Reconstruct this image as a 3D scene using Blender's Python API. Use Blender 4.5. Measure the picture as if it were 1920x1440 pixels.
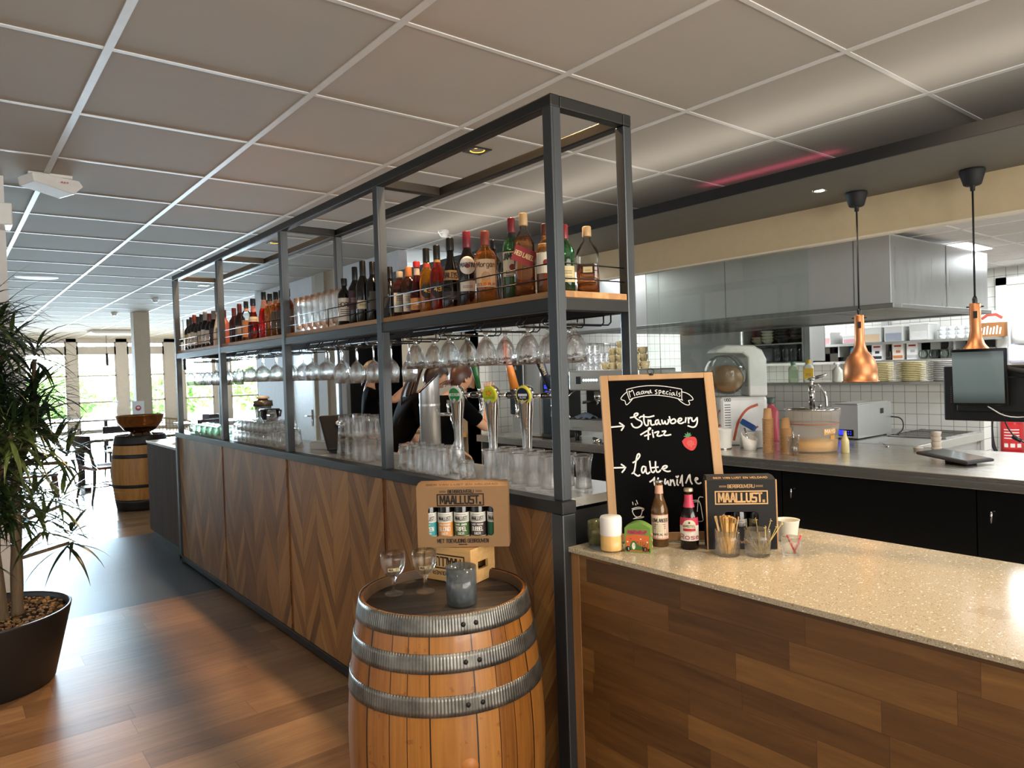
import bpy, bmesh, math, random
from mathutils import Vector, Matrix, Quaternion
PI = math.pi
R = random.Random(11)
SC = bpy.context.scene
COL = SC.collection
for _o in list(bpy.data.objects): bpy.data.objects.remove(_o)

def lin(h):
    h = h.lstrip('#'); c = [int(h[i:i+2], 16)/255 for i in (0, 2, 4)]
    return tuple(x/12.92 if x <= .04045 else ((x+.055)/1.055)**2.4 for x in c) + (1,)

# ---------------------------------------------------------------- camera
cd = bpy.data.cameras.new('camera'); cam = bpy.data.objects.new('camera', cd); COL.objects.link(cam)
cd.sensor_width = 36; cd.lens = 36*1348.75/1920; cd.clip_start = .02; cd.clip_end = 300
_a, _b, _c = math.radians(38.5096), math.radians(-1.0414), math.radians(-1.8488)
_f = Vector((math.sin(_a)*math.cos(_b), math.cos(_a)*math.cos(_b), math.sin(_b)))
_r = Vector((math.cos(_a), -math.sin(_a), 0)); _u = _r.cross(_f)
_r2 = _r*math.cos(_c)+_u*math.sin(_c); _u2 = _u*math.cos(_c)-_r*math.sin(_c)
_m = Matrix((_r2, _u2, -_f)).transposed().to_4x4(); _m.translation = (0, 0, 1.67)
cam.matrix_world = _m; SC.camera = cam
# ---------------------------------------------------------------- exposure
SC.view_settings.view_transform = 'Standard'; SC.view_settings.look = 'None'
SC.view_settings.exposure = 0.6; SC.view_settings.gamma = 1.0; SC.view_settings.use_curve_mapping = False
# ---------------------------------------------------------------- daylight
W = bpy.data.worlds.new('sky'); SC.world = W; W.use_nodes = True
_bg = W.node_tree.nodes['Background']
_bg.inputs['Color'].default_value = (.80, .92, 1.0, 1); _bg.inputs['Strength'].default_value = 18.0
CY = SC.cycles
CY.max_bounces = 12; CY.transmission_bounces = 12; CY.transparent_max_bounces = 24; CY.glossy_bounces = 5; CY.diffuse_bounces = 4
CY.sample_clamp_indirect = 4.0; CY.blur_glossy = 0.5
LIGHTS = []
def lamp(kind, name, loc, power, color, aim=None, **k):
    d = bpy.data.lights.new(name, kind); d.energy = power; d.color = color
    for a, b in k.items():
        if a != 'portal': setattr(d, a, b)
    o = bpy.data.objects.new(name, d); COL.objects.link(o); o.location = loc
    if aim is not None:
        o.rotation_euler = (Vector(aim)-Vector(loc)).to_track_quat('-Z', 'Y').to_euler()
    if k.get('portal'): d.cycles.is_portal = True
    return o
WARM = (1.0, .62, .30); SOFT = (1.0, .80, .58); COOL = (.93, .97, 1.0)
# daylight enters by the far window wall
lamp('AREA', 'window_daylight', (4.6, 28.2, 1.8), 1700, (.62, .83, 1.0), aim=(3.0, 14, -3.0), shape='RECTANGLE', size=9.5, size_y=2.2, spread=1.2)
# warm spots added over the bar, without fittings; the built downlights sit elsewhere
DOWN = [(1.92, 2.55), (1.92, 5.15), (1.92, 6.55)]
for x, y in DOWN:
    lamp('SPOT', 'bar_warm_spot', (x, y, 3.225), 120, WARM, aim=(x, y, 0), spot_size=math.radians(105), spot_blend=.6, shadow_soft_size=.03)
# fill light added from assumed, unseen windows behind the camera and at left
lamp('AREA', 'rear_fill', (2.2, -4.3, 1.9), 340, (1.0, .95, .88), aim=(2.6, 6, 1.9), shape='RECTANGLE', size=6.4, size_y=2.3)
lamp('AREA', 'side_fill', (-4.35, 4.5, 1.6), 30, (.92, .96, 1.0), aim=(4, 4.5, 1.6), shape='RECTANGLE', size=7.0, size_y=2.0)
for x, y, p in ((2.15, .55, 70), (-.6, 1.2, 60), (-.8, 4.4, 60), (.6, -1.2, 40), (2.3, -1.5, 40)):
    lamp('SPOT', 'room_downlight_lamp', (x, y, 3.22), p, SOFT, aim=(x, y, 0), spot_size=math.radians(110), spot_blend=.6, shadow_soft_size=.05)
# added fill light on the kitchen box washing the ceiling, and the pink cove
lamp('AREA', 'ceiling_fill_lamp', (4.35, 2.6, 2.82), 13, (1.0, .92, .82), shape='RECTANGLE', size=.06, size_y=9.4).rotation_euler = (PI, 0, 0)
lamp('AREA', 'cove_lamp_pink', (5.35, 3.3, 3.17), .25, (1.0, .12, .25), shape='RECTANGLE', size=.03, size_y=1.2).rotation_euler = (PI, 0, 0)
# kitchen strip lights; the last one is added to brighten the hood front
for x, y, p in ((6.4, .5, 60), (8.0, 2.4, 38), (8.0, 5.2, 45), (5.0, 5.0, 9)):
    lamp('AREA', 'kitchen_panel_lamp', (x, y, 2.585), p, COOL, aim=(x, y, 0), shape='RECTANGLE', size=1.1, size_y=.5)
lamp('SPOT', 'pass_downlight_lamp', (4.30, 2.29, 2.705), 14, SOFT, aim=(4.35, 2.29, 0), spot_size=math.radians(110), spot_blend=.5, shadow_soft_size=.02)
lamp('SPOT', 'aisle_fill_spot', (3.35, 4.6, 3.22), 45, SOFT, aim=(3.4, 4.8, 0), spot_size=math.radians(120), spot_blend=.6, shadow_soft_size=.05)  # aisle spots added to bounce light up to the ceiling
lamp('SPOT', 'aisle_fill_spot', (3.4, 1.2, 3.22), 60, SOFT, aim=(3.3, 1.6, 0), spot_size=math.radians(120), spot_blend=.6, shadow_soft_size=.05)
lamp('SPOT', 'far_downlight_lamp', (3.0, 8.2, 3.22), 50, SOFT, aim=(3.4, 8.2, 0), spot_size=math.radians(120), spot_blend=.6, shadow_soft_size=.05)
# handwriting on the chalkboard: stroke points in millimetres on the board
THIN=[[98,561,132,569,168,573,202,573,240,569,281,561,304,555],[304,555,302,532,301,515,304,512],[107,519,117,526,154,533,187,536,212,535,253,529,285,520,304,512],[98,561,101,539,107,519],[98,551,83,539,71,523,90,518,90,508,93,499,107,511,118,524],[304,545,322,540,337,528,345,514,336,511,324,511,328,504,329,493,314,494,299,505,288,517],[110,531,105,557,113,549,120,562,127,535],[145,549,138,550,132,541,136,537,144,544,145,549,144,541,148,540],[162,552,155,553,150,545,154,540,161,547,162,552,161,544,164,543],[167,552,169,543,170,550,175,553,176,546,178,543],[187,552,180,552,178,546,181,542,187,548,188,559,188,546,192,544],[212,556,205,554,205,551,211,546,211,541,204,541],[219,554,218,534],[219,552,225,554,227,548,223,543,219,544],[231,546,240,546,238,552,232,549,232,540,241,539],[253,548,247,548,244,541,248,537,253,538],[259,544,258,534],[261,553,262,552],[274,543,266,542,263,535,267,532,274,538,274,543,275,533,278,532],[286,548,283,533,286,530],[297,541,292,540,292,536,296,533,296,528,291,527],[86,116,106,122,122,119,122,116,105,116,87,113,87,104,94,90,103,86,116,90,121,102,123,118],[123,118,129,116,127,110,122,107],[89,81,103,86,129,88,121,83,102,82,89,81],[90,140,91,131],[100,134,101,129],[104,146,108,133],[344,150,329,153,324,134,318,100],[307,140,332,140,335,81,337,65,319,65],[310,134,329,136]]
THICK=[[105,452,118,454,130,459,135,466,129,469,120,465,119,456,129,444,145,437,146,426,138,417,125,412,112,416,107,429],[138,450,146,456,156,454,172,451,192,456],[155,461,154,448,154,433,158,421,165,419,168,424],[170,441,168,422],[169,434,180,442,178,427,181,420,191,423],[206,440,197,438,195,427,200,421,207,431,208,440,209,424,214,423],[220,439,221,424,228,426,232,437,232,424,239,422,245,432,244,440],[249,451,251,438,252,426,260,424,270,428,271,438,264,443,253,435],[277,432,291,434,295,442,287,445,279,437,280,426,291,423,300,428],[310,445,306,428],[318,445,318,425],[319,438,326,445],[331,444,331,431,339,430,349,442],[351,444,351,428,344,412,332,407,315,414],[138,386,158,398,173,404,177,410,171,411,167,404,166,386,164,368],[152,381,173,387],[182,401,183,400],[182,394,184,375],[190,392,207,398,200,386,197,380,206,378,217,382],[218,396,233,398,224,388,222,382,232,380,248,383],[32,418,79,421],[63,433,80,421,68,405],[29,266,74,266],[59,278,75,266,60,249],[102,283,115,290,129,305,128,316,120,313,114,293,108,264,103,247,96,243,100,247,110,237,117,233,123,237],[147,265,136,270,130,254,134,242,142,250,148,265,146,248,151,239,160,246],[163,286,164,263,166,247,174,244,178,251],[184,284,182,262,185,245,194,246,199,252],[167,262,192,264],[204,257,221,259,226,267,216,269,206,262,211,252,224,246,234,248],[158,211,172,220,176,228,173,209,176,191,189,224],[214,219,210,204,214,200,223,215,223,203,226,197],[233,216,231,196],[233,207,242,218,244,205,246,195],[257,216,254,199,259,196],[254,228,258,223,262,229],[266,204,277,236,274,213,275,193],[287,203,305,239,303,212,309,199],[320,212,332,215,330,221,322,220,323,204,332,198,341,202]]
BERRY=[(287.2, 357.1), (301.4, 371.9), (323.0, 373.4), (339.8, 370.7), (342.8, 348.8), (333.4, 327.4), (319.9, 319.2), (305.7, 326.1), (292.0, 339.5)]
LEAF=[(309.7, 369.5), (293.1, 374.4), (302.9, 378.4), (299.3, 386.0), (307.6, 382.7), (309.8, 392.3), (315.4, 383.7), (320.1, 388.9), (320.6, 380.1), (325.6, 379.0)]
# ================================================================ helpers
class MB:
    """collects geometry; build() links it as ONE mesh object"""
    def __init__(s): s.v = []; s.f = []; s.m = []; s.sm = []
    def add(s, vs, fs, mi=0, sm=False, X=None):
        b = len(s.v)
        s.v += [tuple(X @ Vector(p)) for p in vs] if X is not None else [tuple(p) for p in vs]
        for f in fs: s.f.append([i+b for i in f]); s.m.append(mi); s.sm.append(sm)
        return s
    def box(s, x0, y0, z0, x1, y1, z1, mi=0, X=None):
        vs = [(x, y, z) for x in (x0, x1) for y in (y0, y1) for z in (z0, z1)]
        return s.add(vs, [(0, 1, 3, 2), (4, 6, 7, 5), (0, 4, 5, 1), (2, 3, 7, 6), (0, 2, 6, 4), (1, 5, 7, 3)], mi, False, X)
    def lathe(s, prof, seg=24, c=(0, 0, 0), mi=0, X=None, sm=True, n=2, rip=None, a0=0., a1=2*PI):
        """prof: (r, z[, squareness]); rip(theta, z) scales the radius"""
        vs = []; rings = []; full = abs(a1-a0-2*PI) < 1e-6; cnt = seg if full else seg+1
        for p in prof:
            r, z = p[0], p[1]; nn = p[2] if len(p) > 2 else n
            if r < 1e-6: rings.append([len(vs)]); vs.append((c[0], c[1], c[2]+z)); continue
            ring = []
            for k in range(cnt):
                t = a0+(a1-a0)*k/seg; ct, st = math.cos(t), math.sin(t)
                rr = r if nn == 2 else r/(abs(ct)**nn+abs(st)**nn)**(1/nn)
                if rip: rr *= rip(t, z)
                ring.append(len(vs)); vs.append((c[0]+rr*ct, c[1]+rr*st, c[2]+z))
            rings.append(ring)
        fs = []
        for A, B in zip(rings, rings[1:]):
            m = seg
            for k in range(m):
                k2 = (k+1) % cnt if full else k+1
                if len(A) == 1 and len(B) == 1: continue
                if len(A) == 1: fs.append((A[0], B[k2], B[k]))
                elif len(B) == 1: fs.append((A[k], A[k2], B[0]))
                else: fs.append((A[k], A[k2], B[k2], B[k]))
        return s.add(vs, fs, mi, sm, X)
    def tube(s, pts, r, seg=8, mi=0, closed=False, X=None, sm=True):
        P = [Vector(p) for p in pts]; n = len(P); rs = r if isinstance(r, (list, tuple)) else [r]*n
        T = []
        for i in range(n):
            a = P[(i-1) % n] if closed or i else P[0]; b = P[(i+1) % n] if closed or i < n-1 else P[-1]
            T.append((b-a).normalized() if (b-a).length > 1e-9 else Vector((0, 0, 1)))
        N = T[0].orthogonal().normalized(); vs = []
        for i in range(n):
            if i:
                q = T[i-1].rotation_difference(T[i]); N = (q @ N)
                N = (N-T[i]*N.dot(T[i])).normalized()
            Bn = T[i].cross(N)
            for k in range(seg):
                t = 2*PI*k/seg; vs.append(P[i]+(N*math.cos(t)+Bn*math.sin(t))*rs[i])
        fs = []
        for i in range(n if closed else n-1):
            j = (i+1) % n
            for k in range(seg): fs.append((i*seg+k, i*seg+(k+1) % seg, j*seg+(k+1) % seg, j*seg+k))
        if not closed: fs += [tuple(range(seg))[::-1], tuple((n-1)*seg+k for k in range(seg))]
        return s.add(vs, fs, mi, sm, X)
    def prism(s, poly, z0, z1, mi=0, X=None, sm=False):
        n = len(poly); vs = [(x, y, z0) for x, y in poly]+[(x, y, z1) for x, y in poly]
        fs = [tuple(range(n))[::-1], tuple(range(n, 2*n))]+[(k, (k+1) % n, n+(k+1) % n, n+k) for k in range(n)]
        return s.add(vs, fs, mi, sm, X)
    def ribbon(s, pts, w, mp, mi=0, lift=.0005, sub=0):
        """flat mitred stroke laid on a surface by mp(x, y, lift)"""
        P = [Vector((a, b)) for a, b in pts]
        if sub:
            Q = [P[0]]
            for a, b in zip(P, P[1:]):
                k = max(1, int((b-a).length/sub+.99)); Q += [a+(b-a)*(i/k) for i in range(1, k+1)]
            P = Q
        if len(P) < 2: return s
        n = len(P); cl = (P[0]-P[-1]).length < 1e-7 and n > 3; vs = []
        for i in range(n):
            a = (P[i]-P[i-1]) if i else ((P[i]-P[n-2]) if cl else P[1]-P[0])
            b = (P[i+1]-P[i]) if i < n-1 else ((P[1]-P[i]) if cl else P[i]-P[i-1])
            if a.length < 1e-9: a = b
            if b.length < 1e-9: b = a
            if a.length < 1e-9: a = b = Vector((1, 0))
            na = Vector((-a.y, a.x)).normalized(); nb = Vector((-b.y, b.x)).normalized()
            m = (na+nb); m = m.normalized() if m.length > 1e-4 else na
            k = w/2/max(.45, m.dot(na))
            e = Vector((0, 0))
            if not cl and i == 0: e = -a.normalized()*w*.35
            if not cl and i == n-1: e = b.normalized()*w*.35
            for sg in (1, -1): q = P[i]+m*k*sg+e; vs.append(mp(q.x, q.y, lift))
        s.add(vs, [(2*i, 2*i+1, 2*i+3, 2*i+2) for i in range(n-1)], mi)
        return s
    def build(s, name, mats, parent=None, loc=None, rot=None, bev=0, bseg=2):
        me = bpy.data.meshes.new(name); me.from_pydata(s.v, [], s.f)
        for m in (mats if isinstance(mats, (list, tuple)) else [mats]): me.materials.append(m)
        me.polygons.foreach_set('material_index', s.m); me.polygons.foreach_set('use_smooth', s.sm); me.update()
        o = bpy.data.objects.new(name, me); COL.objects.link(o)
        if parent is not None: o.parent = parent
        if loc is not None: o.location = loc
        if rot is not None: o.rotation_euler = rot
        if bev:
            b = o.modifiers.new('bevel', 'BEVEL'); b.width = bev; b.segments = bseg; b.limit_method = 'ANGLE'; b.angle_limit = math.radians(40)
        return o

def tag(o, label, cat, group=None, kind=None):
    if label: o['label'] = label
    if cat: o['category'] = cat
    if group: o['group'] = group
    if kind: o['kind'] = kind
    return o
def thing(name, label, cat, loc=(0, 0, 0), rz=0, group=None, rot=None):
    o = bpy.data.objects.new(name, None); COL.objects.link(o); o.empty_display_size = .05
    o.location = loc; o.rotation_euler = rot if rot is not None else (0, 0, rz)
    return tag(o, label, cat, group)
def struct(o): o['kind'] = 'structure'; return o
def dup(root, loc, rz=0, label=None, group=None, scale=None):
    r = root.copy(); COL.objects.link(r); r.location = loc; r.rotation_euler = (0, 0, rz)
    if label: r['label'] = label
    if group: r['group'] = group
    if scale: r.scale = scale
    for ch in KIDS.get(root.name, ()):
        c = ch.copy(); COL.objects.link(c); c.parent = r
        for g in KIDS.get(ch.name, ()):
            d = g.copy(); COL.objects.link(d); d.parent = c
    return r
KIDS = {}
def reg(root):
    """remember the children of a prototype (quicker than scanning the scene for every copy)"""
    KIDS[root.name] = [o for o in bpy.data.objects if o.parent == root]
    for c in KIDS[root.name]: KIDS[c.name] = [o for o in bpy.data.objects if o.parent == c]
    return root
def T3(x, y, z, rz=0, rx=0, ry=0): return Matrix.Translation((x, y, z)) @ Matrix.Rotation(rz, 4, 'Z') @ Matrix.Rotation(rx, 4, 'X') @ Matrix.Rotation(ry, 4, 'Y')
def ell(k, n=12, a0=0., a1=2*PI): return [(k[0]+k[2]*math.cos(a0+(a1-a0)*i/n), k[1]+k[3]*math.sin(a0+(a1-a0)*i/n)) for i in range(n+1)]
def smooth(pts, it=2):
    for _ in range(it):
        q = [pts[0]]
        for a, b in zip(pts, pts[1:]):
            q += [tuple(.75*u+.25*v for u, v in zip(a, b)), tuple(.25*u+.75*v for u, v in zip(a, b))]
        pts = q+[pts[-1]]
    return pts
def flat(X): return lambda x, y, l: X @ Vector((x, -l, y))          # writing on a face that looks to -Y of X
def cyl(r, X=None, z0=0, a0=-PI/2):                                   # writing around a bottle
    def m(x, y, l):
        t = a0+x/r; p = Vector(((r+l)*math.cos(t), (r+l)*math.sin(t), z0+y)); return X @ p if X is not None else p
    return m
# stroke alphabet, cells 4 wide and 6 high
FONT = {k: [[tuple(map(float, p.split(','))) for p in st.split()] for st in v.split('|')] for k, v in {
 'A': '0,0 1.6,6 2.4,6 4,0|.55,2 3.45,2', 'B': '0,0 0,6 3,6 3.7,5.3 3.7,3.7 3,3 0,3|3,3 4,2.2 4,.8 3.2,0 0,0', 'C': '4,5 3,6 1,6 0,5 0,1 1,0 3,0 4,1',
 'D': '0,0 0,6 3,6 4,5 4,1 3,0 0,0', 'E': '4,6 0,6 0,0 4,0|0,3 3.2,3', 'F': '4,6 0,6 0,0|0,3 3.2,3', 'G': '4,5 3,6 1,6 0,5 0,1 1,0 4,0 4,3 2.3,3',
 'H': '0,0 0,6|4,0 4,6|0,3 4,3', 'I': '0,0 0,6', 'J': '0,1 .8,0 3,0 4,1 4,6', 'K': '0,0 0,6|4,6 0,2.6|1.2,3.6 4,0', 'L': '0,6 0,0 3.6,0',
 'M': '0,0 0,6 .6,6 2.5,1.6 4.4,6 5,6 5,0', 'N': '0,0 0,6 .6,6 3.4,0 4,0 4,6', 'O': '1,0 0,1 0,5 1,6 3,6 4,5 4,1 3,0 1,0', 'P': '0,0 0,6 3,6 4,5 4,3.6 3,2.6 0,2.6',
 'Q': '1,0 0,1 0,5 1,6 3,6 4,5 4,1 3,0 1,0|2.5,1.5 4.2,-.5', 'R': '0,0 0,6 3,6 4,5 4,3.8 3,2.8 0,2.8|2.4,2.8 4,0', 'S': '4,5.6 4,6 .4,6 0,5.6 0,3.4 .4,3 3.6,3 4,2.6 4,.4 3.6,0 0,0 0,.4',
 'T': '0,6 4,6|2,6 2,0', 'U': '0,6 0,1 1,0 3,0 4,1 4,6', 'V': '0,6 2,0 4,6', 'W': '0,6 1.2,0 2.5,4 3.8,0 5,6', 'X': '0,0 4,6|0,6 4,0', 'Y': '0,6 2,3 4,6|2,3 2,0', 'Z': '0,6 4,6 0,0 4,0',
 '0': '1,0 0,1 0,5 1,6 3,6 4,5 4,1 3,0 1,0', '1': '.6,5 2,6 2,0', '2': '0,5 1,6 3,6 4,5 4,3.8 0,0 4,0', '3': '0,5.4 .6,6 3.4,6 4,5.4 4,3.6 3.2,3 1,3|3.2,3 4,2.4 4,.6 3.4,0 .6,0 0,.6',
 '4': '3,0 3,6 0,2 4,2', '5': '4,6 0,6 0,3.3 3,3.3 4,2.4 4,1 3,0 0,0', '6': '4,5.4 3,6 1,6 0,5 0,1 1,0 3,0 4,1 4,2.4 3,3.2 0,3.2', '8': '1,3 0,4 0,5.2 1,6 3,6 4,5.2 4,4 3,3 1,3 0,2 0,.8 1,0 3,0 4,.8 4,2 3,3',
 '.': '0,0 .7,0 .7,.7 0,.7 0,0', '-': '.4,3 3,3', '%': '0,0 4,6|0,6 1,6 1,5 0,5 0,6|3,1 4,1 4,0 3,0 3,1', 'x': '0,0 3.2,4|0,4 3.2,0', '>': '0,0 2,3 0,6', '<': '2,0 0,3 2,6',
 'a': '3.2,4 1,4 0,3 0,1 1,0 2.2,0 3.2,1.2|3.2,4 3.2,.6 3.8,0', 'r': '0,4 0,0|0,2.6 1.2,4 2.6,4', 'g': '3.2,4 1,4 0,3 0,1 1,0 3.2,.8|3.2,4 3.2,-1.4 2.2,-2 .4,-1.8', 'o': '1,0 0,1 0,3 1,4 2.4,4 3.4,3 3.4,1 2.4,0 1,0', 'n': '0,4 0,0|0,3 1.2,4 2.6,4 3.2,3.2 3.2,0',
 's': '3,3.6 2.2,4 .6,4 0,3.4 .4,2.4 2.6,1.7 3,1 2.4,0 .8,0 0,.5', 'e': '0,2.2 3.2,2.2 3.2,3 2.4,4 1,4 0,3 0,1 1,0 2.6,0 3.2,.7', 'l': '0,6 0,0', 'i': '0,4 0,0|0,5.4 0,5.8', 'f': '2.6,5.6 1.8,6 1,5.4 1,0|0,4 2.4,4', 'm': '0,4 0,0|0,3 1.4,4 2.2,3.4 2.2,0|2.2,3 3.6,4 4.4,3.4 4.4,0',
}.items()}
def text(mb, st, h, mp, mi=0, wt=.16, gap=1.5, sub=0, lift=.0006, width=None, ox=0, oy=0, center=True):
    """lay stroke lettering of cap height h, centred on (ox, oy) at its foot line"""
    k = h/6; adv = []; x = 0
    for ch in st:
        if ch == ' ': adv.append(x); x += 3.2; continue
        G = FONT.get(ch) or FONT.get(ch.upper()); wch = max(p[0] for q in G for p in q); adv.append(x); x += wch+gap
    x -= gap; sx = (width/(x*k)) if width else 1.; o = -x*k*sx/2 if center else 0
    for ch, a in zip(st, adv):
        if ch == ' ': continue
        for q in (FONT.get(ch) or FONT.get(ch.upper())):
            mb.ribbon([(ox+o+(a+p[0])*k*sx, oy+p[1]*k) for p in q], h*wt, mp, mi, lift, sub)
    return x*k*sx
def rect(mb, x0, y0, x1, y1, mp, mi=0, lift=.0004, nx=1, ny=1):
    vs = [mp(x0+(x1-x0)*i/nx, y0+(y1-y0)*j/ny, lift) for i in range(nx+1) for j in range(ny+1)]
    mb.add(vs, [(i*(ny+1)+j, (i+1)*(ny+1)+j, (i+1)*(ny+1)+j+1, i*(ny+1)+j+1) for i in range(nx) for j in range(ny)], mi)
def blob(mb, pts, mp, mi=0, lift=.0005):
    cx = sum(p[0] for p in pts)/len(pts); cy = sum(p[1] for p in pts)/len(pts); n = len(pts)
    K = 5; vs = [mp(cx, cy, lift)]+[mp(cx+(a-cx)*k/K, cy+(b-cy)*k/K, lift) for k in range(1, K+1) for a, b in pts]
    mb.add(vs, [(0, 1+i, 1+(i+1) % n) for i in range(n)]+[(1+k*n+i, 1+(k+1)*n+i, 1+(k+1)*n+(i+1) % n, 1+k*n+(i+1) % n) for k in range(K-1) for i in range(n)], mi)

# ================================================================ materials
class G:
    def __init__(s, name):
        s.m = bpy.data.materials.new(name); s.m.use_nodes = True; s.t = s.m.node_tree; s.N = s.t.nodes; s.L = s.t.links
        s.bs = s.N['Principled BSDF']; s.out = s.N['Material Output']
        s.co = s.N.new('ShaderNodeTexCoord').outputs['Object']; s.geo = None
    def put(s, sock, v):
        if isinstance(v, bpy.types.NodeSocket): s.L.new(v, sock)
        elif v is not None: sock.default_value = v
    def math(s, op, a, b=None, c=None):
        n = s.N.new('ShaderNodeMath'); n.operation = op
        for i, v in enumerate((a, b, c)): s.put(n.inputs[i], v)
        return n.outputs[0]
    def sep(s, v=None):
        n = s.N.new('ShaderNodeSeparateXYZ'); s.put(n.inputs[0], v if v is not None else s.co); return n.outputs
    def comb(s, x=0., y=0., z=0.):
        n = s.N.new('ShaderNodeCombineXYZ')
        for i, v in enumerate((x, y, z)): s.put(n.inputs[i], v)
        return n.outputs[0]
    def scale(s, v, sc):
        n = s.N.new('ShaderNodeVectorMath'); n.operation = 'MULTIPLY'; s.put(n.inputs[0], v); n.inputs[1].default_value = sc; return n.outputs[0]
    def addv(s, v, w):
        n = s.N.new('ShaderNodeVectorMath'); n.operation = 'ADD'; s.put(n.inputs[0], v); s.put(n.inputs[1], w); return n.outputs[0]
    def noise(s, v=None, scale=5., detail=3., rough=.55, dist=0.):
        n = s.N.new('ShaderNodeTexNoise'); s.put(n.inputs['Vector'], v if v is not None else s.co)
        for k, x in (('Scale', scale), ('Detail', detail), ('Roughness', rough), ('Distortion', dist)): n.inputs[k].default_value = x
        return n.outputs[0]
    def white(s, v):
        n = s.N.new('ShaderNodeTexWhiteNoise'); n.noise_dimensions = '3D'; s.put(n.inputs['Vector'], v); return n.outputs['Value']
    def vor(s, v=None, scale=5., feat='F1'):
        n = s.N.new('ShaderNodeTexVoronoi'); n.feature = feat; s.put(n.inputs['Vector'], v if v is not None else s.co); n.inputs['Scale'].default_value = scale; return n.outputs
    def ramp(s, f, stops, const=False):
        n = s.N.new('ShaderNodeValToRGB'); s.put(n.inputs[0], f); r = n.color_ramp
        if const: r.interpolation = 'CONSTANT'
        while len(r.elements) < len(stops): r.elements.new(.5)
        for e, (p, c) in zip(r.elements, stops): e.position = p; e.color = lin(c) if isinstance(c, str) else (c, c, c, 1)
        return n.outputs[0]
    def mix(s, f, a, b, mode='MIX'):
        n = s.N.new('ShaderNodeMix'); n.data_type = 'RGBA'; n.blend_type = mode
        s.put(n.inputs[0], f); s.put(n.inputs[6], lin(a) if isinstance(a, str) else a); s.put(n.inputs[7], lin(b) if isinstance(b, str) else b); return n.outputs[2]
    def bump(s, h, st=.2, d=.01):
        n = s.N.new('ShaderNodeBump'); n.inputs['Strength'].default_value = st; n.inputs['Distance'].default_value = d; s.put(n.inputs['Height'], h); s.L.new(n.outputs[0], s.bs.inputs['Normal'])
    def set(s, **k):
        names = dict(color='Base Color', rough='Roughness', metal='Metallic', ior='IOR', trans='Transmission Weight', coat='Coat Weight', coatr='Coat Roughness', spec='Specular IOR Level', emit='Emission Color', es='Emission Strength', alpha='Alpha', sss='Subsurface Weight', sheen='Sheen Weight', aniso='Anisotropic')
        for a, v in k.items():
            s.put(s.bs.inputs[names[a]], lin(v) if isinstance(v, str) else v)
        return s.m
_PC = {}
def P(hexc, rough=.5, metal=0., coat=0., name=None, emit=0., spec=None):
    key = (hexc, rough, metal, coat, emit, spec)
    if key in _PC: return _PC[key]
    g = G(name or 'paint_'+hexc); n = g.noise(scale=14., detail=3.)
    g.set(color=g.mix(g.math('MULTIPLY', n, .16), hexc, '#000000') if not emit else hexc, rough=rough, metal=metal, coat=coat)
    if emit: g.set(emit=hexc, es=emit)
    if spec is not None: g.set(spec=spec)
    _PC[key] = g.m; return g.m
def thin_glass(name, tint='#ffffff', refl=1.0, mixT=.0):
    """flat pane: straight-through transmission with a Fresnel reflection"""
    g = G(name); tr = g.N.new('ShaderNodeBsdfTransparent'); tr.inputs[0].default_value = lin(tint)
    gl = g.N.new('ShaderNodeBsdfGlossy'); gl.inputs['Roughness'].default_value = .02
    fr = g.N.new('ShaderNodeFresnel'); fr.inputs[0].default_value = 1.45
    mx = g.N.new('ShaderNodeMixShader'); g.L.new(g.math('MULTIPLY', fr.outputs[0], refl), mx.inputs[0])
    g.L.new(tr.outputs[0], mx.inputs[1]); g.L.new(gl.outputs[0], mx.inputs[2]); g.L.new(mx.outputs[0], g.out.inputs[0]); return g.m
def ware_glass(name, tint='#ffffff', clear=.25, rough=0.):
    """drinking-glass: refracting glass, part of the light passing straight"""
    g = G(name); a = g.N.new('ShaderNodeBsdfGlass'); a.inputs['IOR'].default_value = 1.45; a.inputs['Roughness'].default_value = rough; a.inputs['Color'].default_value = lin(tint)
    tr = g.N.new('ShaderNodeBsdfTransparent'); tr.inputs[0].default_value = lin(tint)
    mx = g.N.new('ShaderNodeMixShader'); mx.inputs[0].default_value = clear
    g.L.new(a.outputs[0], mx.inputs[1]); g.L.new(tr.outputs[0], mx.inputs[2]); g.L.new(mx.outputs[0], g.out.inputs[0]); return g.m
def tinted(name, tint, body, k=.45):
    """cloudy coloured glass: see-through, with a mottled skin and a sheen"""
    g = G(name); n = g.noise(scale=60., detail=4.); g.set(color=body, rough=.12, coat=.5)
    tr = g.N.new('ShaderNodeBsdfTransparent'); tr.inputs[0].default_value = lin(tint); mx = g.N.new('ShaderNodeMixShader')
    g.L.new(g.math('MULTIPLY_ADD', n, .8, k-.4), mx.inputs[0]); g.L.new(tr.outputs[0], mx.inputs[1]); g.L.new(g.bs.outputs[0], mx.inputs[2]); g.L.new(mx.outputs[0], g.out.inputs[0]); return g.m
def bottle_glass(hexc, name=None, rough=.03):
    key = ('bg', hexc)
    if key in _PC: return _PC[key]
    g = G(name or 'bottle_glass_'+hexc); n = g.noise(scale=9.)
    g.set(color=g.mix(g.math('MULTIPLY', n, .1), hexc, '#ffffff'), rough=rough, trans=.9, ior=1.38); _PC[key] = g.m; return g.m
def dark_glass(hexc):
    key = ('dg', hexc)
    if key in _PC: return _PC[key]
    g = G('dark_glass_'+hexc); n = g.noise(scale=6.); g.set(color=g.mix(g.math('MULTIPLY', n, .3), hexc, '#000000'), rough=.10, coat=.0, spec=.45); _PC[key] = g.m; return g.m

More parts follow.
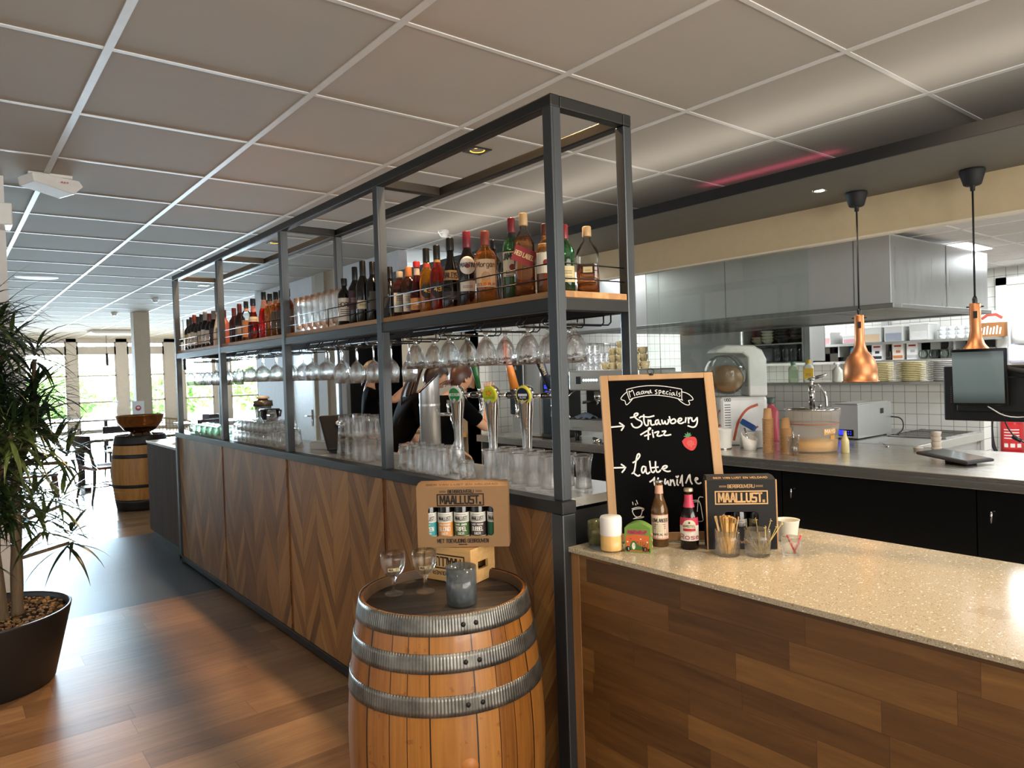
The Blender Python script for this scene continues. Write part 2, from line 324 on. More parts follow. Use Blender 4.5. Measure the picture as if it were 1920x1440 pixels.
def wood(name, c1, c2, c3, axis=0, plank=None, rough=.5, grain=1., seam=.012, coat=0., length=None, off=0., tone=.6, perp=None):
    """boards along an axis; plank=(width, perp axis)"""
    g = G(name); X = g.sep(); a = X[axis]
    if plank:
        w, pa = plank; p = g.math('DIVIDE', g.math('ADD', X[pa], off), w); row = g.math('FLOOR', p)
        if length:
            sh = g.math('MULTIPLY', g.white(g.comb(row, 3.3, 1.7)), length*3)
            q = g.math('DIVIDE', g.math('ADD', a, sh), length); cell = g.math('FLOOR', q)
        else: q = None; cell = 0.
        idv = g.comb(row, cell, .37); rnd = g.white(idv); rnd2 = g.white(g.comb(cell, row, 5.1))
    else: rnd = .5; rnd2 = .5; q = p = None
    sc = [26.*grain]*3; sc[axis] = 2.2*grain
    v = g.scale(g.co, sc)
    if plank: v = g.addv(v, g.comb(g.math('MULTIPLY', rnd, 37.), g.math('MULTIPLY', rnd2, 53.), g.math('MULTIPLY', rnd, 11.)))
    n1 = g.noise(v, 1.0, 5., .62, .6); n2 = g.noise(v, 3.5, 3., .6)
    f = g.math('ADD', g.math('MULTIPLY', n1, 1.-tone*.5), g.math('MULTIPLY', n2, .2))
    if plank: f = g.math('ADD', g.math('MULTIPLY', f, .72), g.math('MULTIPLY', rnd, tone*.55))
    col = g.ramp(f, [(.22, c1), (.48, c2), (.78, c3)])
    if plank and seam:
        e = g.math('ABSOLUTE', g.math('SUBTRACT', g.math('FRACT', p), .5)); dk = g.math('GREATER_THAN', e, .5-seam)
        if q is not None:
            e2 = g.math('ABSOLUTE', g.math('SUBTRACT', g.math('FRACT', q), .5)); dk = g.math('MAXIMUM', dk, g.math('GREATER_THAN', e2, .5-seam*w/length))
        col = g.mix(g.math('MULTIPLY', dk, .55), col, '#120a05')
    g.set(color=col, rough=rough, coat=coat); g.bump(n2, .06, .004); return g.m
def brushed(name, hexc, rough=.3, axis=1, streak=60., metal=1., var=.25, bump=.03):
    g = G(name); sc = [streak]*3; sc[axis] = 1.2; n = g.noise(g.scale(g.co, sc), 1., 3.); n2 = g.noise(scale=1.6, detail=4.)
    g.set(color=g.mix(g.math('MULTIPLY', n2, var), hexc, '#202020'), metal=metal, rough=g.math('ADD', g.math('MULTIPLY', n, .22), rough-.1)); g.bump(n, bump, .002); return g.m

def m_floor():
    return wood('floor_planks', '#5c432d', '#7f6146', '#9c7d5a', axis=0, plank=(.19, 1), length=1.3, rough=.40, grain=1.1, seam=.006, tone=.55)
def m_floor2():
    g = G('slate_vinyl'); n = g.noise(g.scale(g.co, (9., 60., 9.)), 1., 3.); m = g.noise(scale=1.3, detail=3.)
    g.set(color=g.mix(m, '#2a2c30', '#3d3f42'), rough=g.math('ADD', .42, g.math('MULTIPLY', n, .08))); return g.m
def m_chevron():
    g = G('chevron_oak'); X = g.sep(); w = .2185
    u = g.math('DIVIDE', g.math('SUBTRACT', X[1], 1.83), w); col = g.math('FLOOR', u)
    tri = g.math('PINGPONG', u, 1.); dr = g.math('SUBTRACT', g.math('MULTIPLY', g.math('MODULO', col, 2.), 2.), 1.)
    t = g.math('ADD', X[2], g.math('MULTIPLY', tri, w*1.75)); pl = g.math('FLOOR', g.math('DIVIDE', t, .125))
    rnd = g.white(g.comb(col, pl, .7)); rnd2 = g.white(g.comb(pl, col, 2.7))
    al = g.math('ADD', g.math('MULTIPLY', X[2], 1.), g.math('MULTIPLY', g.math('MULTIPLY', X[1], dr), .55))
    v = g.addv(g.comb(g.math('MULTIPLY', al, 2.6), g.math('MULTIPLY', t, 46.), 0.), g.comb(g.math('MULTIPLY', rnd, 31.), g.math('MULTIPLY', rnd2, 17.), 0.))
    n1 = g.noise(v, 1., 5., .6, .8); kn = g.noise(v, .45, 2.)
    f = g.math('ADD', g.math('MULTIPLY', n1, .6), g.math('MULTIPLY', rnd, .40))
    c = g.ramp(f, [(.2, '#573a1c'), (.5, '#845b2e'), (.85, '#ad8148')])
    e = g.math('ABSOLUTE', g.math('SUBTRACT', g.math('FRACT', g.math('DIVIDE', t, .125)), .5)); dk = g.math('GREATER_THAN', e, .487)
    e2 = g.math('ABSOLUTE', g.math('SUBTRACT', g.math('FRACT', u), .5)); dk = g.math('MAXIMUM', dk, g.math('GREATER_THAN', e2, .493))
    c = g.mix(g.math('MULTIPLY', dk, .6), c, '#1c0f06'); c = g.mix(g.math('MULTIPLY', g.math('GREATER_THAN', kn, .70), .6), c, '#2c1a0c')
    g.set(color=c, rough=.42); g.bump(g.math('ADD', n1, g.math('MULTIPLY', rnd, 1.5)), .05, .004); return g.m
def m_stone():
    g = G('speckled_stone'); n = g.noise(scale=420., detail=2.); v = g.vor(scale=260.)[1]; s1 = g.sep(v)[0]
    c = g.ramp(n, [(.30, '#857960'), (.46, '#b1a48b'), (.62, '#bfb49c'), (.8, '#d2cab6')])
    c = g.mix(g.math('GREATER_THAN', s1, .93), c, '#96855f'); c = g.mix(g.math('GREATER_THAN', s1, .975), c, '#efe8d8')
    st = g.noise(g.addv(g.co, (3.1, 0., 0.)), 5., 4.); d = g.math('SUBTRACT', g.sep()[1], .75); x = g.math('SUBTRACT', g.sep()[0], 1.97)
    rr = g.math('ADD', g.math('MULTIPLY', g.math('MULTIPLY', d, d), 22.), g.math('MULTIPLY', g.math('MULTIPLY', x, x), 75.))
    stain = g.math('MULTIPLY', g.math('LESS_THAN', rr, .5), g.math('GREATER_THAN', g.math('SUBTRACT', st, g.math('MULTIPLY', rr, .25)), .46))
    c = g.mix(g.math('MULTIPLY', stain, .28), c, '#7d6a48')
    g.set(color=c, rough=.16); return g.m
def m_stave():
    g = G('barrel_staves'); X = g.sep(); n_st = 23.
    t = g.math('MULTIPLY', g.math('ADD', g.math('DIVIDE', g.math('ARCTAN2', X[1], X[0]), 2*PI), .5), n_st); wob = g.math('MULTIPLY', g.math('SINE', g.math('MULTIPLY', t, 1.7)), .3); t = g.math('ADD', t, wob)
    k = g.math('FLOOR', t); rnd = g.white(g.comb(k, 1.3, .2)); fr = g.math('ABSOLUTE', g.math('SUBTRACT', g.math('FRACT', t), .5))
    v = g.addv(g.comb(g.math('MULTIPLY', t, 7.), g.math('MULTIPLY', X[2], 3.), 0.), g.comb(g.math('MULTIPLY', rnd, 40.), g.math('MULTIPLY', rnd, 13.), 0.))
    n = g.noise(v, 1., 5., .6, .7); n2 = g.noise(scale=24., detail=3.)
    c = g.ramp(g.math('ADD', g.math('MULTIPLY', n, .6), g.math('MULTIPLY', rnd, .42)), [(.2, '#5c3413'), (.5, '#8c5824'), (.85, '#aa7536')])
    c = g.mix(g.math('MULTIPLY', g.math('GREATER_THAN', n2, .66), .4), c, '#5a2f10')
    c = g.mix(g.math('GREATER_THAN', fr, .478), c, '#160b05'); g.set(color=c, rough=.36, coat=.15); g.bump(n, .12, .004); return g.m
def m_hoop():
    g = G('galvanised_hoop'); X = g.sep(); t = g.math('ARCTAN2', X[1], X[0]); w = g.math('SINE', g.math('MULTIPLY', t, 190.)); n = g.noise(scale=14., detail=5.)
    g.set(color=g.ramp(g.math('ADD', n, g.math('MULTIPLY', w, .05)), [(.25, '#4d4c48'), (.5, '#77756f'), (.8, '#9a9892')]), metal=.85, rough=.42); g.bump(g.math('ADD', w, n), .25, .003); return g.m
def m_tile(name, size, axes, dark=None, base='#e4e4de', org=(0., 0.), grout='#8d8d88', rough=.16):
    g = G(name); X = g.sep(); u = g.math('DIVIDE', g.math('SUBTRACT', X[axes[0]], org[0]), size); v = g.math('DIVIDE', g.math('SUBTRACT', X[axes[1]], org[1]), size)
    a = g.math('ABSOLUTE', g.math('SUBTRACT', g.math('FRACT', u), .5)); b = g.math('ABSOLUTE', g.math('SUBTRACT', g.math('FRACT', v), .5))
    gr = g.math('GREATER_THAN', g.math('MAXIMUM', a, b), .478); rnd = g.white(g.comb(g.math('FLOOR', u), g.math('FLOOR', v), .1))
    c = g.mix(g.math('MULTIPLY', rnd, .12), base, '#bfc0b8')
    if dark:
        fu, fv = g.math('FLOOR', u), g.math('FLOOR', v)
        ck = g.math('LESS_THAN', g.math('MODULO', g.math('ADD', g.math('ADD', fu, fv), 200.), 2.), .5)
        inb = g.math('MULTIPLY', g.math('GREATER_THAN', fv, dark[0]-.5), g.math('LESS_THAN', fv, dark[1]+.5)); c = g.mix(g.math('MULTIPLY', ck, inb), c, '#0e0e0f')
    c = g.mix(gr, c, grout); g.set(color=c, rough=rough); g.bump(g.math('SUBTRACT', 1., gr), .2, .004); return g.m
def m_ceiling():
    g = G('ceiling_tile'); n = g.noise(scale=2.2, detail=5.); f = g.noise(scale=160., detail=2.)
    g.set(color=g.mix(g.math('MULTIPLY', n, .35), '#b3ada3', '#9b958a'), rough=.9); g.bump(f, .08, .002); return g.m

M = dict(
 floor=m_floor(), slate=m_floor2(), chev=m_chevron(), stone=m_stone(), stave=m_stave(), hoop=m_hoop(), ceil=m_ceiling(),
 oak=wood('oak_block', '#3f2812', '#654420', '#8a6232', axis=1, plank=(.078, 2), length=.40, rough=.42, seam=.008, tone=.5),
 oakedge=wood('oak_edge', '#7a5530', '#9a6c3e', '#b5854f', axis=2, rough=.5),
 shelf=wood('shelf_board', '#8a5f35', '#ab7c48', '#c69a63', axis=1, plank=(.09, 0), length=.6, rough=.5, seam=.004, tone=.5),
 darkwood=wood('dark_block', '#32241b', '#473529', '#5c473a', axis=2, rough=.9, grain=.5),
 head=wood('barrel_head', '#1e1915', '#352d26', '#5b5248', axis=0, plank=(.07, 1), rough=.55, seam=.03),
 crate=wood('pine_crate', '#b58750', '#d0a468', '#e2bf88', axis=0, rough=.55, grain=.7),
 ply=wood('pale_frame', '#93704a', '#a68056', '#b79064', axis=2, rough=.55, grain=.8),
 bamboo=wood('bamboo', '#b98c4c', '#d2a865', '#e0bd80', axis=2, rough=.4),
 table=wood('table_oak', '#7b6a5c', '#95867a', '#aea49a', axis=0, plank=(.14, 1), rough=.3),
 chairw=wood('chair_wood', '#2a211c', '#3b2f29', '#4c3e36', axis=2, rough=.35),
 chairb=wood('chair_brown', '#5b3a28', '#7a5038', '#936548', axis=2, rough=.35),
 steelframe=brushed('raw_steel', '#3b3a38', .42, 1, 40., .8, .4), steelv=brushed('raw_steel_post', '#55585a', .40, 2, 40., .8, .4),
 inox=brushed('brushed_inox', '#d0cfc9', .30, 1, 70., .85, .08, .006), inoxv=brushed('inox_sheet', '#c6c8c8', .34, 2, 60., .75, .1, .006), inoxx=brushed('inox_across', '#cfcec8', .30, 0, 70., .85, .08, .006),
 inoxtop=brushed('inox_top', '#c9c6be', .24, 1, 70., .9, .08, .004), hood=brushed('hood_sheet', '#c6c9ca', .42, 2, 12., .5, .12, .01), chrome=P('#d8d8d8', .05, 1., name='chrome'), dchrome=P('#77787a', .18, 1., name='dark_chrome'),
 copper=brushed('brushed_copper', '#c98a60', .44, 2, 90., var=.1), black=P('#0d0d0e', .45, name='black_matt'), blackg=P('#08080a', .12, name='black_gloss'), rubber=P('#141416', .7, name='black_rubber'),
 white=P('#e6e4de', .5, name='white_paint'), wall=P('#c9c2b4', .8, name='wall_paint'), beige=P('#cdb994', .55, name='beige_paint'), greybeige=P('#b3a18a', .7, name='grey_column'), plastic=P('#e9e9e6', .3, name='white_plastic'), grey=P('#77787a', .5, name='grey_plastic'),
 soffit=P('#6a6862', .55, name='grey_soffit'), grid=P('#dcdad6', .5, name='ceiling_grid'), winframe=P('#dfdcda', .45, name='window_frame_paint'),
 pane=thin_glass('window_pane'), sheet=thin_glass('glass_sheet', '#f8fcfa', .8), glass=ware_glass('drinking_glass', '#ffffff', .5), greenglass=ware_glass('green_glass', '#f1f9f3', .55), smoke=tinted('smoke_glass', '#c8cdd0', '#73787a', .38), olive=tinted('olive_glass', '#d3cea6', '#87855e', .42),
 kraft=P('#8c6a45', .75, name='kraft_card'), blackcard=P('#0c0a09', .8, name='black_card'), ink=P('#160f0b', .6, name='black_ink'), gold=P('#c59a62', .5, name='kraft_ink'), paper=P('#e8e4da', .6, name='white_paper'),
 board=P('#050505', .85, name='chalkboard', spec=.08), chalk=P('#dcdad6', .8, name='chalk'), wire=P('#2a2b2d', .35, .9, name='wire'),
)
# ================================================================ the setting
ZC = 3.247
b = MB(); b.box(-4.5, -4.5, -.1, 10.6, 6.0, 0); struct(b.build('floor', M['floor']))
b = MB(); b.box(-4.5, 6.0, -.1, 10.6, 8.75, 0); struct(b.build('floor', M['slate']))
b = MB(); b.box(-4.5, 8.75, -.1, 10.6, 28.7, 0); struct(b.build('floor', wood('far_planks', '#6b543f', '#8e755b', '#a98f74', axis=0, plank=(.19, 1), length=1.3, rough=.22, grain=.7, tone=.6)))
b = MB(); b.box(2.52, -1.5, 0, 4.5, 7.9, .004); struct(b.build('floor', P('#77756f', .5, name='staff_floor')))  # unseen staff-aisle slab, added to bounce light to the ceiling
# ceiling: tiles with a raised white grid
b = MB(); b.box(-4.5, -4.5, ZC, 10.6, 28.7, ZC+.05)
for i in range(-5, 10):
    x = .6788+i; b.box(x-.019, -4.5, ZC-.006, x+.019, 28.7, ZC, 1)
for j in range(-8, 25):
    y = 3.8194+j*1.0084; b.box(-4.5, y-.013, ZC-.005, 10.6, y+.013, ZC, 1)
struct(b.build('ceiling', [M['ceil'], M['grid']]))
# outer walls
b = MB(); b.box(-4.6, -4.6, 0, -4.5, 28.7, ZC); struct(b.build('wall_left', M['wall']))
b = MB(); b.box(-4.6, -4.6, 0, 10.6, -4.5, ZC); struct(b.build('wall_back', M['wall']))
b = MB(); b.box(10.5, 13.3, 0, 10.6, 28.7, ZC); struct(b.build('wall_right', M['wall']))
b = MB(); b.box(-.35, 6.55, 0, .43, 7.05, ZC); struct(b.build('wall_pillar', P('#dedcd8', .6, name='pillar_paint')))
# side wall beyond the kitchen (faces the bar)
WY = [(6.35, 8.0), (9.75, 10.72), (11.72, 13.3)]
for k, (y0, y1) in enumerate(WY):
    b = MB(); b.box(4.6, y0, 0, 4.72, y1, 2.722 if k == 0 else ZC); struct(b.build('wall_side', [M['beige'], M['wall'], P('#dfe2ea', .6, name='cool_wall')][k]))
b = MB(); b.box(4.6, 8.0, 2.35, 4.72, 9.75, ZC); b.box(4.6, 10.72, 2.32, 4.72, 11.72, ZC); struct(b.build('wall_over_doors', P('#dfe2ea', .6)))
b = MB(); b.box(4.72, 13.2, 0, 10.6, 13.3, ZC); struct(b.build('wall_end', P('#dfe2ea', .6)))
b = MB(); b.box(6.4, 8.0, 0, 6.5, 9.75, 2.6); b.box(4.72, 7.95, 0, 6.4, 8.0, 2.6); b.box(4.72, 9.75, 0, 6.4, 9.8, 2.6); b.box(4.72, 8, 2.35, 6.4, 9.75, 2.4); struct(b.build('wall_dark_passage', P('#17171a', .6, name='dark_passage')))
b = MB(); b.box(4.56, 10.18, 0, 4.6, 10.5, ZC); struct(b.build('trim_1', P('#a3947f', .6)))
b = MB(); b.box(4.52, 9.55, 0, 4.62, 9.8, 2.8); struct(b.build('trim_2', M['inoxv']))
# white door in the side wall
d = MB(); d.box(4.60, 10.76, 0, 4.645, 11.68, 2.28); dr = struct(d.build('door_1', P('#e2e6ea', .35, name='door_paint')))
f = MB()
for y in (10.70, 11.68): f.box(4.575, y, 0, 4.61, y+.06, 2.34)
f.box(4.575, 10.70, 2.28, 4.61, 11.74, 2.34); f.build('door_frame', P('#d8d2bd', .5), dr)
h = MB(); h.tube([(4.6, 10.86, 1.06), (4.54, 10.86, 1.06), (4.54, 11.0, 1.06)], .011); h.box(4.588, 10.845, .9, 4.60, 10.885, 1.16); h.build('door_handle', M['chrome'], dr)
# far window wall
YW = 28.45
PN = [(-.9, .35), (.65, 1.85), (2.2, 3.4), (3.70, 4.90), (5.25, 6.46), (7.13, 8.17), (8.8, 9.87)]
w = MB(); xs = [-4.5]+[v for p in PN for v in p]+[10.6]
for i in range(0, len(xs), 2): w.box(xs[i]+.0, YW, 0, xs[i+1], YW+.12, ZC)
w.box(-4.5, YW, 3.13, 10.6, YW+.12, ZC); struct(w.build('wall_windows', M['winframe']))
for n, (x0, x1) in enumerate(PN):
    f = MB()
    for z0, z1 in ((.0, .10), (1.02, 1.08), (1.94, 1.99), (2.70, 2.98), (3.09, 3.14)): f.box(x0, YW+.02, z0, x1, YW+.09, z1)
    for xa in (x0, x1-.05): f.box(xa, YW+.02, 0, xa+.05, YW+.09, 3.14)
    fo = struct(f.build('window_%d' % (n+1), M['winframe']))
    p = MB(); p.box(x0+.04, YW+.05, .05, x1-.04, YW+.056, 3.12); p.build('window_pane', M['pane'], fo)
    if n in (3, 4):
        h = MB(); hx = x1-.02 if n == 3 else x0+.02; s = -1 if n == 3 else 1
        h.box(hx-.02, YW-.01, .85, hx+.02, YW+.02, 1.15); h.tube([(hx, YW-.01, 1.05), (hx, YW-.06, 1.05), (hx+s*.13, YW-.06, 1.05)], .012); h.build('door_handle', M['inoxv'], fo)
for n, (x0, x1) in enumerate(((-1.0, .9), (1.0, 2.8), (2.9, 4.4), (4.5, 5.4))):
    f = MB(); [f.box(x0, -4.5, z0, x1, -4.44, z0+.06) for z0 in (.70, 1.7, 3.04)]; [f.box(xa, -4.5, .70, xa+.06, -4.44, 3.10) for xa in (x0, x1-.06)]; fo = struct(f.build('window_%d' % (n+8), M['winframe'])); p = MB(); p.box(x0+.05, -4.49, .75, x1-.05, -4.484, 3.06); p.build('window_pane', P('#cfd8e0', .1), fo)  # assumed rear windows, added out of view around the rear fill lamp
for n, (y0, y1) in enumerate(((1.0, 4.4), (4.6, 8.0))):
    f = MB(); [f.box(-4.5, y0, z0, -4.44, y1, z0+.06) for z0 in (.55, 1.5, 2.6)]; [f.box(-4.5, ya, .55, -4.44, ya+.06, 2.66) for ya in (y0, y1-.06)]; fo = struct(f.build('window_%d' % (n+12), M['winframe'])); p = MB(); p.box(-4.49, y0+.05, .6, -4.484, y1-.05, 2.62); p.build('window_pane', P('#cfd8e0', .1), fo)  # assumed left windows, added out of view around the side fill lamp
# square column in the dining room
b = MB(); b.box(3.40, 17.6, 0, 3.72, 17.92, ZC); struct(b.build('wall_column', M['greybeige'], bev=.01))

# kitchen shell: a lower box set into the room
b = MB(); b.box(3.92, -1.5, 2.722, 4.78, 7.95, 2.783); b.box(4.78, -1.5, 2.70, 9.2, 7.95, 2.783); struct(b.build('ceiling_soffit', M['soffit']))
b = MB(); b.box(3.905, -1.5, 2.720, 3.92, 7.95, 2.786); struct(b.build('trim_3', P('#060607', .5, name='black_fascia')))
b = MB(); b.box(4.31, -1.5, 2.784, 4.39, 7.9, 2.81); tag(b.build('fill_strip', M['plastic']), 'slim unseen strip added on top of the kitchen soffit as ceiling fill', 'light strip')  # strip body added to go with the ceiling fill lamp
b = MB(); b.box(5.75, -1.5, 2.783, 5.80, 7.95, ZC); struct(b.build('wall_upstand', P('#15120f', .8)))
b = MB(); b.box(4.75, -1.5, 2.473, 4.80, 6.35, 2.722); b.box(4.745, -1.5, 2.465, 4.805, 6.35, 2.478, 1); struct(b.build('wall_lintel', [M['beige'], P('#e6dcc6', .5)]))
b = MB(); b.box(4.8, -1.5, 2.62, 9.1, 6.5, 2.64)
for i in range(8): b.box(4.8+i*.6, -1.5, 2.616, 4.82+i*.6, 6.5, 2.62, 1)
for i in range(14): b.box(4.8, -1.5+i*.6, 2.616, 9.1, -1.48+i*.6, 2.62, 1)
struct(b.build('ceiling_kitchen', [P('#dcdcda', .8, name='kitchen_tile_board'), P('#f4f4f2', .6)]))
TW = m_tile('wall_tile_back', .11, (1, 2), dark=(15, 16), org=(0., .0)); TL = m_tile('wall_tile_low', .104, (1, 2)); TX = m_tile('wall_tile_side', .104, (0, 2))
b = MB(); b.box(9.05, -1.5, 0, 9.15, 6.5, 2.62); struct(b.build('wall_kitchen_back', TW))
b = MB(); b.box(4.72, 6.5, 0, 9.15, 6.6, 2.62); b.box(4.6, 6.34, 0, 4.72, 6.6, 2.62); struct(b.build('wall_kitchen_left', TX))
b = MB(); b.box(4.5, -1.6, 0, 9.15, -1.5, 2.722); struct(b.build('wall_kitchen_right', TX))
b = MB(); b.box(7.15, 2.36, 0, 7.32, 6.5, 1.425); struct(b.build('wall_kitchen_low', TL))
b = MB(); b.box(7.02, 2.40, 1.425, 7.36, 6.5, 1.452); tag(b.build('ledge_shelf', M['inox'], bev=.004), 'long steel ledge capping the low tiled kitchen wall', 'shelf')
d = MB(); d.box(8.99, 1.75, 0, 9.05, 2.72, 2.42); do = struct(d.build('door_2', M['plastic'])); d = MB(); d.box(8.96, 2.72, 0, 9.06, 2.82, 2.5); d.box(8.96, 1.65, 2.42, 9.06, 2.82, 2.5); d.build('door_frame', M['white'], do)
# lit ceiling panel in the kitchen, and the little round spot in the soffit
def ceiling_panel(x, y, label, sx=.6, sy=.6):
    t = thing('ceiling_panel', label, 'ceiling light', (x, y, 2.612))
    f = MB(); f.box(-sx/2-.02, -sy/2-.02, 0, sx/2+.02, sy/2+.02, .008); f.build('frame', M['plastic'], t)
    f = MB(); f.box(-sx/2, -sy/2, -.004, sx/2, sy/2, 0); f.build('diffuser', P('#ffffff', .5, emit=5.0, name='lit_diffuser'), t)
ceiling_panel(7.0, 2.62, 'bright square ceiling light panel above the kitchen at the right')
t = thing('recessed_spot', 'small lit round spotlight in the grey soffit beside the pendant lamps', 'spotlight', (4.30, 2.29, 2.722))
f = MB(); f.lathe([(.030, -.002), (.045, -.004), (.046, 0), (.030, 0)], 24); f.build('ring', M['chrome'], t)
f = MB(); f.lathe([(0, -.001), (.030, -.001)], 24); f.build('lens', P('#fff4e0', .5, emit=22., name='lit_lens'), t)

# square bar downlights in the ceiling
def downlight(x, y, label, lit=True):
    t = thing('ceiling_downlight', label, 'downlight', (x, y, ZC), 0, 'downlights in the ceiling above the bar')
    f = MB()
    for a in ((-.075, -.075, .075, -.052), (-.075, .052, .075, .075), (-.075, -.052, -.052, .052), (.052, -.052, .075, .052)): f.box(a[0], a[1], -.006, a[2], a[3], 0)
    f.build('frame', M['black'], t)
    f = MB(); f.lathe([(.052, -.003), (.03, .012), (0, .014)], 20); f.build('reflector', P('#ffb23c', .4, emit=2.6, name='lit_reflector'), t)
downlight(3.056, 4.151, 'square black downlight with a glowing round lamp seen through the nearest frame bay')
downlight(3.105, 8.241, 'square black downlight seen through the second frame bay from the far end')
downlight(3.476, 12.458, 'square downlight farthest away, above the wine bottles at the far end')
def smoke(x, y, label, s=1.):
    t = thing('smoke_detector', label, 'smoke detector', (x, y, ZC))
    f = MB(); f.lathe([(0, -.035*s), (.055*s, -.034*s), (.062*s, -.028*s), (.062*s, 0)], 24); f.build('base', M['plastic'], t)
    f = MB(); f.lathe([(0, -.075*s), (.03*s, -.074*s), (.044*s, -.06*s), (.05*s, -.035*s)], 24, rip=lambda a, z: 1-.06*(math.sin(a*6) > .6)); f.build('sensor_head', M['plastic'], t)
smoke(4.424, 6.683, 'white smoke detector on the ceiling above the nearest spirits'); smoke(3.241, 14.779, 'white smoke detector on the ceiling in front of the square column'); smoke(3.089, 17.950, 'small white smoke detector farthest away, left of the square column')
t = thing('access_point', 'white wedge-shaped box fixed under a ceiling rail at top left', 'ceiling box', (.705, 6.40, ZC))
f = MB(); X = Matrix.Rotation(.35, 4, 'Z'); f.prism([(-.17, -.02), (.16, -.02), (.19, -.06), (.12, -.13), (-.16, -.085)], -.11, .11, 0, X @ Matrix.Rotation(PI/2, 4, 'X')); f.build('housing', M['plastic'], t, bev=.006)
f = MB(); f.box(-.14, -.09, -.02, .14, .09, 0); f.build('mount', M['plastic'], t)
f = MB(); [f.box(.06+.018*k, -.125, -.068, .072+.018*k, -.1235, -.058) for k in range(3)]; f.build('marking', P('#c45b5b', .5), t)
f = MB(); f.lathe([(0, -.004), (.25, -.004), (.27, 0)], 32); tag(f.build('ceiling_disc', P('#e4e2de', .6), None, (1.162, 12.43, ZC)), 'flat round white ceiling vent above the plant', 'vent')
t = thing('ceiling_cassette', 'white rectangular air unit on the ceiling near the far windows', 'air unit', (4.07, 24.1, ZC)); f = MB(); f.box(-.6, -.45, -.10, .6, .45, 0); f.build('body', M['plastic'], t, bev=.03); f = MB(); f.box(-.5, -.35, -.115, .5, .35, -.10); f.build('diffuser', P('#f3f4f4', .5), t)
f = MB(); f.box(-.06, -.12, -.16, .06, .12, 0); tag(f.build('exit_box', M['plastic'], None, (.40, 6.43, 3.0), bev=.01), 'white box mounted on the white pillar at the left edge', 'box')
for x, y, lb in ((4.25, 26.2, 'slim black tube pendant in front of the left glass door'), (4.9, 19.5, 'slim black tube pendant right of the square column')):
    t = thing('tube_pendant', lb, 'pendant lamp', (x, y, ZC)); zt = 2.65 if x < 4.5 else 2.36
    f = MB(); f.tube([(0, 0, 0), (0, 0, zt-ZC)], .007, 6); f.build('cord', M['black'], t)
    f = MB(); f.lathe([(0, zt-ZC), (.038, zt-ZC), (.038, zt-.4-ZC), (0, zt-.4-ZC)], 16); f.build('shade', M['black'], t)
# ---- outdoors
b = MB(); b.box(-30, 28.6, -.14, 45, 90, -.04); struct(b.build('ground', P('#b9b7ae', .9, name='terrace')))
def foliage_mat(n, a, c):
    g = G(n); k = g.noise(scale=3., detail=4.); g.set(color=g.mix(k, a, c), rough=.8); return g.m
FG = [foliage_mat('hedge_leaves', '#4f8a34', '#a9cf72'), foliage_mat('tree_leaves', '#9dbb88', '#d5e6bd')]
for n, (x, y, z, r, lb) in enumerate(((0, 40, 1.0, 1.7, 'green hedge outside behind the plant'), (4.5, 44, 1.0, 1.9, 'green shrubs outside the left glass door'), (9.5, 42, 1.0, 1.8, 'green shrubs outside the right glass door'), (14.8, 41, 1.2, 2.0, 'green bushes outside the right windows'), (6, 58, 4.5, 4.6, 'tall pale green tree outside behind the shrubs'), (21, 56, 4.2, 4.6, 'tall tree outside beyond the bushes'))):
    q = MB()
    if z > 4: q.tube([(x, y, -.04), (x+.2, y, z*.5), (x, y, z)], [.35, .28, .2], 8)
    for k in range(900):
        a, e = R.uniform(0, 2*PI), R.uniform(-1, 1); rr = r*R.uniform(.55, 1.0); s = R.uniform(.12, .32)
        p = Vector((x+1.5*rr*math.cos(a)*math.sqrt(1-e*e), y+.6*rr*math.sin(a)*math.sqrt(1-e*e), max(0, z+rr*.75*e)))
        u = Vector((R.gauss(0, 1), R.gauss(0, 1), R.gauss(0, 1))).normalized()*s; v = u.orthogonal().normalized()*s*.7
        q.add([p-u, p+v, p+u, p-v], [(0, 1, 2, 3)])
    tag(q.build('tree' if z > 4 else 'hedge', FG[z > 4]), lb, 'tree' if z > 4 else 'bush', kind='stuff')
# ================================================================ the bar
XB, YB, YE, SP = 1.709, 1.8816, 7.125, .045
YP = [1.8816, 3.165, 4.435, 5.76, 7.08]
bar = thing('bar_counter', 'long bar counter clad in chevron oak panels with a dark steel rim', 'bar counter', (0, 0, 0))
for k in range(4):
    y0 = YP[k]+(.03 if k else .04); y1 = YP[k+1]-.012
    b = MB(); b.box(1.700, y0, .073, 1.722, y1, 1.165); b.build('front_panel', M['chev'], bar)
b = MB()
for y in YP[1:4]: b.box(1.706, y-.02, .073, 1.73, y+.04, 1.165)
b.build('panel_strips', wood('panel_strip', '#5b3417', '#7d4b23', '#96602f', axis=2, rough=.45), bar)
b = MB(); b.box(1.686, 1.858, 1.160, 1.752, YE+.02, 1.204); b.build('rim', M['steelframe'], bar, bev=.002)
b = MB(); b.box(1.686, 1.92, .028, 1.735, YE+.02, .073); b.build('bottom_rail', M['steelframe'], bar, bev=.002)
for y in (1.858, YE-.04): b = MB(); b.box(1.686, y, .0, 1.748, y+.062, 1.159); b.build('corner_post', M['steelv'], bar, bev=.004)
b = MB(); b.box(1.75, 1.90, .0, 2.1, YE, .07); b.box(1.722, 1.93, .073, 2.12, YE, 1.15); b.build('carcass', M['black'], bar)
b = MB(); b.box(1.7525, 1.90, 1.17, 2.13, YE, 1.2035); b.build('worktop', M['inox'], bar)
b = MB(); b.box(2.14, 1.95, 0, 2.50, YE, .93); b.box(2.13, 1.93, .93, 2.52, YE, .96, 1); tag(b.build('sink_unit', [M['black'], M['inox']]), 'steel working counter on the staff side of the bar', 'counter')

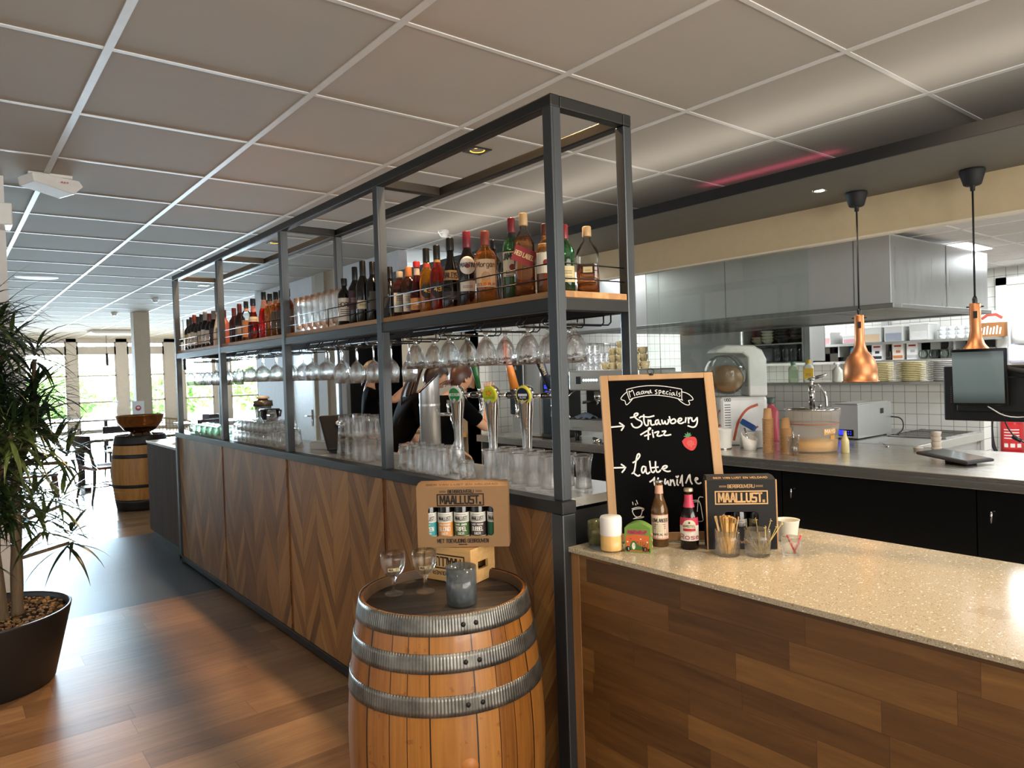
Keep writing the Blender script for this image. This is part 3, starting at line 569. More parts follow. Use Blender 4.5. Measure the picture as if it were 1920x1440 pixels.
gan = thing('bar_shelf_frame', 'tall raw steel shelf frame standing along the whole bar', 'shelf frame', (0, 0, 1.2045))
def gp(mb, name, mat, **k):
    return mb.build(name, mat, gan, loc=(0, 0, -1.2045), **k)
XF0, XF1 = XB, XB+SP; XK1, XK0 = XB+.417, XB+.417-SP; ZT = 2.6413
for k, y in enumerate(YP):
    b = MB(); b.box(XF0, y, 1.2045, XF1, y+SP, ZT-SP); b.box(XF0+.01, y-.0015, 1.21, XF0+.016, y, ZT-.05); gp(b, 'front_post', M['steelv'], bev=.005)
    if k != 1 and k != 3: b = MB(); b.box(XK0, y, 1.2045, XK1, y+SP, ZT-SP); gp(b, 'back_post', M['steelv'], bev=.005)
for x in (XF0, XK0): b = MB(); b.box(x, YB, ZT-SP, x+SP, YE, ZT); gp(b, 'top_rail', M['steelframe'], bev=.005)
for y in YP: b = MB(); b.box(XF1, y, ZT-SP, XK0, y+SP, ZT); gp(b, 'cross_bar', M['inoxx'] if 0 else M['steelframe'], bev=.005)
for x in (XF0, XK0): b = MB(); b.box(x+.001, YB+.002, 1.880, x+SP-.001, YE-.002, 1.927); gp(b, 'shelf_rail', M['steelframe'], bev=.003)
for y in (YB, YE-SP): b = MB(); b.box(XF1, y, 1.880, XK0, y+SP, 1.927); gp(b, 'shelf_cross_bar', M['steelframe'], bev=.003)
for k in range(4):
    y0, y1 = YP[k]+(.003 if k == 0 else SP+.001), YP[k+1]-.001
    b = MB(); b.box(XF0+.012, y0 if k else YB+.05, 1.9275, XK1-.012, y1, 1.951)
    if k == 0: b.box(XF1+.004, YB+.004, 1.9275, XK0-.003, YB+.05, 1.951)
    gp(b, 'shelf_board', M['shelf'], bev=.002)
    b = MB()
    for z in (1.998, 2.052): b.tube([(XF0+.022, y0, z), (XF0+.022, y1, z)], .0026, 6)
    b.tube([(XF0+.022, (y0+y1)/2, 1.951), (XF0+.022, (y0+y1)/2, 2.052)], .0026, 6)
    if k == 0:
        for z in (1.998, 2.052): b.tube([(XF1, YB+.02, z), (XK0, YB+.02, z)], .0026, 6)
    gp(b, 'guard_wire', M['wire'])
# wire racks for the stemware
SLOT = [[2.0, 2.15, 2.43, 2.71, 3.0], [3.24, 3.43, 3.63, 3.83, 4.03, 4.22], [4.62, 4.84, 5.10, 5.37, 5.62], [5.95, 6.20, 6.45, 6.72, 6.97]]
BAYN = ['nearest bay', 'second bay', 'third bay', 'farthest bay']
for k, sl in enumerate(SLOT):
    t = thing('stemware_rack', 'black wire rack under the shelf holding stemware in the '+BAYN[k], 'glass rack', (1.92, (sl[0]+sl[-1])/2, 1.88), 0, 'wire racks under the bar shelf')
    yc = (sl[0]+sl[-1])/2
    for y in sl:
        b = MB()
        for s in (-.02, .02): b.tube([(-.14, y-yc+s, -.002), (-.165, y-yc+s, -.03), (-.15, y-yc+s, -.042), (.15, y-yc+s, -.042), (.165, y-yc+s, -.03), (.165, y-yc+s, -.002)], .003, 6)
        b.tube([(-.15, y-yc-.02, -.042), (-.15, y-yc+.02, -.042)], .003, 6)
        b.build('slot_wire', M['wire'], t)
    b = MB()
    for x in (-.12, .12): b.tube([(x, sl[0]-yc-.03, -.006), (x, sl[-1]-yc+.03, -.006)], .003, 6)
    b.build('cross_wires', M['wire'], t)

# ---------------------------------------------------------------- glassware
def vessel(outer, inner, zi): return [(0, outer[0][1])]+outer+inner+[(0, zi)]
def inv(p): return [(a, -z) for a, z in reversed(p)]
def gmesh(prof, seg=28, rip=None):
    m = MB(); m.lathe(prof, seg, rip=rip); return m
flute = lambda n, d: (lambda a, z: 1-d*abs(math.sin(a*n/2)))
def cut(a, z): return 1-.022*abs(math.sin(a*9+z*190))-.022*abs(math.sin(a*9-z*190))
def swirl(a, z): return 1-.03*abs(math.sin(a*7+z*38))
GOB = vessel([(.034, 0), (.035, .004), (.014, .008), (.0085, .016), (.0085, .030), (.016, .036), (.030, .055), (.042, .085), (.047, .115), (.046, .150)], [(.0445, .150), (.0455, .115), (.040, .085), (.028, .057), (.012, .042)], .040)
WINE = vessel([(.033, 0), (.034, .003), (.008, .008), (.0042, .02), (.0042, .085), (.008, .095), (.028, .115), (.040, .140), (.041, .165), (.035, .215)], [(.0338, .215), (.0396, .165), (.0385, .140), (.027, .118), (.006, .101)], .1)
GIN = vessel([(.035, 0), (.036, .003), (.008, .008), (.005, .018), (.005, .075), (.012, .083), (.036, .10), (.050, .128), (.050, .150), (.043, .195)], [(.041, .195), (.0475, .15), (.0475, .128), (.034, .104), (.006, .09)], .088)
TUM = vessel([(.029, 0), (.031, .003), (.036, .035), (.041, .080)], [(.0385, .080), (.034, .035), (.028, .012)], .011)
TALL = vessel([(.026, 0), (.028, .003), (.030, .05), (.034, .09), (.036, .124)], [(.0335, .124), (.0318, .10), (.028, .05), (.0245, .015)], .013)
TAPER = vessel([(.026, 0), (.027, .003), (.033, .06), (.042, .115)], [(.0395, .115), (.031, .06), (.024, .012)], .011)
SWL = vessel([(.033, 0), (.036, .006), (.031, .03), (.029, .07), (.031, .105), (.038, .133), (.040, .142)], [(.0378, .142), (.0355, .133), (.0285, .11), (.0265, .07), (.028, .03), (.029, .014)], .012)
BEER = vessel([(.030, 0), (.032, .004), (.028, .02), (.030, .06), (.037, .12), (.040, .17), (.038, .215)], [(.036, .215), (.038, .17), (.035, .12), (.028, .06), (.026, .022)], .02)
CAN = vessel([(.038, 0), (.040, .003), (.0415, .05), (.042, .085)], [(.0395, .085), (.039, .05), (.037, .010)], .009)
def proto(name, prof, seg=28, rip=None, mat=None):
    o = gmesh(prof, seg, rip).build(name, mat or M['glass']); o.location = (0, 0, -50); return o
def put(pr, x, y, z, label, cat, group, rz=None):
    o = pr.copy(); COL.objects.link(o); o.location = (x, y, z); o.rotation_euler = (0, 0, R.uniform(0, 6) if rz is None else rz)
    return tag(o, label, cat, group)
goblet = proto('beer_goblet', inv(GOB)); winegl = proto('wine_glass', inv(WINE)); gingl = proto('gin_glass', inv(GIN), 36, cut)
tumb = proto('tumbler', inv(TUM), 30, flute(10, .05)); greent = proto('tumbler', inv(TUM), 28, flute(8, .05), M['greenglass']); tallg = proto('tall_glass', inv(TALL), 30, flute(12, .04)); taper = proto('tapered_glass', inv(TAPER), 24); swlg = proto('swirl_glass', SWL, 32, swirl); beerg = proto('beer_glass', BEER, 28)
NTH = ['first', 'second', 'third', 'fourth', 'fifth', 'sixth', 'seventh', 'eighth', 'ninth', 'tenth', 'eleventh', 'twelfth']
ROWX = ['front', 'middle', 'back']
ZH = 1.845
for k, sl in enumerate(SLOT):
    pr, nm = [(goblet, 'round-bowled beer goblet'), (winegl, 'long-stemmed wine glass'), (gingl, 'cut-patterned gin glass'), (winegl, 'long-stemmed wine glass')][k]
    for j, y in enumerate(sl):
        p2, n2 = (gingl, 'cut-patterned gin glass') if (k == 1 and j >= 4) else (pr, nm)
        for i, x in enumerate((1.80, 1.905, 2.01)[:3 if k == 0 else 2]):
            if k == 0 and i == 2 and j in (0, 3): continue
            o = put(p2, x, y, ZH, '%s hanging in the %s, %s slot from the near end, %s row' % (n2, BAYN[k], NTH[j], ROWX[i]), 'glass', 'stemware hanging in the bar racks')
            if k == 0:   # printed brewery mark on the bowl
                q = MB(); text(q, 'Affligem', .010, lambda a, b_, l: Vector(((.0468+l)*math.sin(a/.0468), -(.0468+l)*math.cos(a/.0468), -.118-b_)), 0, .2, sub=.003); rect(q, -.005, .016, .005, .026, lambda a, b_, l: Vector(((.0468+l)*math.sin(a/.0468), -(.0468+l)*math.cos(a/.0468), -.118-b_)), 0)
                if 'gobmark' not in globals(): gobmark = q.build('printed_mark', P('#3a2b28', .5)); gobmark.location = (0, 0, -50)
                c = gobmark.copy(); COL.objects.link(c); c.parent = o; c.location = (0, 0, 0); o.rotation_euler = (0, 0, math.atan2(-x, y)+R.uniform(-.5, .5))
ZW = 1.2042
PLC = ['front', 'second', 'third']
for j in range(5):
    for i, x in enumerate((1.80, 1.90)):
        put(greent, x, 6.92-.16*j, ZW+.080, 'pale green upturned tumbler on the bar, %s from the far post, %s row' % (NTH[j], PLC[i]), 'glass', 'green tumblers on the bar')
for lv in range(2):
    for j in range(8):
        for i, x in enumerate((1.80, 1.89, 1.98)):
            put(tumb, x, 5.68-.091*j, ZW+.080*(lv+1)+.0005*lv, 'ribbed tumbler in the big block, %s layer, %s row, %s from its far end' % (['lower', 'upper'][lv], PLC[i], NTH[j]), 'glass', 'tumblers stacked on the bar')
put(tumb, 1.86, 5.12, ZW+.241, 'single upturned ribbed tumbler on top of the big tumbler block', 'glass', 'tumblers stacked on the bar')
for j in range(3):
    for i, x in enumerate((1.79, 1.885)):
        put(taper, x, 4.93-.10*j, ZW+.115, 'tapered glass right of the tumbler block, %s row, %s from the block' % (PLC[i], NTH[j]), 'glass', 'tapered glasses on the bar')
for lv in range(2):
    for j in range(4 if lv == 0 else 3):
        for i, x in enumerate((1.80, 1.89)):
            put(tallg, x, 3.84-.10*j-.02*lv, ZW+.124*(lv+1)+.0005*lv, 'tall glass right of the black tablet, %s layer, %s row, %s from it' % (['lower', 'upper'][lv], PLC[i], NTH[j]), 'glass', 'tall glasses stacked beside the tablet')
for j in range(5):
    for i, x in enumerate((1.79, 1.88)):
        put(tallg, x, 3.12-.085*j, ZW+.124, 'tall upturned glass in the nearest bay, %s row, %s from the post' % (PLC[i], NTH[j]), 'glass', 'tall glasses in the nearest bay')
put(tumb, 1.80, 2.60, ZW+.080, 'upturned tumbler in front of the first beer tap', 'glass', 'tall glasses in the nearest bay'); put(tallg, 1.88, 2.53, ZW+.124, 'lone tall glass between the tap columns', 'glass', 'tall glasses in the nearest bay')
for j in range(6):
    for i, x in enumerate((1.80, 1.89)):
        if j == 5 and i == 0: continue
        put(swlg, x, 2.42-.092*j, ZW, 'swirl-patterned glass near the corner post, %s row, %s from the taps' % (PLC[i], NTH[j]), 'glass', 'swirl glasses by the corner post')
# tall beer glasses on the shelf, second bay
ZS = 1.9512
for j in range(7):
    for i, x in enumerate((1.79, 1.88, 1.97)):
        put(beerg, x, 4.36-.088*j, ZS, 'tall beer glass on the upper shelf, %s row, %s from the far post' % (PLC[i], NTH[j]), 'glass', 'beer glasses on the upper shelf')
# ================================================================ bottles
BP = dict(
 spirit=[(.95, 0), (1, .012), (1, .60), (.97, .65), (.78, .715), (.46, .765), (.37, .80), (.36, .93)],
 wine=[(.95, 0), (1, .012), (1, .58), (.93, .635), (.55, .715), (.40, .77), (.37, .95)],
 hock=[(.95, 0), (1, .012), (1, .40), (.85, .52), (.55, .68), (.40, .78), (.37, .95)],
 square=[(.94, 0, 5), (1, .012, 6), (1, .60, 6), (.93, .66, 5), (.66, .74, 3), (.36, .80, 2), (.34, .93, 2)],
 cone=[(.95, 0), (1, .012), (1.0, .28), (.86, .42), (.60, .60), (.42, .70), (.36, .76), (.35, .93)],
 slim=[(.95, 0), (1, .012), (.95, .30), (1, .45), (.84, .58), (.50, .70), (.40, .76), (.38, .93)],
 flask=[(.95, 0, 4), (1, .015, 5), (1, .66, 5), (.80, .74, 4), (.42, .80, 2), (.38, .84, 2), (.38, .93, 2)],
 beer=[(.94, 0), (1, .012), (1, .52), (.95, .575), (.70, .67), (.50, .76), (.44, .86), (.42, .965), (.46, .97), (.46, .985)],
 stub=[(.94, 0), (1, .012), (1, .45), (.93, .55), (.66, .66), (.47, .75), (.42, .86), (.40, .965), (.45, .97), (.45, .985)])
def body_r(kind, z):
    p = BP[kind]
    for a, b in zip(p, p[1:]):
        if a[1] <= z <= b[1]: return a[0]+(b[0]-a[0])*(z-a[1])/max(1e-6, b[1]-a[1])
    return p[-1][0]
CLEAR = thin_glass('clear_bottle', '#f4f6f4', 1.6)
def bottle(name, label, x, y, z, kind, H, r, glass, cap, capr=.42, cap0=.87, liquid=None, level=.6, labels=(), neck=None, group=None, cat='bottle', turn=0., rip=None, dome=False, faceto=None):
    rz = math.atan2(-x, y)+turn if faceto is None else faceto
    t = thing(name, label, cat, (x, y, z), rz, group)
    pr = [(0, 0)]+[(a[0]*r, a[1]*H)+tuple(a[2:]) for a in BP[kind]]
    b = MB(); b.lathe(pr+[(0, pr[-1][1])], 24 if kind not in ('square', 'flask') else 36, rip=rip); b.build('bottle_body', glass, t)
    if liquid is not None:
        lp = [(0, .008)]+[(max(.004, a[0]*r-.0035), max(.008, a[1]*H))+tuple(a[2:]) for a in BP[kind] if a[1] < level]
        lp += [(max(.004, body_r(kind, level)*r-.0035), level*H)+((6,) if kind in ('square', 'flask') and level < .6 else ()), (0, level*H)]
        b = MB(); b.lathe(lp, 24 if kind not in ('square', 'flask') else 36, rip=rip); b.build('liquid', liquid, t)
    b = MB(); c = capr*r
    b.lathe([(0, cap0*H), (c, cap0*H), (c*1.02, cap0*H+.003), (c, H-.003), (c*.9, H), (0, H)], 16); b.build('cap', cap, t)
    for (z0, z1, hw, colr, tx) in labels:
        q = MB(); rr = body_r(kind, (z0+z1)/2)*r+.0006; sq = kind in ('square', 'flask')
        mp = cyl(rr) if not sq else (lambda a, b_, l, rr=rr: Vector((a, -rr-l, b_)))
        w = hw*rr if not sq else min(hw, .9)*rr
        if (z0 < .62 < z1) or abs(body_r(kind, z0)-body_r(kind, z1)) > .03:
            def mp(a, b_, l, r0=rr): rb = body_r(kind, b_/H)*r+.0008+l; t_ = -PI/2+a/r0; return Vector((rb*math.cos(t_), rb*math.sin(t_), b_))
        if isinstance(colr, tuple):     # oval label
            blob(q, [(w*math.cos(i*PI/12), (z0+z1)/2*H+(z1-z0)/2*H*math.sin(i*PI/12)) for i in range(24)], mp, 0); colr = colr[0]
        else: rect(q, -w, z0*H, w, z1*H, mp, 0, .0003, 10, 3)
        mats = [P(colr, .55)]
        for (s, hrel, tc, zrel) in tx:
            mats.append(P(tc, .5)); hh = hrel*(z1-z0)*H
            if s == '#': rect(q, -w*.9, (z0+(z1-z0)*zrel)*H, w*.9, (z0+(z1-z0)*zrel)*H+hh, mp, len(mats)-1, .0008, 8, 1)
            elif s == '@': blob(q, [(hh*math.cos(i*PI/10), (z0+(z1-z0)*zrel)*H+hh*math.sin(i*PI/10)) for i in range(20)], mp, len(mats)-1, .0008)
            elif s == '~':
                for ln in range(3): rect(q, -w*.6, (z0+(z1-z0)*(zrel+.09*ln))*H, w*.6, (z0+(z1-z0)*(zrel+.09*ln+.03))*H, mp, len(mats)-1, .0008, 6, 1)
            else: text(q, s, hh, mp, len(mats)-1, .17, sub=.004, lift=.001, width=w*1.75 if len(s) > 3 else None, oy=(z0+(z1-z0)*zrel)*H)
        q.build('label', mats, t)
    if neck:
        q = MB(); z0, z1, colr = neck; q.lathe([((body_r(kind, zz))*r+.0008, zz*H) for zz in (z0, (z0+z1)/2, z1)], 18); q.build('neck_label', P(colr, .5), t)
    return t
BG = bottle_glass; DG = dark_glass; BKC = P('#101012', .3, name='black_cap')
red = P('#7c1a20', .35); gold = P('#b79257', .35, .3); goldc = P('#c9a777', .4)
L = 'standing on the upper shelf'
gS = 'spirits on the nearest shelf bay'
# nearest bay, from the corner post to the second post
bottle('whisky_bottle', 'half-empty clear square whisky bottle at the right end of the shelf', 2.045, 2.06, ZS, 'square', .285, .045, CLEAR, goldc, .40, .86, BG('#c26a1a'), .46, [(.33, .40, .35, '#d8cfae', [('~', .1, '#555', .1)])] if 0 else [(.34, .42, .4, '#c9b98a', [('~', .1, '#554a33', .25)])], group=gS)
bottle('whisky_bottle', 'green whisky bottle with red cap and cream label right of the corner post', 1.94, 2.078, ZS, 'spirit', .285, .037, BG('#2f7d35'), red, .40, .80, BG('#4d4a12'), .5, [(.20, .42, 1.2, '#cfc28e', [('~', .1, '#4a3c20', .5), ('~', .1, '#4a3c20', .15)])], group=gS)
bottle('whisky_bottle', 'amber whisky bottle with cream label and red bird mark, half behind the corner post', 1.815, 2.05, ZS, 'spirit', .27, .037, BG('#d98b2a'), P('#5c2a1e', .4), .42, .84, BG('#c9731c'), .7, [(.30, .72, 1.2, '#e6dcc4', [('GROUSE', .16, '#6b4a2c', .70), ('@', .10, '#8e2a22', .35)])], group=gS)
t = bottle('whisky_bottle', 'tall square whisky bottle with slanted red label and gold cap', 1.785, 2.142, ZS, 'square', .325, .040, CLEAR, goldc, .42, .85, BG('#d07d1c'), .72, [], group=gS)
q = MB(); mp = flat(T3(0, -.0405, .155, 0, 0, .42)); rect(q, -.044, -.03, .044, .03, mp, 0, .0005); text(q, 'RED LABEL', .016, mp, 1, .17, lift=.001, width=.075, oy=-.006); q.build('label', [P('#8e1f22', .5), P('#e2c98f', .5)], t)
bottle('whiskey_bottle', 'green whiskey bottle with red capsule and tall cream label', 1.80, 2.235, ZS, 'spirit', .325, .038, BG('#31742c'), P('#7e1a25', .35), .40, .82, BG('#8f9a28'), .6, [(.28, .58, 1.25, '#ddd3b4', [('JAMESON', .24, '#1e2a24', .68), ('@', .13, '#8e2a22', .36), ('~', .1, '#3d3a30', .02)])], neck=(.76, .82, '#1d1d1b'), group=gS)
bottle('vodka_bottle', 'clear glass bottle squeezed behind the gold rum bottle', 1.89, 2.36, ZS, 'spirit', .26, .036, CLEAR, BKC, .42, .86, BG('#e8e6df'), .55, [(.3, .5, 1.1, '#e4e2dc', [('~', .1, '#5a5a5a', .4)])], group=gS)
bottle('rum_bottle', 'gold rum bottle with cream and orange label and ribbed shoulder', 1.79, 2.40, ZS, 'spirit', .30, .046, BG('#e09a2a'), P('#8d3b2c', .4), .40, .80, BG('#dd8d18'), .7, [(.22, .60, 1.0, '#d3b592', [('Morgan', .17, '#5b2a1c', .72), ('@', .17, '#b8906a', .38), ('GOLD RUM', .09, '#8a2a1e', .05)]), (.24, .36, .4, '#e08a2c', [])], neck=(.80, .865, '#b78a56'), group=gS, rip=lambda a, z: 1+(.018*math.sin(a*20) if .175 < z < .19 else 0))
bottle('vermouth_bottle', 'tall dark vermouth bottle with round white label and red neck', 1.80, 2.545, ZS, 'wine', .325, .041, DG('#1a0d0c'), P('#7d2430', .3), .44, .78, None, .6, [(.42, .66, (.9), ('#e6e2da',), [('@', .13, '#a83a34', .46), ('MARTINI', .22, '#23272e', .40)]), (.20, .34, .9, '#d8d2c6', [('~', .1, '#44403a', .3)])], group=gS)
bottle('cream_liqueur_bottle', 'black cream liqueur bottle with arched cream label left of the vermouth', 1.79, 2.66, ZS, 'cone', .315, .041, DG('#0f0d0c'), P('#0c0c0d', .3), .42, .82, None, .6, [(.40, .54, 1.1, '#8d7350', [('BAILEYS', .5, '#2a1610', .25)]), (.12, .24, .9, '#26221e', [('~', .1, '#8d8676', .3)])], group=gS)
bottle('liqueur_bottle', 'red liqueur bottle with black round number label and black neck', 1.79, 2.77, ZS, 'slim', .30, .037, BG('#c4281a'), BKC, .42, .78, BG('#b01d12'), .66, [(.20, .46, (.9), ('#171413',), [('43', .24, '#d8b566', .38)])], neck=(.74, .78, '#b98a3c'), group=gS)
bottle('liqueur_bottle', 'yellow liqueur bottle with black round number label and red collar', 1.79, 2.86, ZS, 'slim', .30, .037, BG('#f2b51c'), BKC, .42, .78, BG('#f0a80c'), .66, [(.22, .46, (.9), ('#241c12',), [('43', .24, '#e6c46c', .38)])], neck=(.70, .76, '#a03024'), group=gS)
bottle('liqueur_bottle', 'short red liqueur bottle with red cap and cream label left of the yellow bottle', 1.785, 2.94, ZS, 'cone', .25, .037, BG('#8d1418'), P('#b02a30', .35), .44, .88, BG('#7d0f14'), .6, [(.08, .30, 1.1, '#c98a4a', [('@', .12, '#e8dcc0', .5), ('~', .1, '#5a2a16', .1)])], neck=(.74, .87, '#d9c6b0'), group=gS)
bottle('brandy_bottle', 'square brown bottle with orange cap and white label', 1.79, 3.025, ZS, 'flask', .235, .036, BG('#5e2a12'), P('#b9743a', .45), .46, .80, BG('#4d1d0c'), .6, [(.08, .46, .8, '#c9bfae', [('~', .1, '#5a4a3c', .6), ('~', .1, '#5a4a3c', .2)])], group=gS)
bottle('liqueur_bottle', 'dark red square bottle with pale label at the far end of the nearest bay', 1.79, 3.112, ZS, 'flask', .225, .037, BG('#5a1418'), P('#a89a86', .4), .46, .86, BG('#48090d'), .6, [(.10, .52, .8, '#b9b09c', [('~', .1, '#4e463c', .6)])], group=gS)
for x, y, h, lb in ((1.885, 3.115, .245, 'dark bottle at the back beside the second post'), (1.90, 3.02, .245, 'dark bottle with black cap behind the square brown bottle'), (1.90, 2.93, .24, 'dark bottle with black cap behind the short red liqueur'), (1.91, 2.80, .24, 'dark bottle behind the yellow liqueur'), (1.91, 2.64, .25, 'dark bottle behind the black cream liqueur'), (1.91, 2.50, .29, 'dark green bottle behind the vermouth')):
    bottle('spirit_bottle', lb, x, y, ZS, 'spirit', h, .035, DG('#14100e'), BKC, .42, .86, None, .5, [(.2, .5, 1., '#8d8474', [('~', .1, '#3a342c', .4)])] if y > 2.7 else [], group=gS)
bx = thing('bottle_carton', 'black gift carton with pale lettering at the back by the second post', 'carton', (2.0, 3.085, ZS), math.atan2(-1.975, 3.08)); q = MB(); q.box(-.045, -.045, 0, .045, .045, .235); q.build('carton_body', P('#12100f', .4), bx); q = MB(); text(q, 'WHISKY', .014, flat(T3(0, -.0456, .19)), 0, .18, width=.07); q.build('lettering', P('#b9a06a', .4), bx)
# second bay
gW = 'bottles in the second shelf bay'
bottle('gin_bottle', 'dark bottle with white label and vertical letters beside the beer glasses', 1.79, 3.73, ZS, 'spirit', .265, .037, DG('#120d0c'), BKC, .46, .84, None, .5, [(.10, .58, 1.1, '#d9cfc0', [('HORN', .18, '#3a1820', .62), ('~', .1, '#3a1820', .3)])], group=gW)
bottle('wine_bottle', 'black wine bottle with maroon label in the second bay', 1.80, 3.615, ZS, 'wine', .315, .037, DG('#0e0b0b'), BKC, .42, .76, None, .5, [(.25, .58, 1.1, '#3f1d28', [('~', .1, '#b59a90', .4)])], group=gW)
bottle('wine_bottle', 'tallest black wine bottle with small cream label in the second bay', 1.79, 3.50, ZS, 'wine', .33, .039, DG('#0b0a0b'), BKC, .42, .74, None, .5, [(.22, .36, 1.0, '#d8cba8', [('~', .1, '#4e4030', .35)])], group=gW)
bottle('wine_bottle', 'black wine bottle next to the tallest one, grey stripe label', 1.80, 3.41, ZS, 'wine', .315, .037, DG('#0c0b0c'), BKC, .42, .78, None, .5, [(.2, .5, .5, '#5f5b58', [])], group=gW)
bottle('wine_bottle', 'black wine bottle half hidden by the second post', 1.80, 3.30, ZS, 'wine', .29, .037, DG('#0c0b0c'), BKC, .42, .78, None, .5, [], group=gW)
bottle('wine_bottle', 'black wine bottle behind, in the second bay', 1.92, 3.44, ZS, 'wine', .30, .037, DG('#0c0b0c'), BKC, .42, .78, None, .5, [], group=gW)
# third bay
gL = 'liqueurs in the third shelf bay'
for a in (('liqueur_bottle', 'amber bottle with black cap right beside the third post', 1.79, 4.56, 'spirit', .30, '#b85a16', '#101010', [(.15, .55, 1., '#4a3c30', [('~', .1, '#b9a47a', .4)])], None),
          ('liqueur_bottle', 'dark orange bottle second from the third post', 1.79, 4.67, 'spirit', .30, '#b8691a', '#101010', [(.15, .55, 1., '#5a4a3a', [])], (.72, .86, '#9a7a62')),
          ('liqueur_bottle', 'golden bottle third from the third post', 1.79, 4.77, 'spirit', .30, '#e0941c', '#101010', [(.15, .55, 1., '#5e5140', [])], (.72, .86, '#b98a6a')),
          ('liqueur_bottle', 'yellow gold bottle with pink neck left of the golden one', 1.79, 4.88, 'spirit', .30, '#eaa41e', '#101010', [], (.72, .86, '#c4917a')),
          ('aperitif_bottle', 'bright orange red ribbed aperitif bottle with black cap', 1.79, 5.00, 'slim', .325, '#ff2a12', '#141618', [], (.64, .85, '#e0a486')),
          ('wine_bottle', 'dark red bottle with blue cap behind the ribbed aperitif', 1.86, 5.15, 'wine', .285, '#6a1020', '#20263c', [(.3, .45, 1., '#d8c6c0', [])], None),
          ('aperitif_bottle', 'cone-shaped pink red bottle with white band and dark blue cap', 1.79, 5.22, 'cone', .30, '#a81430', '#1a2036', [(.44, .56, 1.4, '#ded6be', [('~', .15, '#8e4a44', .25)])], (.68, .82, '#e08a76')),
          ('gin_bottle', 'clear bottle of peach liquid with black cap', 1.79, 5.37, 'spirit', .295, '#e08a50', '#131313', [(.10, .52, .9, '#d89058', [])], (.76, .86, '#c98a6a')),
          ('wine_bottle', 'dark bottle with maroon capsule beside the fourth post', 1.79, 5.52, 'wine', .29, '#1a0a0c', '#4a1a1e', [(.2, .42, 1., '#8d7f76', [])], None),
          ('wine_bottle', 'dark bottle half hidden by the fourth post', 1.79, 5.65, 'wine', .27, '#2a0e12', '#4a1a1e', [], None),
          ('spirit_bottle', 'dark bottle behind the cone-shaped one', 1.90, 5.32, 'wine', .26, '#141210', '#141414', [], None)):
    nm, lb, x, y, kd, H, cl, cp, lbs, nk = a; dk = sum(lin(cl)[:3]) < .16
    clear = 'peach' in lb
    bottle(nm, lb, x, y, ZS, kd, H, .042 if kd == 'cone' else .038, DG(cl) if dk else (CLEAR if clear else BG(cl)), P(cp, .3), .44, .83 if not dk else .76, None if dk else BG(cl), .48 if clear else .66, lbs, nk, group=gL, rip=(lambda a, z: 1-.05*abs(math.sin(a*9))*(z < .2)) if 'ribbed' in lb and 'behind' not in lb else None)
# farthest bay: wines
gV = 'wines in the farthest shelf bay'
capn = dict(zip(['#5b1f22', '#18181a', '#6d2a1e', '#1c1c1e', '#8a8a88', '#3a1014', '#7a7672'], ['maroon', 'black', 'rust', 'jet', 'silver', 'wine-red', 'grey']))
for j, (y, cp, lc) in enumerate(((6.98, '#18181a', '#b09a6a'), (6.88, '#1c1c1e', '#d6cfc2'), (6.78, '#6d2a1e', '#cfc6b6'), (6.67, '#18181a', '#d8d2c6'), (6.56, '#1c1c1e', '#cabfa8'), (6.45, '#8a8a88', '#e0dcd2'), (6.33, '#5b1f22', '#dcd8d0'), (6.21, '#7a7672', '#3a2a2c'))):
    bottle('wine_bottle', 'dark wine bottle with %s cap and pale label, %s from the far post' % (capn[cp], NTH[j]), 1.80, y, ZS, 'wine', .285+.012*(j % 3), .038, DG('#100c0e'), P(cp, .35), .44, .76, None, .5, [(.12, .50, 1.25, lc, [('~', .1, '#4a4038', .4)])], group=gV)
bottle('wine_bottle', 'large bottle with tall white wrap label beside the fourth post from the corner', 1.80, 6.07, ZS, 'cone', .33, .046, P('#c9c2b4', .5), P('#15161a', .35), .40, .83, None, .5, [(.20, .50, 1.2, '#d8d2c4', [('~', .12, '#5a4638', .55)])], group=gV)
bottle('wine_bottle', 'rosy wrapped bottle half hidden by the fourth post', 1.80, 5.93, ZS, 'wine', .28, .04, P('#8a4a44', .5), P('#3a1a1c', .35), .42, .78, None, .5, [], group=gV)
for j, y in enumerate((6.9, 6.74, 6.58, 6.42)):
    bottle('wine_bottle', 'dark wine bottle in the back row of the farthest bay, %s from the far post' % NTH[j], 1.92, y, ZS, 'wine', .30, .037, DG('#120c0d'), P('#5b1f22', .35), .44, .78, None, .5, [], group=gV)
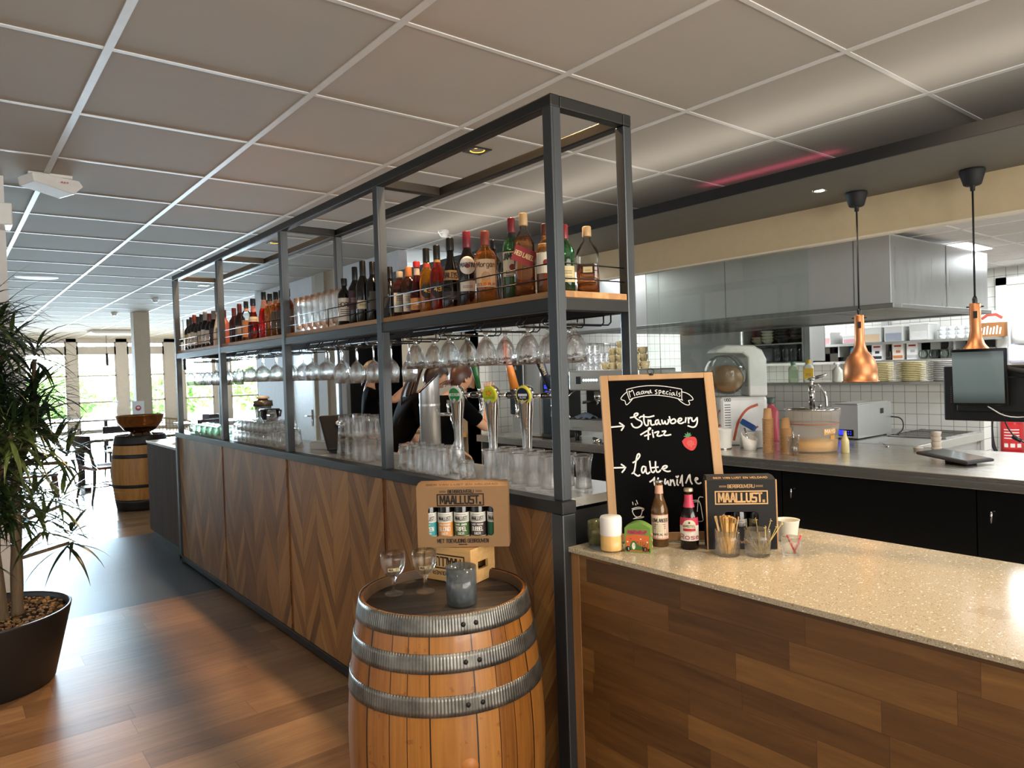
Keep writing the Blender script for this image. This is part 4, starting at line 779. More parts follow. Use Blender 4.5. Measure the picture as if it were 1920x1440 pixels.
# ================================================================ on the bar
def tap(x, y, label, medal, ring, hz, hcol, kind):
    t = thing('beer_tap', label, 'beer tap', (x, y, ZW), math.atan2(-x, y)); t.scale = (1, 1, .935)
    b = MB(); b.lathe([(.045, 0), (.045, .008), (.026, .014), (.021, .05), (.022, .15), (.028, .25), (.036, .32), (.0405, .36), (.041, .385), (.036, .41), (.022, .424), (0, .428)], 32); b.build('column', M['chrome'], t)
    X = T3(-.012, -.037, .378, -.42, .25)
    b = MB(); b.add([X @ Vector((0, -.006, 0))]+[X @ Vector((.034*math.cos(i*PI/16), -.004, .046*math.sin(i*PI/16))) for i in range(32)]+[X @ Vector((.036*math.cos(i*PI/16), .012, .048*math.sin(i*PI/16))) for i in range(32)],
        [(0, 1+(i+1) % 32, 1+i) for i in range(32)]+[(1+i, 1+(i+1) % 32, 33+(i+1) % 32, 33+i) for i in range(32)]); mo = b.build('medallion', P(ring, .3), t)
    q = MB(); mp = flat(X @ T3(0, -.0065, 0)); blob(q, [(.029*math.cos(i*PI/14), .040*math.sin(i*PI/14)) for i in range(28)], mp, 0, .0)
    if kind == 0: rect(q, -.029, -.006, .029, .010, mp, 1, .0008); text(q, 'BIER', .010, mp, 2, .2, lift=.0012, width=.036, oy=-.003); text(q, 'x', .008, mp, 3, .4, lift=.0012, oy=.018)
    elif kind == 1: blob(q, ell((0, .012, .016, .014), 14)[:-1], mp, 1, .0008); [blob(q, ell((.012*math.cos(a), .012+.012*math.sin(a), .005, .005), 8)[:-1], mp, 2, .0012) for a in (0, 1.2, 2.5, 3.7, 5.)]; rect(q, -.026, -.020, .026, -.006, mp, 3, .001)
    else: rect(q, -.022, -.002, .022, .010, mp, 1, .0008); text(q, 'BLOND', .007, mp, 1, .2, lift=.001, width=.03, oy=-.013); blob(q, [(-.026, -.018), (0, -.040), (.026, -.018), (0, -.026)], mp, 2, .001)
    q.build('medallion_print', [[P('#1f8a4c', .3), P('#e6efe6', .3), P('#1f7a44', .3), P('#c23a2a', .3)], [P('#c9d23a', .3), P('#e8b52a', .3), P('#d98a1c', .3), P('#9ab52a', .3)], [P('#15203a', .3), P('#dfe4ea', .3), P('#d8c94a', .3)]][kind], mo)
    b = MB(); b.tube([(.03, .012, .372), (.075, .014, .372)], .013, 14); b.tube([(.075, .014, .372), (.135, .016, .370)], .0175, 16, 1); b.tube([(.12, .016, .36), (.125, .016, .30), (.118, .0, .27)], .008, 10, 0); b.build('tap_head', [M['chrome'], M['dchrome']], t)
    X = T3(.118, .014, .385, 0, 0, {0: -.16, 1: -.20, 2: -.30}[kind])
    b = MB(); b.tube([X @ Vector((0, 0, 0)), X @ Vector((0, 0, .03))], .006, 8); ho = b.build('tap_lever', M['chrome'], t)
    b = MB()
    if kind == 0: b.lathe([(0, .02), (.012, .02), (.016, .10), (.021, .17), (.022, .185), (.012, .20), (0, .203)], 16, X=X, n=4); b.build('handle_grip', P('#1f5c2e', .25), ho)
    elif kind == 1:
        b.lathe([(0, .02), (.022, .02), (.019, .13), (.018, .135)], 16, X=X); b.lathe([(.0165, .135), (.016, .21)], 16, X=X, mi=1, rip=lambda a, z: 1+.08*(int(z*90) % 2)); b.lathe([(.018, .21), (.014, .225), (.012, .27), (.006, .285), (0, .286)], 16, X=X, mi=2); b.build('handle_grip', [P('#d9822c', .4), P('#dca58e', .5), P('#b5645c', .45)], ho)
    else:
        b.lathe([(0, .02), (.013, .02), (.018, .12), (.025, .20), (.027, .235)], 18, X=X); b.add([X @ Vector((.027*math.cos(i*PI/9), .027*math.sin(i*PI/9), .235+.018*math.cos(i*PI/9+2.3))) for i in range(18)], [tuple(range(18))], 1)
        text(b, 'Affligem', .013, lambda a, c, l: X @ Vector((.0+c-.006, -.0245-l, .125+a)), 2, .16); b.build('handle_grip', [P('#111a30', .3), P('#b5924a', .35, .5), P('#d9c9a0', .4)], ho)
tap(2.10, 3.10, 'first chrome beer tap from the left with green medallion and green handle', '', '#e6ece6', 0, '', 0)
tap(2.10, 2.80, 'middle chrome beer tap with yellow medallion and orange handle', '', '#e8e23a', 0, '', 1)
tap(2.10, 2.54, 'right chrome beer tap with dark blue medallion and navy handle', '', '#e2d84a', 0, '', 2)
t = thing('tap_tower', 'brushed steel cylinder tower with slanted dark screen left of the beer taps', 'water tap', (2.10, 3.37, ZW), math.atan2(-2.1, 3.37)); t.scale = (1, 1, .965)
b = MB(); n = 32; X = [(.056*math.cos(2*PI*i/n), .056*math.sin(2*PI*i/n)) for i in range(n)]
zt = lambda x: .37+(x+.056)*.95
b.add([(x, y, 0) for x, y in X]+[(x, y, zt(x)) for x, y in X], [tuple(range(n))[::-1]]+[(i, (i+1) % n, n+(i+1) % n, n+i) for i in range(n)], 0, True); b.lathe([(.0575, .30), (.0575, .312)], 32); b.build('tower_body', M['inoxv'], t)
sl = T3(0, 0, zt(0), 0, 0, -math.atan(.95))
b = MB(); b.prism([(.077*math.cos(2*PI*i/n), .056*math.sin(2*PI*i/n)) for i in range(n)], .0005, .006, 0, sl); so = b.build('touch_screen', M['blackg'], t)
b = MB(); up = lambda a, c, l: sl @ Vector((a, c, .0065+l))
for k in range(3): rect(b, -.035+.03*k, -.03, -.012+.03*k, -.012, up); rect(b, -.035+.03*k, .004, -.012+.03*k, .022, up)
b.build('screen_icons', P('#dfe6f2', .4, emit=1.2), so)
b = MB(); b.tube([(.05, -.02, .25), (.12, -.05, .25)], .010, 12); b.tube([(.10, -.042, .25), (.10, -.042, .33)], .006, 8); b.tube([(.115, -.048, .245), (.135, -.056, .15)], .008, 10); b.build('spout', M['chrome'], t)
# tablet till on its stand
t = thing('till_tablet', 'black tablet till tilted on a stand, seen from behind on the bar', 'tablet', (1.93, 4.12, ZW), math.atan2(-1.93, 4.12)+.35)
b = MB(); X = T3(0, 0, .12, 0, -.62); b.box(-.12, -.012, -.12, .12, .012, .13, 0, X); b.build('tablet_shell', M['black'], t, bev=.01)
b = MB(); b.prism(ell((0, .03, .07, .10), 20)[:-1], 0, .012); b.box(-.03, -.005, .01, .03, .02, .12, 0, T3(0, .0, 0, 0, -.3)); b.build('stand', M['black'], t)
b = MB(); b.lathe([(.02, 0), (.032, 0), (.032, .004), (.02, .004)], 20, X=X @ T3(.0, -.014, .06, 0, PI/2) @ Matrix.Diagonal((1, .6, 1, 1))); b.build('grip_slot', M['white'], t)
b = MB(); b.tube([(.11, .02, .2), (.14, .04, .12), (.12, .1, .02)], .006, 8); b.build('red_edge', P('#8e1f24', .4), t)
b = MB(); b.box(-.13, -.09, 0, .13, .09, .045); b.box(-.12, -.085, .045, .12, .085, .05, 1); tag(b.build('receipt_printer', [P('#cfccc6', .4), M['white']], None, (2.02, 4.44, ZW), (0, 0, .4), bev=.006), 'pale low box behind the black tablet on the bar', 'box')
# blender and black lid at the far block of tumblers
t = thing('blender', 'blender with dark round lid and glass jar behind the tumbler block', 'blender', (2.32, 6.6, .96))
b = MB(); b.lathe([(0, 0), (.09, 0), (.08, .12), (.06, .14), (0, .14)], 20); b.build('base', M['black'], t); b = MB(); b.lathe([(.05, .14), (.075, .46), (.072, .46), (.047, .15)], 24, mi=0); b.build('jar', M['sheet'], t)
b = MB(); b.lathe([(0, .53), (.04, .53), (.05, .515), (.085, .51), (.088, .46), (0, .46)], 24); b.build('lid', P('#3a3430', .3), t); b = MB(); b.lathe([(0, .555), (.055, .55), (.06, .53), (0, .53)], 20); b.build('lid_knob', P('#b9a68e', .4), t)
t = thing('coffee_jug', 'black squat jug lying on the block of tumblers', 'jug', (1.93, 5.35, ZW+.162), .4); b = MB(); b.lathe([(0, 0), (.055, 0), (.07, .03), (.065, .055), (.075, .07), (.07, .08), (0, .08)], 24); b.build('jug_body', M['blackg'], t); b = MB(); b.tube([(.06, 0, .07), (.11, 0, .06), (.1, 0, .02), (.065, 0, .02)], .008, 8); b.build('handle', M['black'], t)
b = MB(); pr = [(0, 0), (.16, .02), (.3, -.01), (.34, .06)]
b = MB(); nx = 14
V = [(i*.025-.17, j*.025-.1, .012+.035*math.sin(i*.9+j*.5)*math.cos(j*.8)+.05*math.exp(-((i-9)**2+(j-4)**2)/9)) for i in range(nx) for j in range(9)]
b.add(V+[(x, y, z-.006) for x, y, z in V], [(i*9+j, (i+1)*9+j, (i+1)*9+j+1, i*9+j+1) for i in range(nx-1) for j in range(8)], 0, True)
tag(b.build('bar_cloth', P('#12605c', .9), None, (2.36, 2.18, 1.0), (0, 0, .4)), 'crumpled dark green cloth on the sink behind the corner post', 'cloth')
t = thing('drip_rack', 'pale drainer tray with crumpled ice behind the corner post', 'tray', (2.30, 2.2, .961)); b = MB(); b.box(-.16, -.25, 0, .16, .25, .03); b.build('tray', M['inox'], t, bev=.004)

# ================================================================ white counter
wc = thing('serving_counter', 'low oak-block counter with speckled pale stone top in the right foreground', 'counter', (0, 0, 0))
b = MB(); b.box(1.722, -1.6, 0, 1.742, 1.83, 1.028); b.build('oak_front', M['oak'], wc)
b = MB(); b.box(1.720, 1.82, 0, 1.75, 1.858, 1.028); b.build('oak_edge', M['oakedge'], wc)
b = MB(); b.box(1.745, -1.6, 0, 2.46, 1.85, 1.02); b.build('carcass', M['black'], wc)
b = MB(); b.box(1.706, -1.6, 1.0285, 2.505, 1.8575, 1.0456); b.build('stone_top', M['stone'], wc, bev=.0015)
ZT2 = 1.046
# chalkboard
a_ = -.687; bt = thing('chalkboard', 'black chalkboard in a pale wooden frame leaning on the stone counter', 'chalkboard', (1.8363, 1.7787, ZT2), 0, None, (0, 0, 0))
BX = Matrix.Rotation(a_, 4, 'Z') @ Matrix.Rotation(-.30, 4, 'X'); bt.matrix_world = Matrix.Translation((1.8363, 1.7787, ZT2+.006)) @ BX
Wb, Hb = .4244, .617
b = MB(); b.box(0, 0, 0, .030, .016, Hb); b.box(Wb-.034, 0, 0, Wb, .016, Hb); b.box(.030, 0, 0, Wb-.034, .016, .030); b.box(.030, 0, Hb-.021, Wb-.034, .016, Hb); b.build('frame', M['ply'], bt, bev=.002)
b = MB(); b.box(.028, .006, .028, Wb-.03, .012, Hb-.02); b.build('slate', M['board'], bt)
b = MB(); b.box(-.02, 0, -.40, .02, .008, 0, 0, T3(Wb/2, .018, .5, 0, .22)); b.build('back_strut', M['ply'], bt)
b = MB(); b.tube([(Wb/2-.018, .005, Hb+.001)]+[(Wb/2-.018+.012*math.sin(t_*PI/6), .006, Hb+.012-.012*math.cos(t_*PI/6)) for t_ in range(1, 12)], .0015, 6); b.lathe([(0, -.004), (.008, -.003), (.009, .003), (0, .004)], 10, (Wb/2-.018, -.001, Hb-.002)); b.build('hanging_hook', M['black'], bt)
mpb = lambda x, y, l: Vector((x, .0058-l, y))
b = MB()
for nm_, st_, w_ in (('chalk_banner', THIN[:21], .0026), ('chalk_drawing', THIN[21:], .0026), ('chalk_writing', THICK[:22], .0055), ('chalk_writing', THICK[22:], .0055)):
    b = MB()
    for s in st_: b.ribbon(smooth([(s[i]/1000, s[i+1]/1000) for i in range(0, len(s), 2)], 2 if len(s) > 4 else 0), w_, mpb, 0, .0006)
    b.build(nm_, M['chalk'], bt)
b = MB(); blob(b, [(x/1000, y/1000) for x, y in smooth(BERRY+[BERRY[0]], 2)[:-1]], mpb, 0, .0006); blob(b, [(x/1000, y/1000) for x, y in LEAF], mpb, 1, .001)
cx = sum(p[0] for p in BERRY)/len(BERRY)/1000; cy = sum(p[1] for p in BERRY)/len(BERRY)/1000
for i in range(-2, 3):
    for j in range(-3, 3): 
        if abs(i)+abs(j) < 4: blob(b, ell((cx+i*.0052+(j % 2)*.0026, cy+j*.0045, .0007, .0012), 6)[:-1], mpb, 2, .0012)
b.build('strawberry_drawing', [P('#b82a2c', .7), P('#3d7d52', .7), P('#e8d9b0', .7)], bt)

def carton(name, label, X, w, d, h, card, ink, win, texts, cat='gift box', group=None, edge=None, bottles=()):
    """gift carton with a window; front face at local y=0, X puts it on its base (origin bottom left of the front)"""
    t = thing(name, label, cat, (0, 0, 0), 0, group); t.matrix_world = X
    x0, z0, x1, z1 = win; th = .003
    b = MB()
    b.box(0, 0, 0, w, th, z0); b.box(0, 0, z1, w, th, h); b.box(0, 0, z0, x0, th, z1); b.box(x1, 0, z0, w, th, z1)
    for cx, cz, sx, sz in ((x0, z0, 1, 1), (x1, z0, -1, 1), (x0, z1, 1, -1), (x1, z1, -1, -1)):
        r = .014; arc = [(cx+sx*(r-r*math.cos(k*PI/12)), cz+sz*(r-r*math.sin(k*PI/12))) for k in range(7)]
        pl = [(cx, cz)]+arc; pl = pl if sx*sz < 0 else pl[::-1]; b.prism([(p[0], -p[1]) for p in pl], -th+.0001, -.0001, 0, Matrix.Rotation(-PI/2, 4, 'X') @ T3(0, 0, th) @ T3(0, 0, 0) if 0 else T3(0, 0, 0, 0, -PI/2) @ T3(0, 0, 0) if 0 else Matrix(((1, 0, 0, 0), (0, 0, -1, 0), (0, -1, 0, 0), (0, 0, 0, 1))))
    b.box(0, th, 0, th, d, h); b.box(w-th, th, 0, w, d, h); b.box(th, d-th, 0, w-th, d, h); b.box(th, th, 0, w-th, d-th, th)
    b.build('card_body', card, t, bev=.0008)
    b = MB(); sh = .022; b.add([(0, 0, h), (w, 0, h), (w-.004, sh, h+.012), (.004, sh, h+.012), (w-.004, d, h+.012), (.004, d, h+.012), (w, d, h), (0, d, h)], [(0, 1, 2, 3), (3, 2, 4, 5), (5, 4, 6, 7), (1, 6, 4, 2), (0, 3, 5, 7), (0, 7, 6, 1)]); b.build('lid', card, t)
    if edge:
        b = MB(); b.box(-.004, 0, 0, .001, .006, h); b.build('cut_edge', edge, t); b = MB(); b.box(w-.001, 0, 0, w+.004, .006, h); b.build('cut_edge', edge, t)
    b = MB(); mp = flat(T3(0, -.0004, 0))
    for (s, hh, xx, zz, wd, wt) in texts:
        if s == '[]': b.ribbon([(xx-wd/2, zz), (xx+wd/2, zz), (xx+wd/2, zz+hh), (xx-wd/2, zz+hh), (xx-wd/2, zz)], wt, mp, 0)
        else: text(b, s, hh, mp, 0, wt, width=wd, ox=xx, oy=zz)
    b.build('printed_lettering', ink, t); b = MB()
    topm = lambda a, c, l: Vector((a, .011+c*.877, h+.006+c*.479+l*1.2))
    text(b, 'BIER VAN LUST EN WELDAAD', .009, topm, 0, .16, width=w*.78, ox=w/2, oy=-.005)
    b.build('lid_lettering', ink, t)
    return t
# gift box of bottles on the crate
def label_bottle(parent_x, bx, y, z, r, colr, l1, l2, kraftlabel=None, label='', group=''):
    t = thing('beer_bottle', label, 'beer bottle', (0, 0, 0), 0, group); t.matrix_world = parent_x @ T3(bx, y, z)
    b = MB(); b.lathe([(0, 0), (r*.95, 0), (r, .004), (r, .115), (r*.8, .135), (r*.5, .155), (r*.45, .185), (0, .185)], 28); b.build('bottle_body', DG('#120c0a'), t)
    b = MB(); mp = cyl(r+.0005)
    rect(b, -r*1.5, .008, r*1.5, .058, mp, 0, 0, 14, 1); rect(b, -r*1.5, .058, r*1.5, .094, mp, 1, 0, 14, 1); rect(b, -r*1.5, .004, r*1.5, .008, mp, 1, 0, 14, 1)
    text(b, 'MAALLUST', .012, mp, 2, .17, sub=.003, width=.044, oy=.066); b.ribbon([(-.025, .063), (.025, .063), (.025, .081), (-.025, .081), (-.025, .063)], .0012, mp, 2, .0006, .004); b.ribbon([(-.02, .087), (.02, .087)], .0015, mp, 2, .0006, .004)
    if l1: text(b, l1, .006, mp, 1, .18, sub=.003, width=min(.044, .0046*len(l1)), oy=.047)
    if l2: text(b, l2, .014, mp, 1, .17, sub=.003, width=.042, oy=.027); text(b, 'BIER', .008, mp, 1, .17, sub=.003, oy=.013)
    b.build('bottle_label', [P(colr, .5), P(kraftlabel or '#d9d5c9', .5), P('#2a2420', .5)], t); return t
ZB = .90   # barrel head height
d0 = Vector((.732, -.681, 0)).normalized()
boxX = Matrix.Translation((1.3566, 2.2915, 1.031)) @ Matrix.Rotation(math.atan2(d0.y, d0.x), 4, 'Z')
carton('bottle_gift_box', 'brown cardboard gift box of beer bottles standing on the crate on the barrel', boxX, .337, .075, .222, M['kraft'], M['ink'], (.042, .040, .283, .148),
    [('BIERBROUWERIJ', .0115, .165, .1985, .094, .2), ('>>>>>', .007, .098, .201, .022, .2), ('<<<<<', .007, .232, .201, .022, .2), ('[]', .041, .163, .153, .170, .0042), ('MAALLUST.', .0275, .163, .160, .148, .205), ('MET TOEWIJDING GEBROUWEN', .0125, .168, .017, .188, .2), ('NEDERLAND', .0035, .168, .008, .03, .3)])
for k, (xx, c, l1, l2, lb) in enumerate(((.038, '#2f8a8c', 'LUST', 'WEIZEN', 'teal-labelled beer bottle, first from the left in the brown gift box'), (.099, '#d08a44', 'VERLEIDENDE', 'BLOND', 'orange-labelled beer bottle in the brown gift box'), (.160, '#3f5a2a', 'ZWARE JONGEN', 'TRIPEL', 'olive-green-labelled beer bottle in the middle of the brown gift box'), (.221, '#3a2a2c', 'OUDE MADAM', 'DUBBEL', 'dark brown-labelled beer bottle in the brown gift box'), (.284, '#1f5a3a', '', '', 'dark green-labelled beer bottle at the right end of the brown gift box'))):
    label_bottle(boxX, xx, .038, .0305, .0285, c, l1, l2, None, lb, 'beer bottles in the brown gift box')
b = MB(); b.box(.004, .004, .0035, .333, .071, .030); b2 = b.build('bottle_tray', M['kraft']); b2.matrix_world = boxX; tag(b2, 'cardboard tray under the bottles inside the brown gift box', 'tray')
# black gift box on the stone counter
db = Vector((2.165-2.010, 1.335-1.487, 0)).normalized()
bkX = Matrix.Translation((2.0095, 1.4895, ZT2+.001)) @ Matrix.Rotation(math.atan2(db.y, db.x), 4, 'Z') @ Matrix.Rotation(-.03, 4, 'X')
carton('bottle_gift_box', 'black cardboard gift box with kraft lettering on the stone counter', bkX, .226, .078, .232, M['blackcard'], M['gold'], (.052, .075, .168, .125),
    [('BIERBROUWERIJ', .0105, .113, .206, .088, .16), ('>>>>>', .006, .053, .208, .022, .2), ('<<<<<', .006, .173, .208, .022, .2), ('[]', .042, .113, .152, .170, .004), ('MAALLUST.', .028, .113, .159, .148, .21), ('MET TOEWIJDING', .008, .10, .02, .12, .16)], edge=P('#b98a58', .6))
for k, (xx, c, lb) in enumerate(((.042, '#8d8a84', 'left beer bottle in the black gift box'), (.108, '#8f8c86', 'middle beer bottle in the black gift box'), (.172, '#8a7d58', 'right beer bottle with khaki label in the black gift box'))):
    label_bottle(bkX, xx, .040, .0035, .029, c, '', '', c, lb, 'beer bottles in the black gift box')
# bottles on the counter
bottle('beer_bottle', 'slim amber beer bottle with cream round label on the stone counter', 1.945, 1.643, ZT2, 'beer', .228, .0295, BG('#d9a860'), M['chrome'], .48, .965, BG('#c4842c'), .84,
    [(.12, .49, 1.25, '#d9a08a', []), (.14, .475, 1.15, '#e4d8bf', [('LOWLANDER', .15, '#3a2a20', .72), ('@', .20, '#d3c5a8', .46), ('~', .12, '#6a5a48', .42), ('TROPICAL ALE', .08, '#4a3a2c', .12)])], neck=(.80, .925, '#d6a184'))
bottle('beer_bottle', 'dark stubby beer bottle with red and white label on the stone counter', 1.985, 1.548, ZT2, 'stub', .205, .031, DG('#140908'), P('#b9a98c', .35, .6), .50, .945, None, .6,
    [(.15, .52, 1.25, '#e4ddd0', [('Rose', .20, '#b03a48', .08)]), (.15, .17, 1.25, '#c83a52', []), (.40, .53, 1.25, '#c22a48', []), (.28, .50, (.75), ('#d8cbb0',), [('#', .20, '#b82030', .14), ('AMSTEL', .15, '#1c1614', .44), ('@', .07, '#2a2018', .78)])], neck=(.69, .90, '#c83a55'))
q = None
# green glass with candle
t = thing('candle_holder', 'speckled olive glass candle holder at the corner post', 'candle holder', (1.812, 1.800, ZT2)); b = MB(); b.lathe(vessel([(.038, 0), (.044, .006), (.047, .04), (.046, .083)], [(.043, .083), (.044, .04), (.040, .012)], .010), 32, rip=lambda a, z: 1+.008*math.sin(a*13+z*300)); b.build('glass_cup', M['olive'], t); b = MB(); b.lathe([(0, .011), (.032, .011), (.032, .045), (.028, .048), (0, .046)], 24); b.build('candle', P('#b9b894', .6), t)
b = MB(); b.lathe([(0, 0), (.058, 0), (.060, .003), (0, .004)], 28); tag(b.build('coaster', P('#6b6e6a', .6), None, (1.80, 1.765, ZT2)), 'round grey coaster between the candle holder and the white lamp', 'coaster')
t = thing('table_lamp', 'small white cylinder lamp with bamboo base on the stone counter', 'lamp', (1.776, 1.715, ZT2+.0042)); b = MB(); b.lathe([(0, 0), (.0355, 0), (.0365, .002), (.0365, .051), (0, .051)], 32); b.build('base', M['bamboo'], t); b = MB(); b.lathe([(.0365, .051), (.0372, .054), (.0372, .108), (.034, .114), (0, .115)], 32); b.build('lamp_shade', P('#e8e2d8', .45, name='lamp_shade_white'), t)
# tea box
tX = Matrix.Translation((1.783, 1.672, ZT2)) @ Matrix.Rotation(math.radians(-66), 4, 'Z')
t = thing('tea_box', 'small green and orange cartoon tea box on the stone counter', 'tea box'); t.matrix_world = tX; w, d, h = .103, .062, .083
w = .062; d = .07
tX = Matrix.Translation((1.792, 1.668, ZT2)) @ Matrix.Rotation(math.radians(-58), 4, 'Z'); t.matrix_world = tX; w, d, h = .086, .05, .088
b = MB(); b.box(0, 0, 0, w, d, h-.006); pl = [(0, h-.006), (w, h-.006)]+[(w-w*k/10, h-.006+.018*math.sin(PI*k/10)) for k in range(1, 10)]; b.prism([(p[0], p[1]) for p in pl], -d, -.004, 0, Matrix.Rotation(PI/2, 4, 'X')); b.build('card_body', P('#6a8c3a', .5), t)
b = MB(); mp = flat(T3(0, -.0005, 0)); rect(b, .004, .004, w-.004, h-.030, mp, 0, 0); blob(b, ell((w/2, .045, .03, .017), 14)[:-1], mp, 0, .0001)
text(b, 'Kaleidoskoop', .011, mp, 1, .3, width=.062, ox=w/2, oy=.064); blob(b, smooth([(.02, .008), (.016, .025), (.026, .040), (.036, .040), (.044, .026), (.060, .022), (.066, .008), (.02, .008)], 2)[:-1], mp, 2, .0006); blob(b, ell((.030, .022, .006, .012), 10)[:-1], mp, 3, .0009)
for k in range(7): blob(b, ell((.010+.011*k, .036+.012*math.sin(k*2.1), .003, .0025), 8)[:-1], mp, [3, 4][k % 2], .0009)
for k in range(5): b.ribbon([(.048+.006*k, .012), (.046+.008*k, .034+.004*math.sin(k))], .002, mp, 2, .0008)
blob(b, ell((.011, .012, .009, .009), 16)[:-1], mp, 5, .001); text(b, '1', .008, mp, 3, .2, ox=.012, oy=.008, lift=.0014); text(b, '10x', .013, mp, 5, .22, ox=w-.016, oy=.006, lift=.0012)
side = lambda x, y, l: Vector((w+.0005+l, x, y))
for k in range(9): blob(b, ell((.012+.013*(k % 3), .015+.02*(k//3), .006, .005), 8)[:-1], side, [0, 4, 3][k % 3], .0003)
b.build('printed_picture', [P('#c9602e', .5), P('#b03a56', .5), P('#3d6a2a', .5), P('#e6dfc8', .5), P('#b8302a', .5), P('#15120f', .5)], t)
# stirrers, cocktail picks, red straws in glasses
can = proto('cut_tumbler', CAN, 36, cut)
def glass_of(x, y, label, sc=1.):
    o = can.copy(); COL.objects.link(o); o.location = (x, y, ZT2); o.scale = (sc,)*3; return tag(o, label, 'glass')
glass_of(1.997, 1.405, 'cut-glass tumbler full of flat wooden stirrers', .98); glass_of(2.060, 1.335, 'cut-glass tumbler with a few bamboo picks'); glass_of(2.137, 1.262, 'small cut glass with red sticks, rightmost on the counter', .70)
st = MB(); st.box(-.003, -.0008, 0, .003, .0008, .115); st.box(-.0042, -.0008, .10, .0042, .0008, .118); so = st.build('wooden_stirrer', M['bamboo']); so.location = (0, 0, -50)
for k in range(26):
    a = k*2.4; rr = .008+.018*(k/26); o = so.copy(); COL.objects.link(o); le = .22+.10*(k % 5)/5
    o.location = (1.997+rr*.6*math.cos(a), 1.405+rr*.6*math.sin(a), ZT2+.0095); o.rotation_euler = (le*math.sin(a)*-.9*(rr/.026), le*math.cos(a)*.9*(rr/.026), a*.7); tag(o, 'flat wooden stirrer standing in the cut-glass tumbler', 'stirrer', 'wooden stirrers in the cut-glass tumbler')
pk = MB(); pk.tube([(0, 0, 0), (0, 0, .105)], .0011, 6); pk.tube([(0, 0, .105)]+[(.003*math.cos(q_), .003*math.sin(q_), .108+.0012*q_) for q_ in range(8)], .0011, 5); po = pk.build('bamboo_pick', P('#c9b06a', .5)); po.location = (0, 0, -50)
for k in range(7):
    o = po.copy(); COL.objects.link(o); o.location = (2.080-.002*k, 1.318+.003*k, ZT2+.010); o.rotation_euler = (.30+.03*k, -.52+.05*(k % 3), .6*k); tag(o, 'knotted bamboo pick leaning in the cut-glass tumbler', 'pick', 'bamboo picks in the tumbler')
rs = MB(); rs.tube([(0, 0, 0), (0, 0, .062)], .0025, 8); ro = rs.build('red_stick', P('#b8283a', .35)); ro.location = (0, 0, -50)
for k, (a, e) in enumerate(((-.25, -.30), (.2, .42), (.35, .15))):
    o = ro.copy(); COL.objects.link(o); o.location = (2.137-.012*e, 1.262-.01, ZT2+.008); o.rotation_euler = (a, e, 0); tag(o, 'short red stick in the small cut glass', 'stick', 'red sticks in the small glass')
t = thing('paper_cup', 'plain white cup standing behind the black gift box', 'cup', (2.305, 1.375, ZT2)); b = MB(); b.lathe(vessel([(.030, 0), (.031, .004), (.041, .070), (.043, .073)], [(.041, .073), (.038, .068), (.028, .006)], .006), 28); b.build('cup_body', P('#d8d2c0', .4), t)

# ================================================================ barrels
def hoop_r(prof, z):
    for a, b_ in zip(prof, prof[1:]):
        if a[1] <= z <= b_[1]: return a[0]+(b_[0]-a[0])*(z-a[1])/(b_[1]-a[1])
BPF = [(.283+.052*math.sin(PI*z/.93)**.9 if z > 0 and z < .93 else .283, z) for z in [i*.93/30 for i in range(31)]]
def barrel(loc, label, hoopmat, stavemat, hoops, rz=0., sc=1.):
    t = thing('wine_barrel', label, 'barrel', loc, rz); t.scale = (sc,)*3
    b = MB(); b.lathe([(0, .02), (.262, .02), (.262, 0)]+BPF+[(.272, .930)], 96); b.build('staves', stavemat, t)
    b = MB(); b.lathe([(.264, .885), (.264, .8985), (0, .8985)], 48); b.build('barrel_head', M['head'], t); b = MB(); b.lathe([(.272, .930), (.266, .918), (.264, .885)], 64); b.build('chime', P('#4a3420', .6), t)
    for z0, z1 in hoops:
        b = MB(); rr = lambda z: hoop_r(BPF, min(.93, max(0, z)))+.0035
        zs = [z0+(z1-z0)*k/4 for k in range(5)]
        b.lathe([(rr(z0)-.004, z0)]+[(rr(z), z) for z in zs]+[(rr(z1)-.004, z1)], 96)
        ho = b.build('hoop', hoopmat, t)
        r = MB()
        for a in (-1.50, -1.36):
            zc = (z0+z1)/2; p = Vector(((rr(zc)+.001)*math.cos(a), (rr(zc)+.001)*math.sin(a), zc)); X = Matrix.Translation(p) @ Matrix.Rotation(a, 4, 'Z') @ Matrix.Rotation(PI/2, 4, 'Y'); r.lathe([(.008, -.002), (.007, .002), (0, .003)], 10, X=X)
        r.build('rivet', P('#2b2a28', .5, .7), ho)
    return t
br = barrel((1.330, 2.085, 0), 'honey-coloured wine barrel with galvanised hoops in the foreground', M['hoop'], M['stave'], [(.872, .932), (.765, .822), (.640, .700), (.23, .29), (.11, .165), (0, .06)], rz=math.atan2(-1.33, 2.085)+.12)
b = MB(); b.lathe([(.028, -.002), (.026, .002), (0, .003)], 20, X=T3(.02, -.334, .485, 0, PI/2)); b.build('bung', P('#a8682c', .5), br)
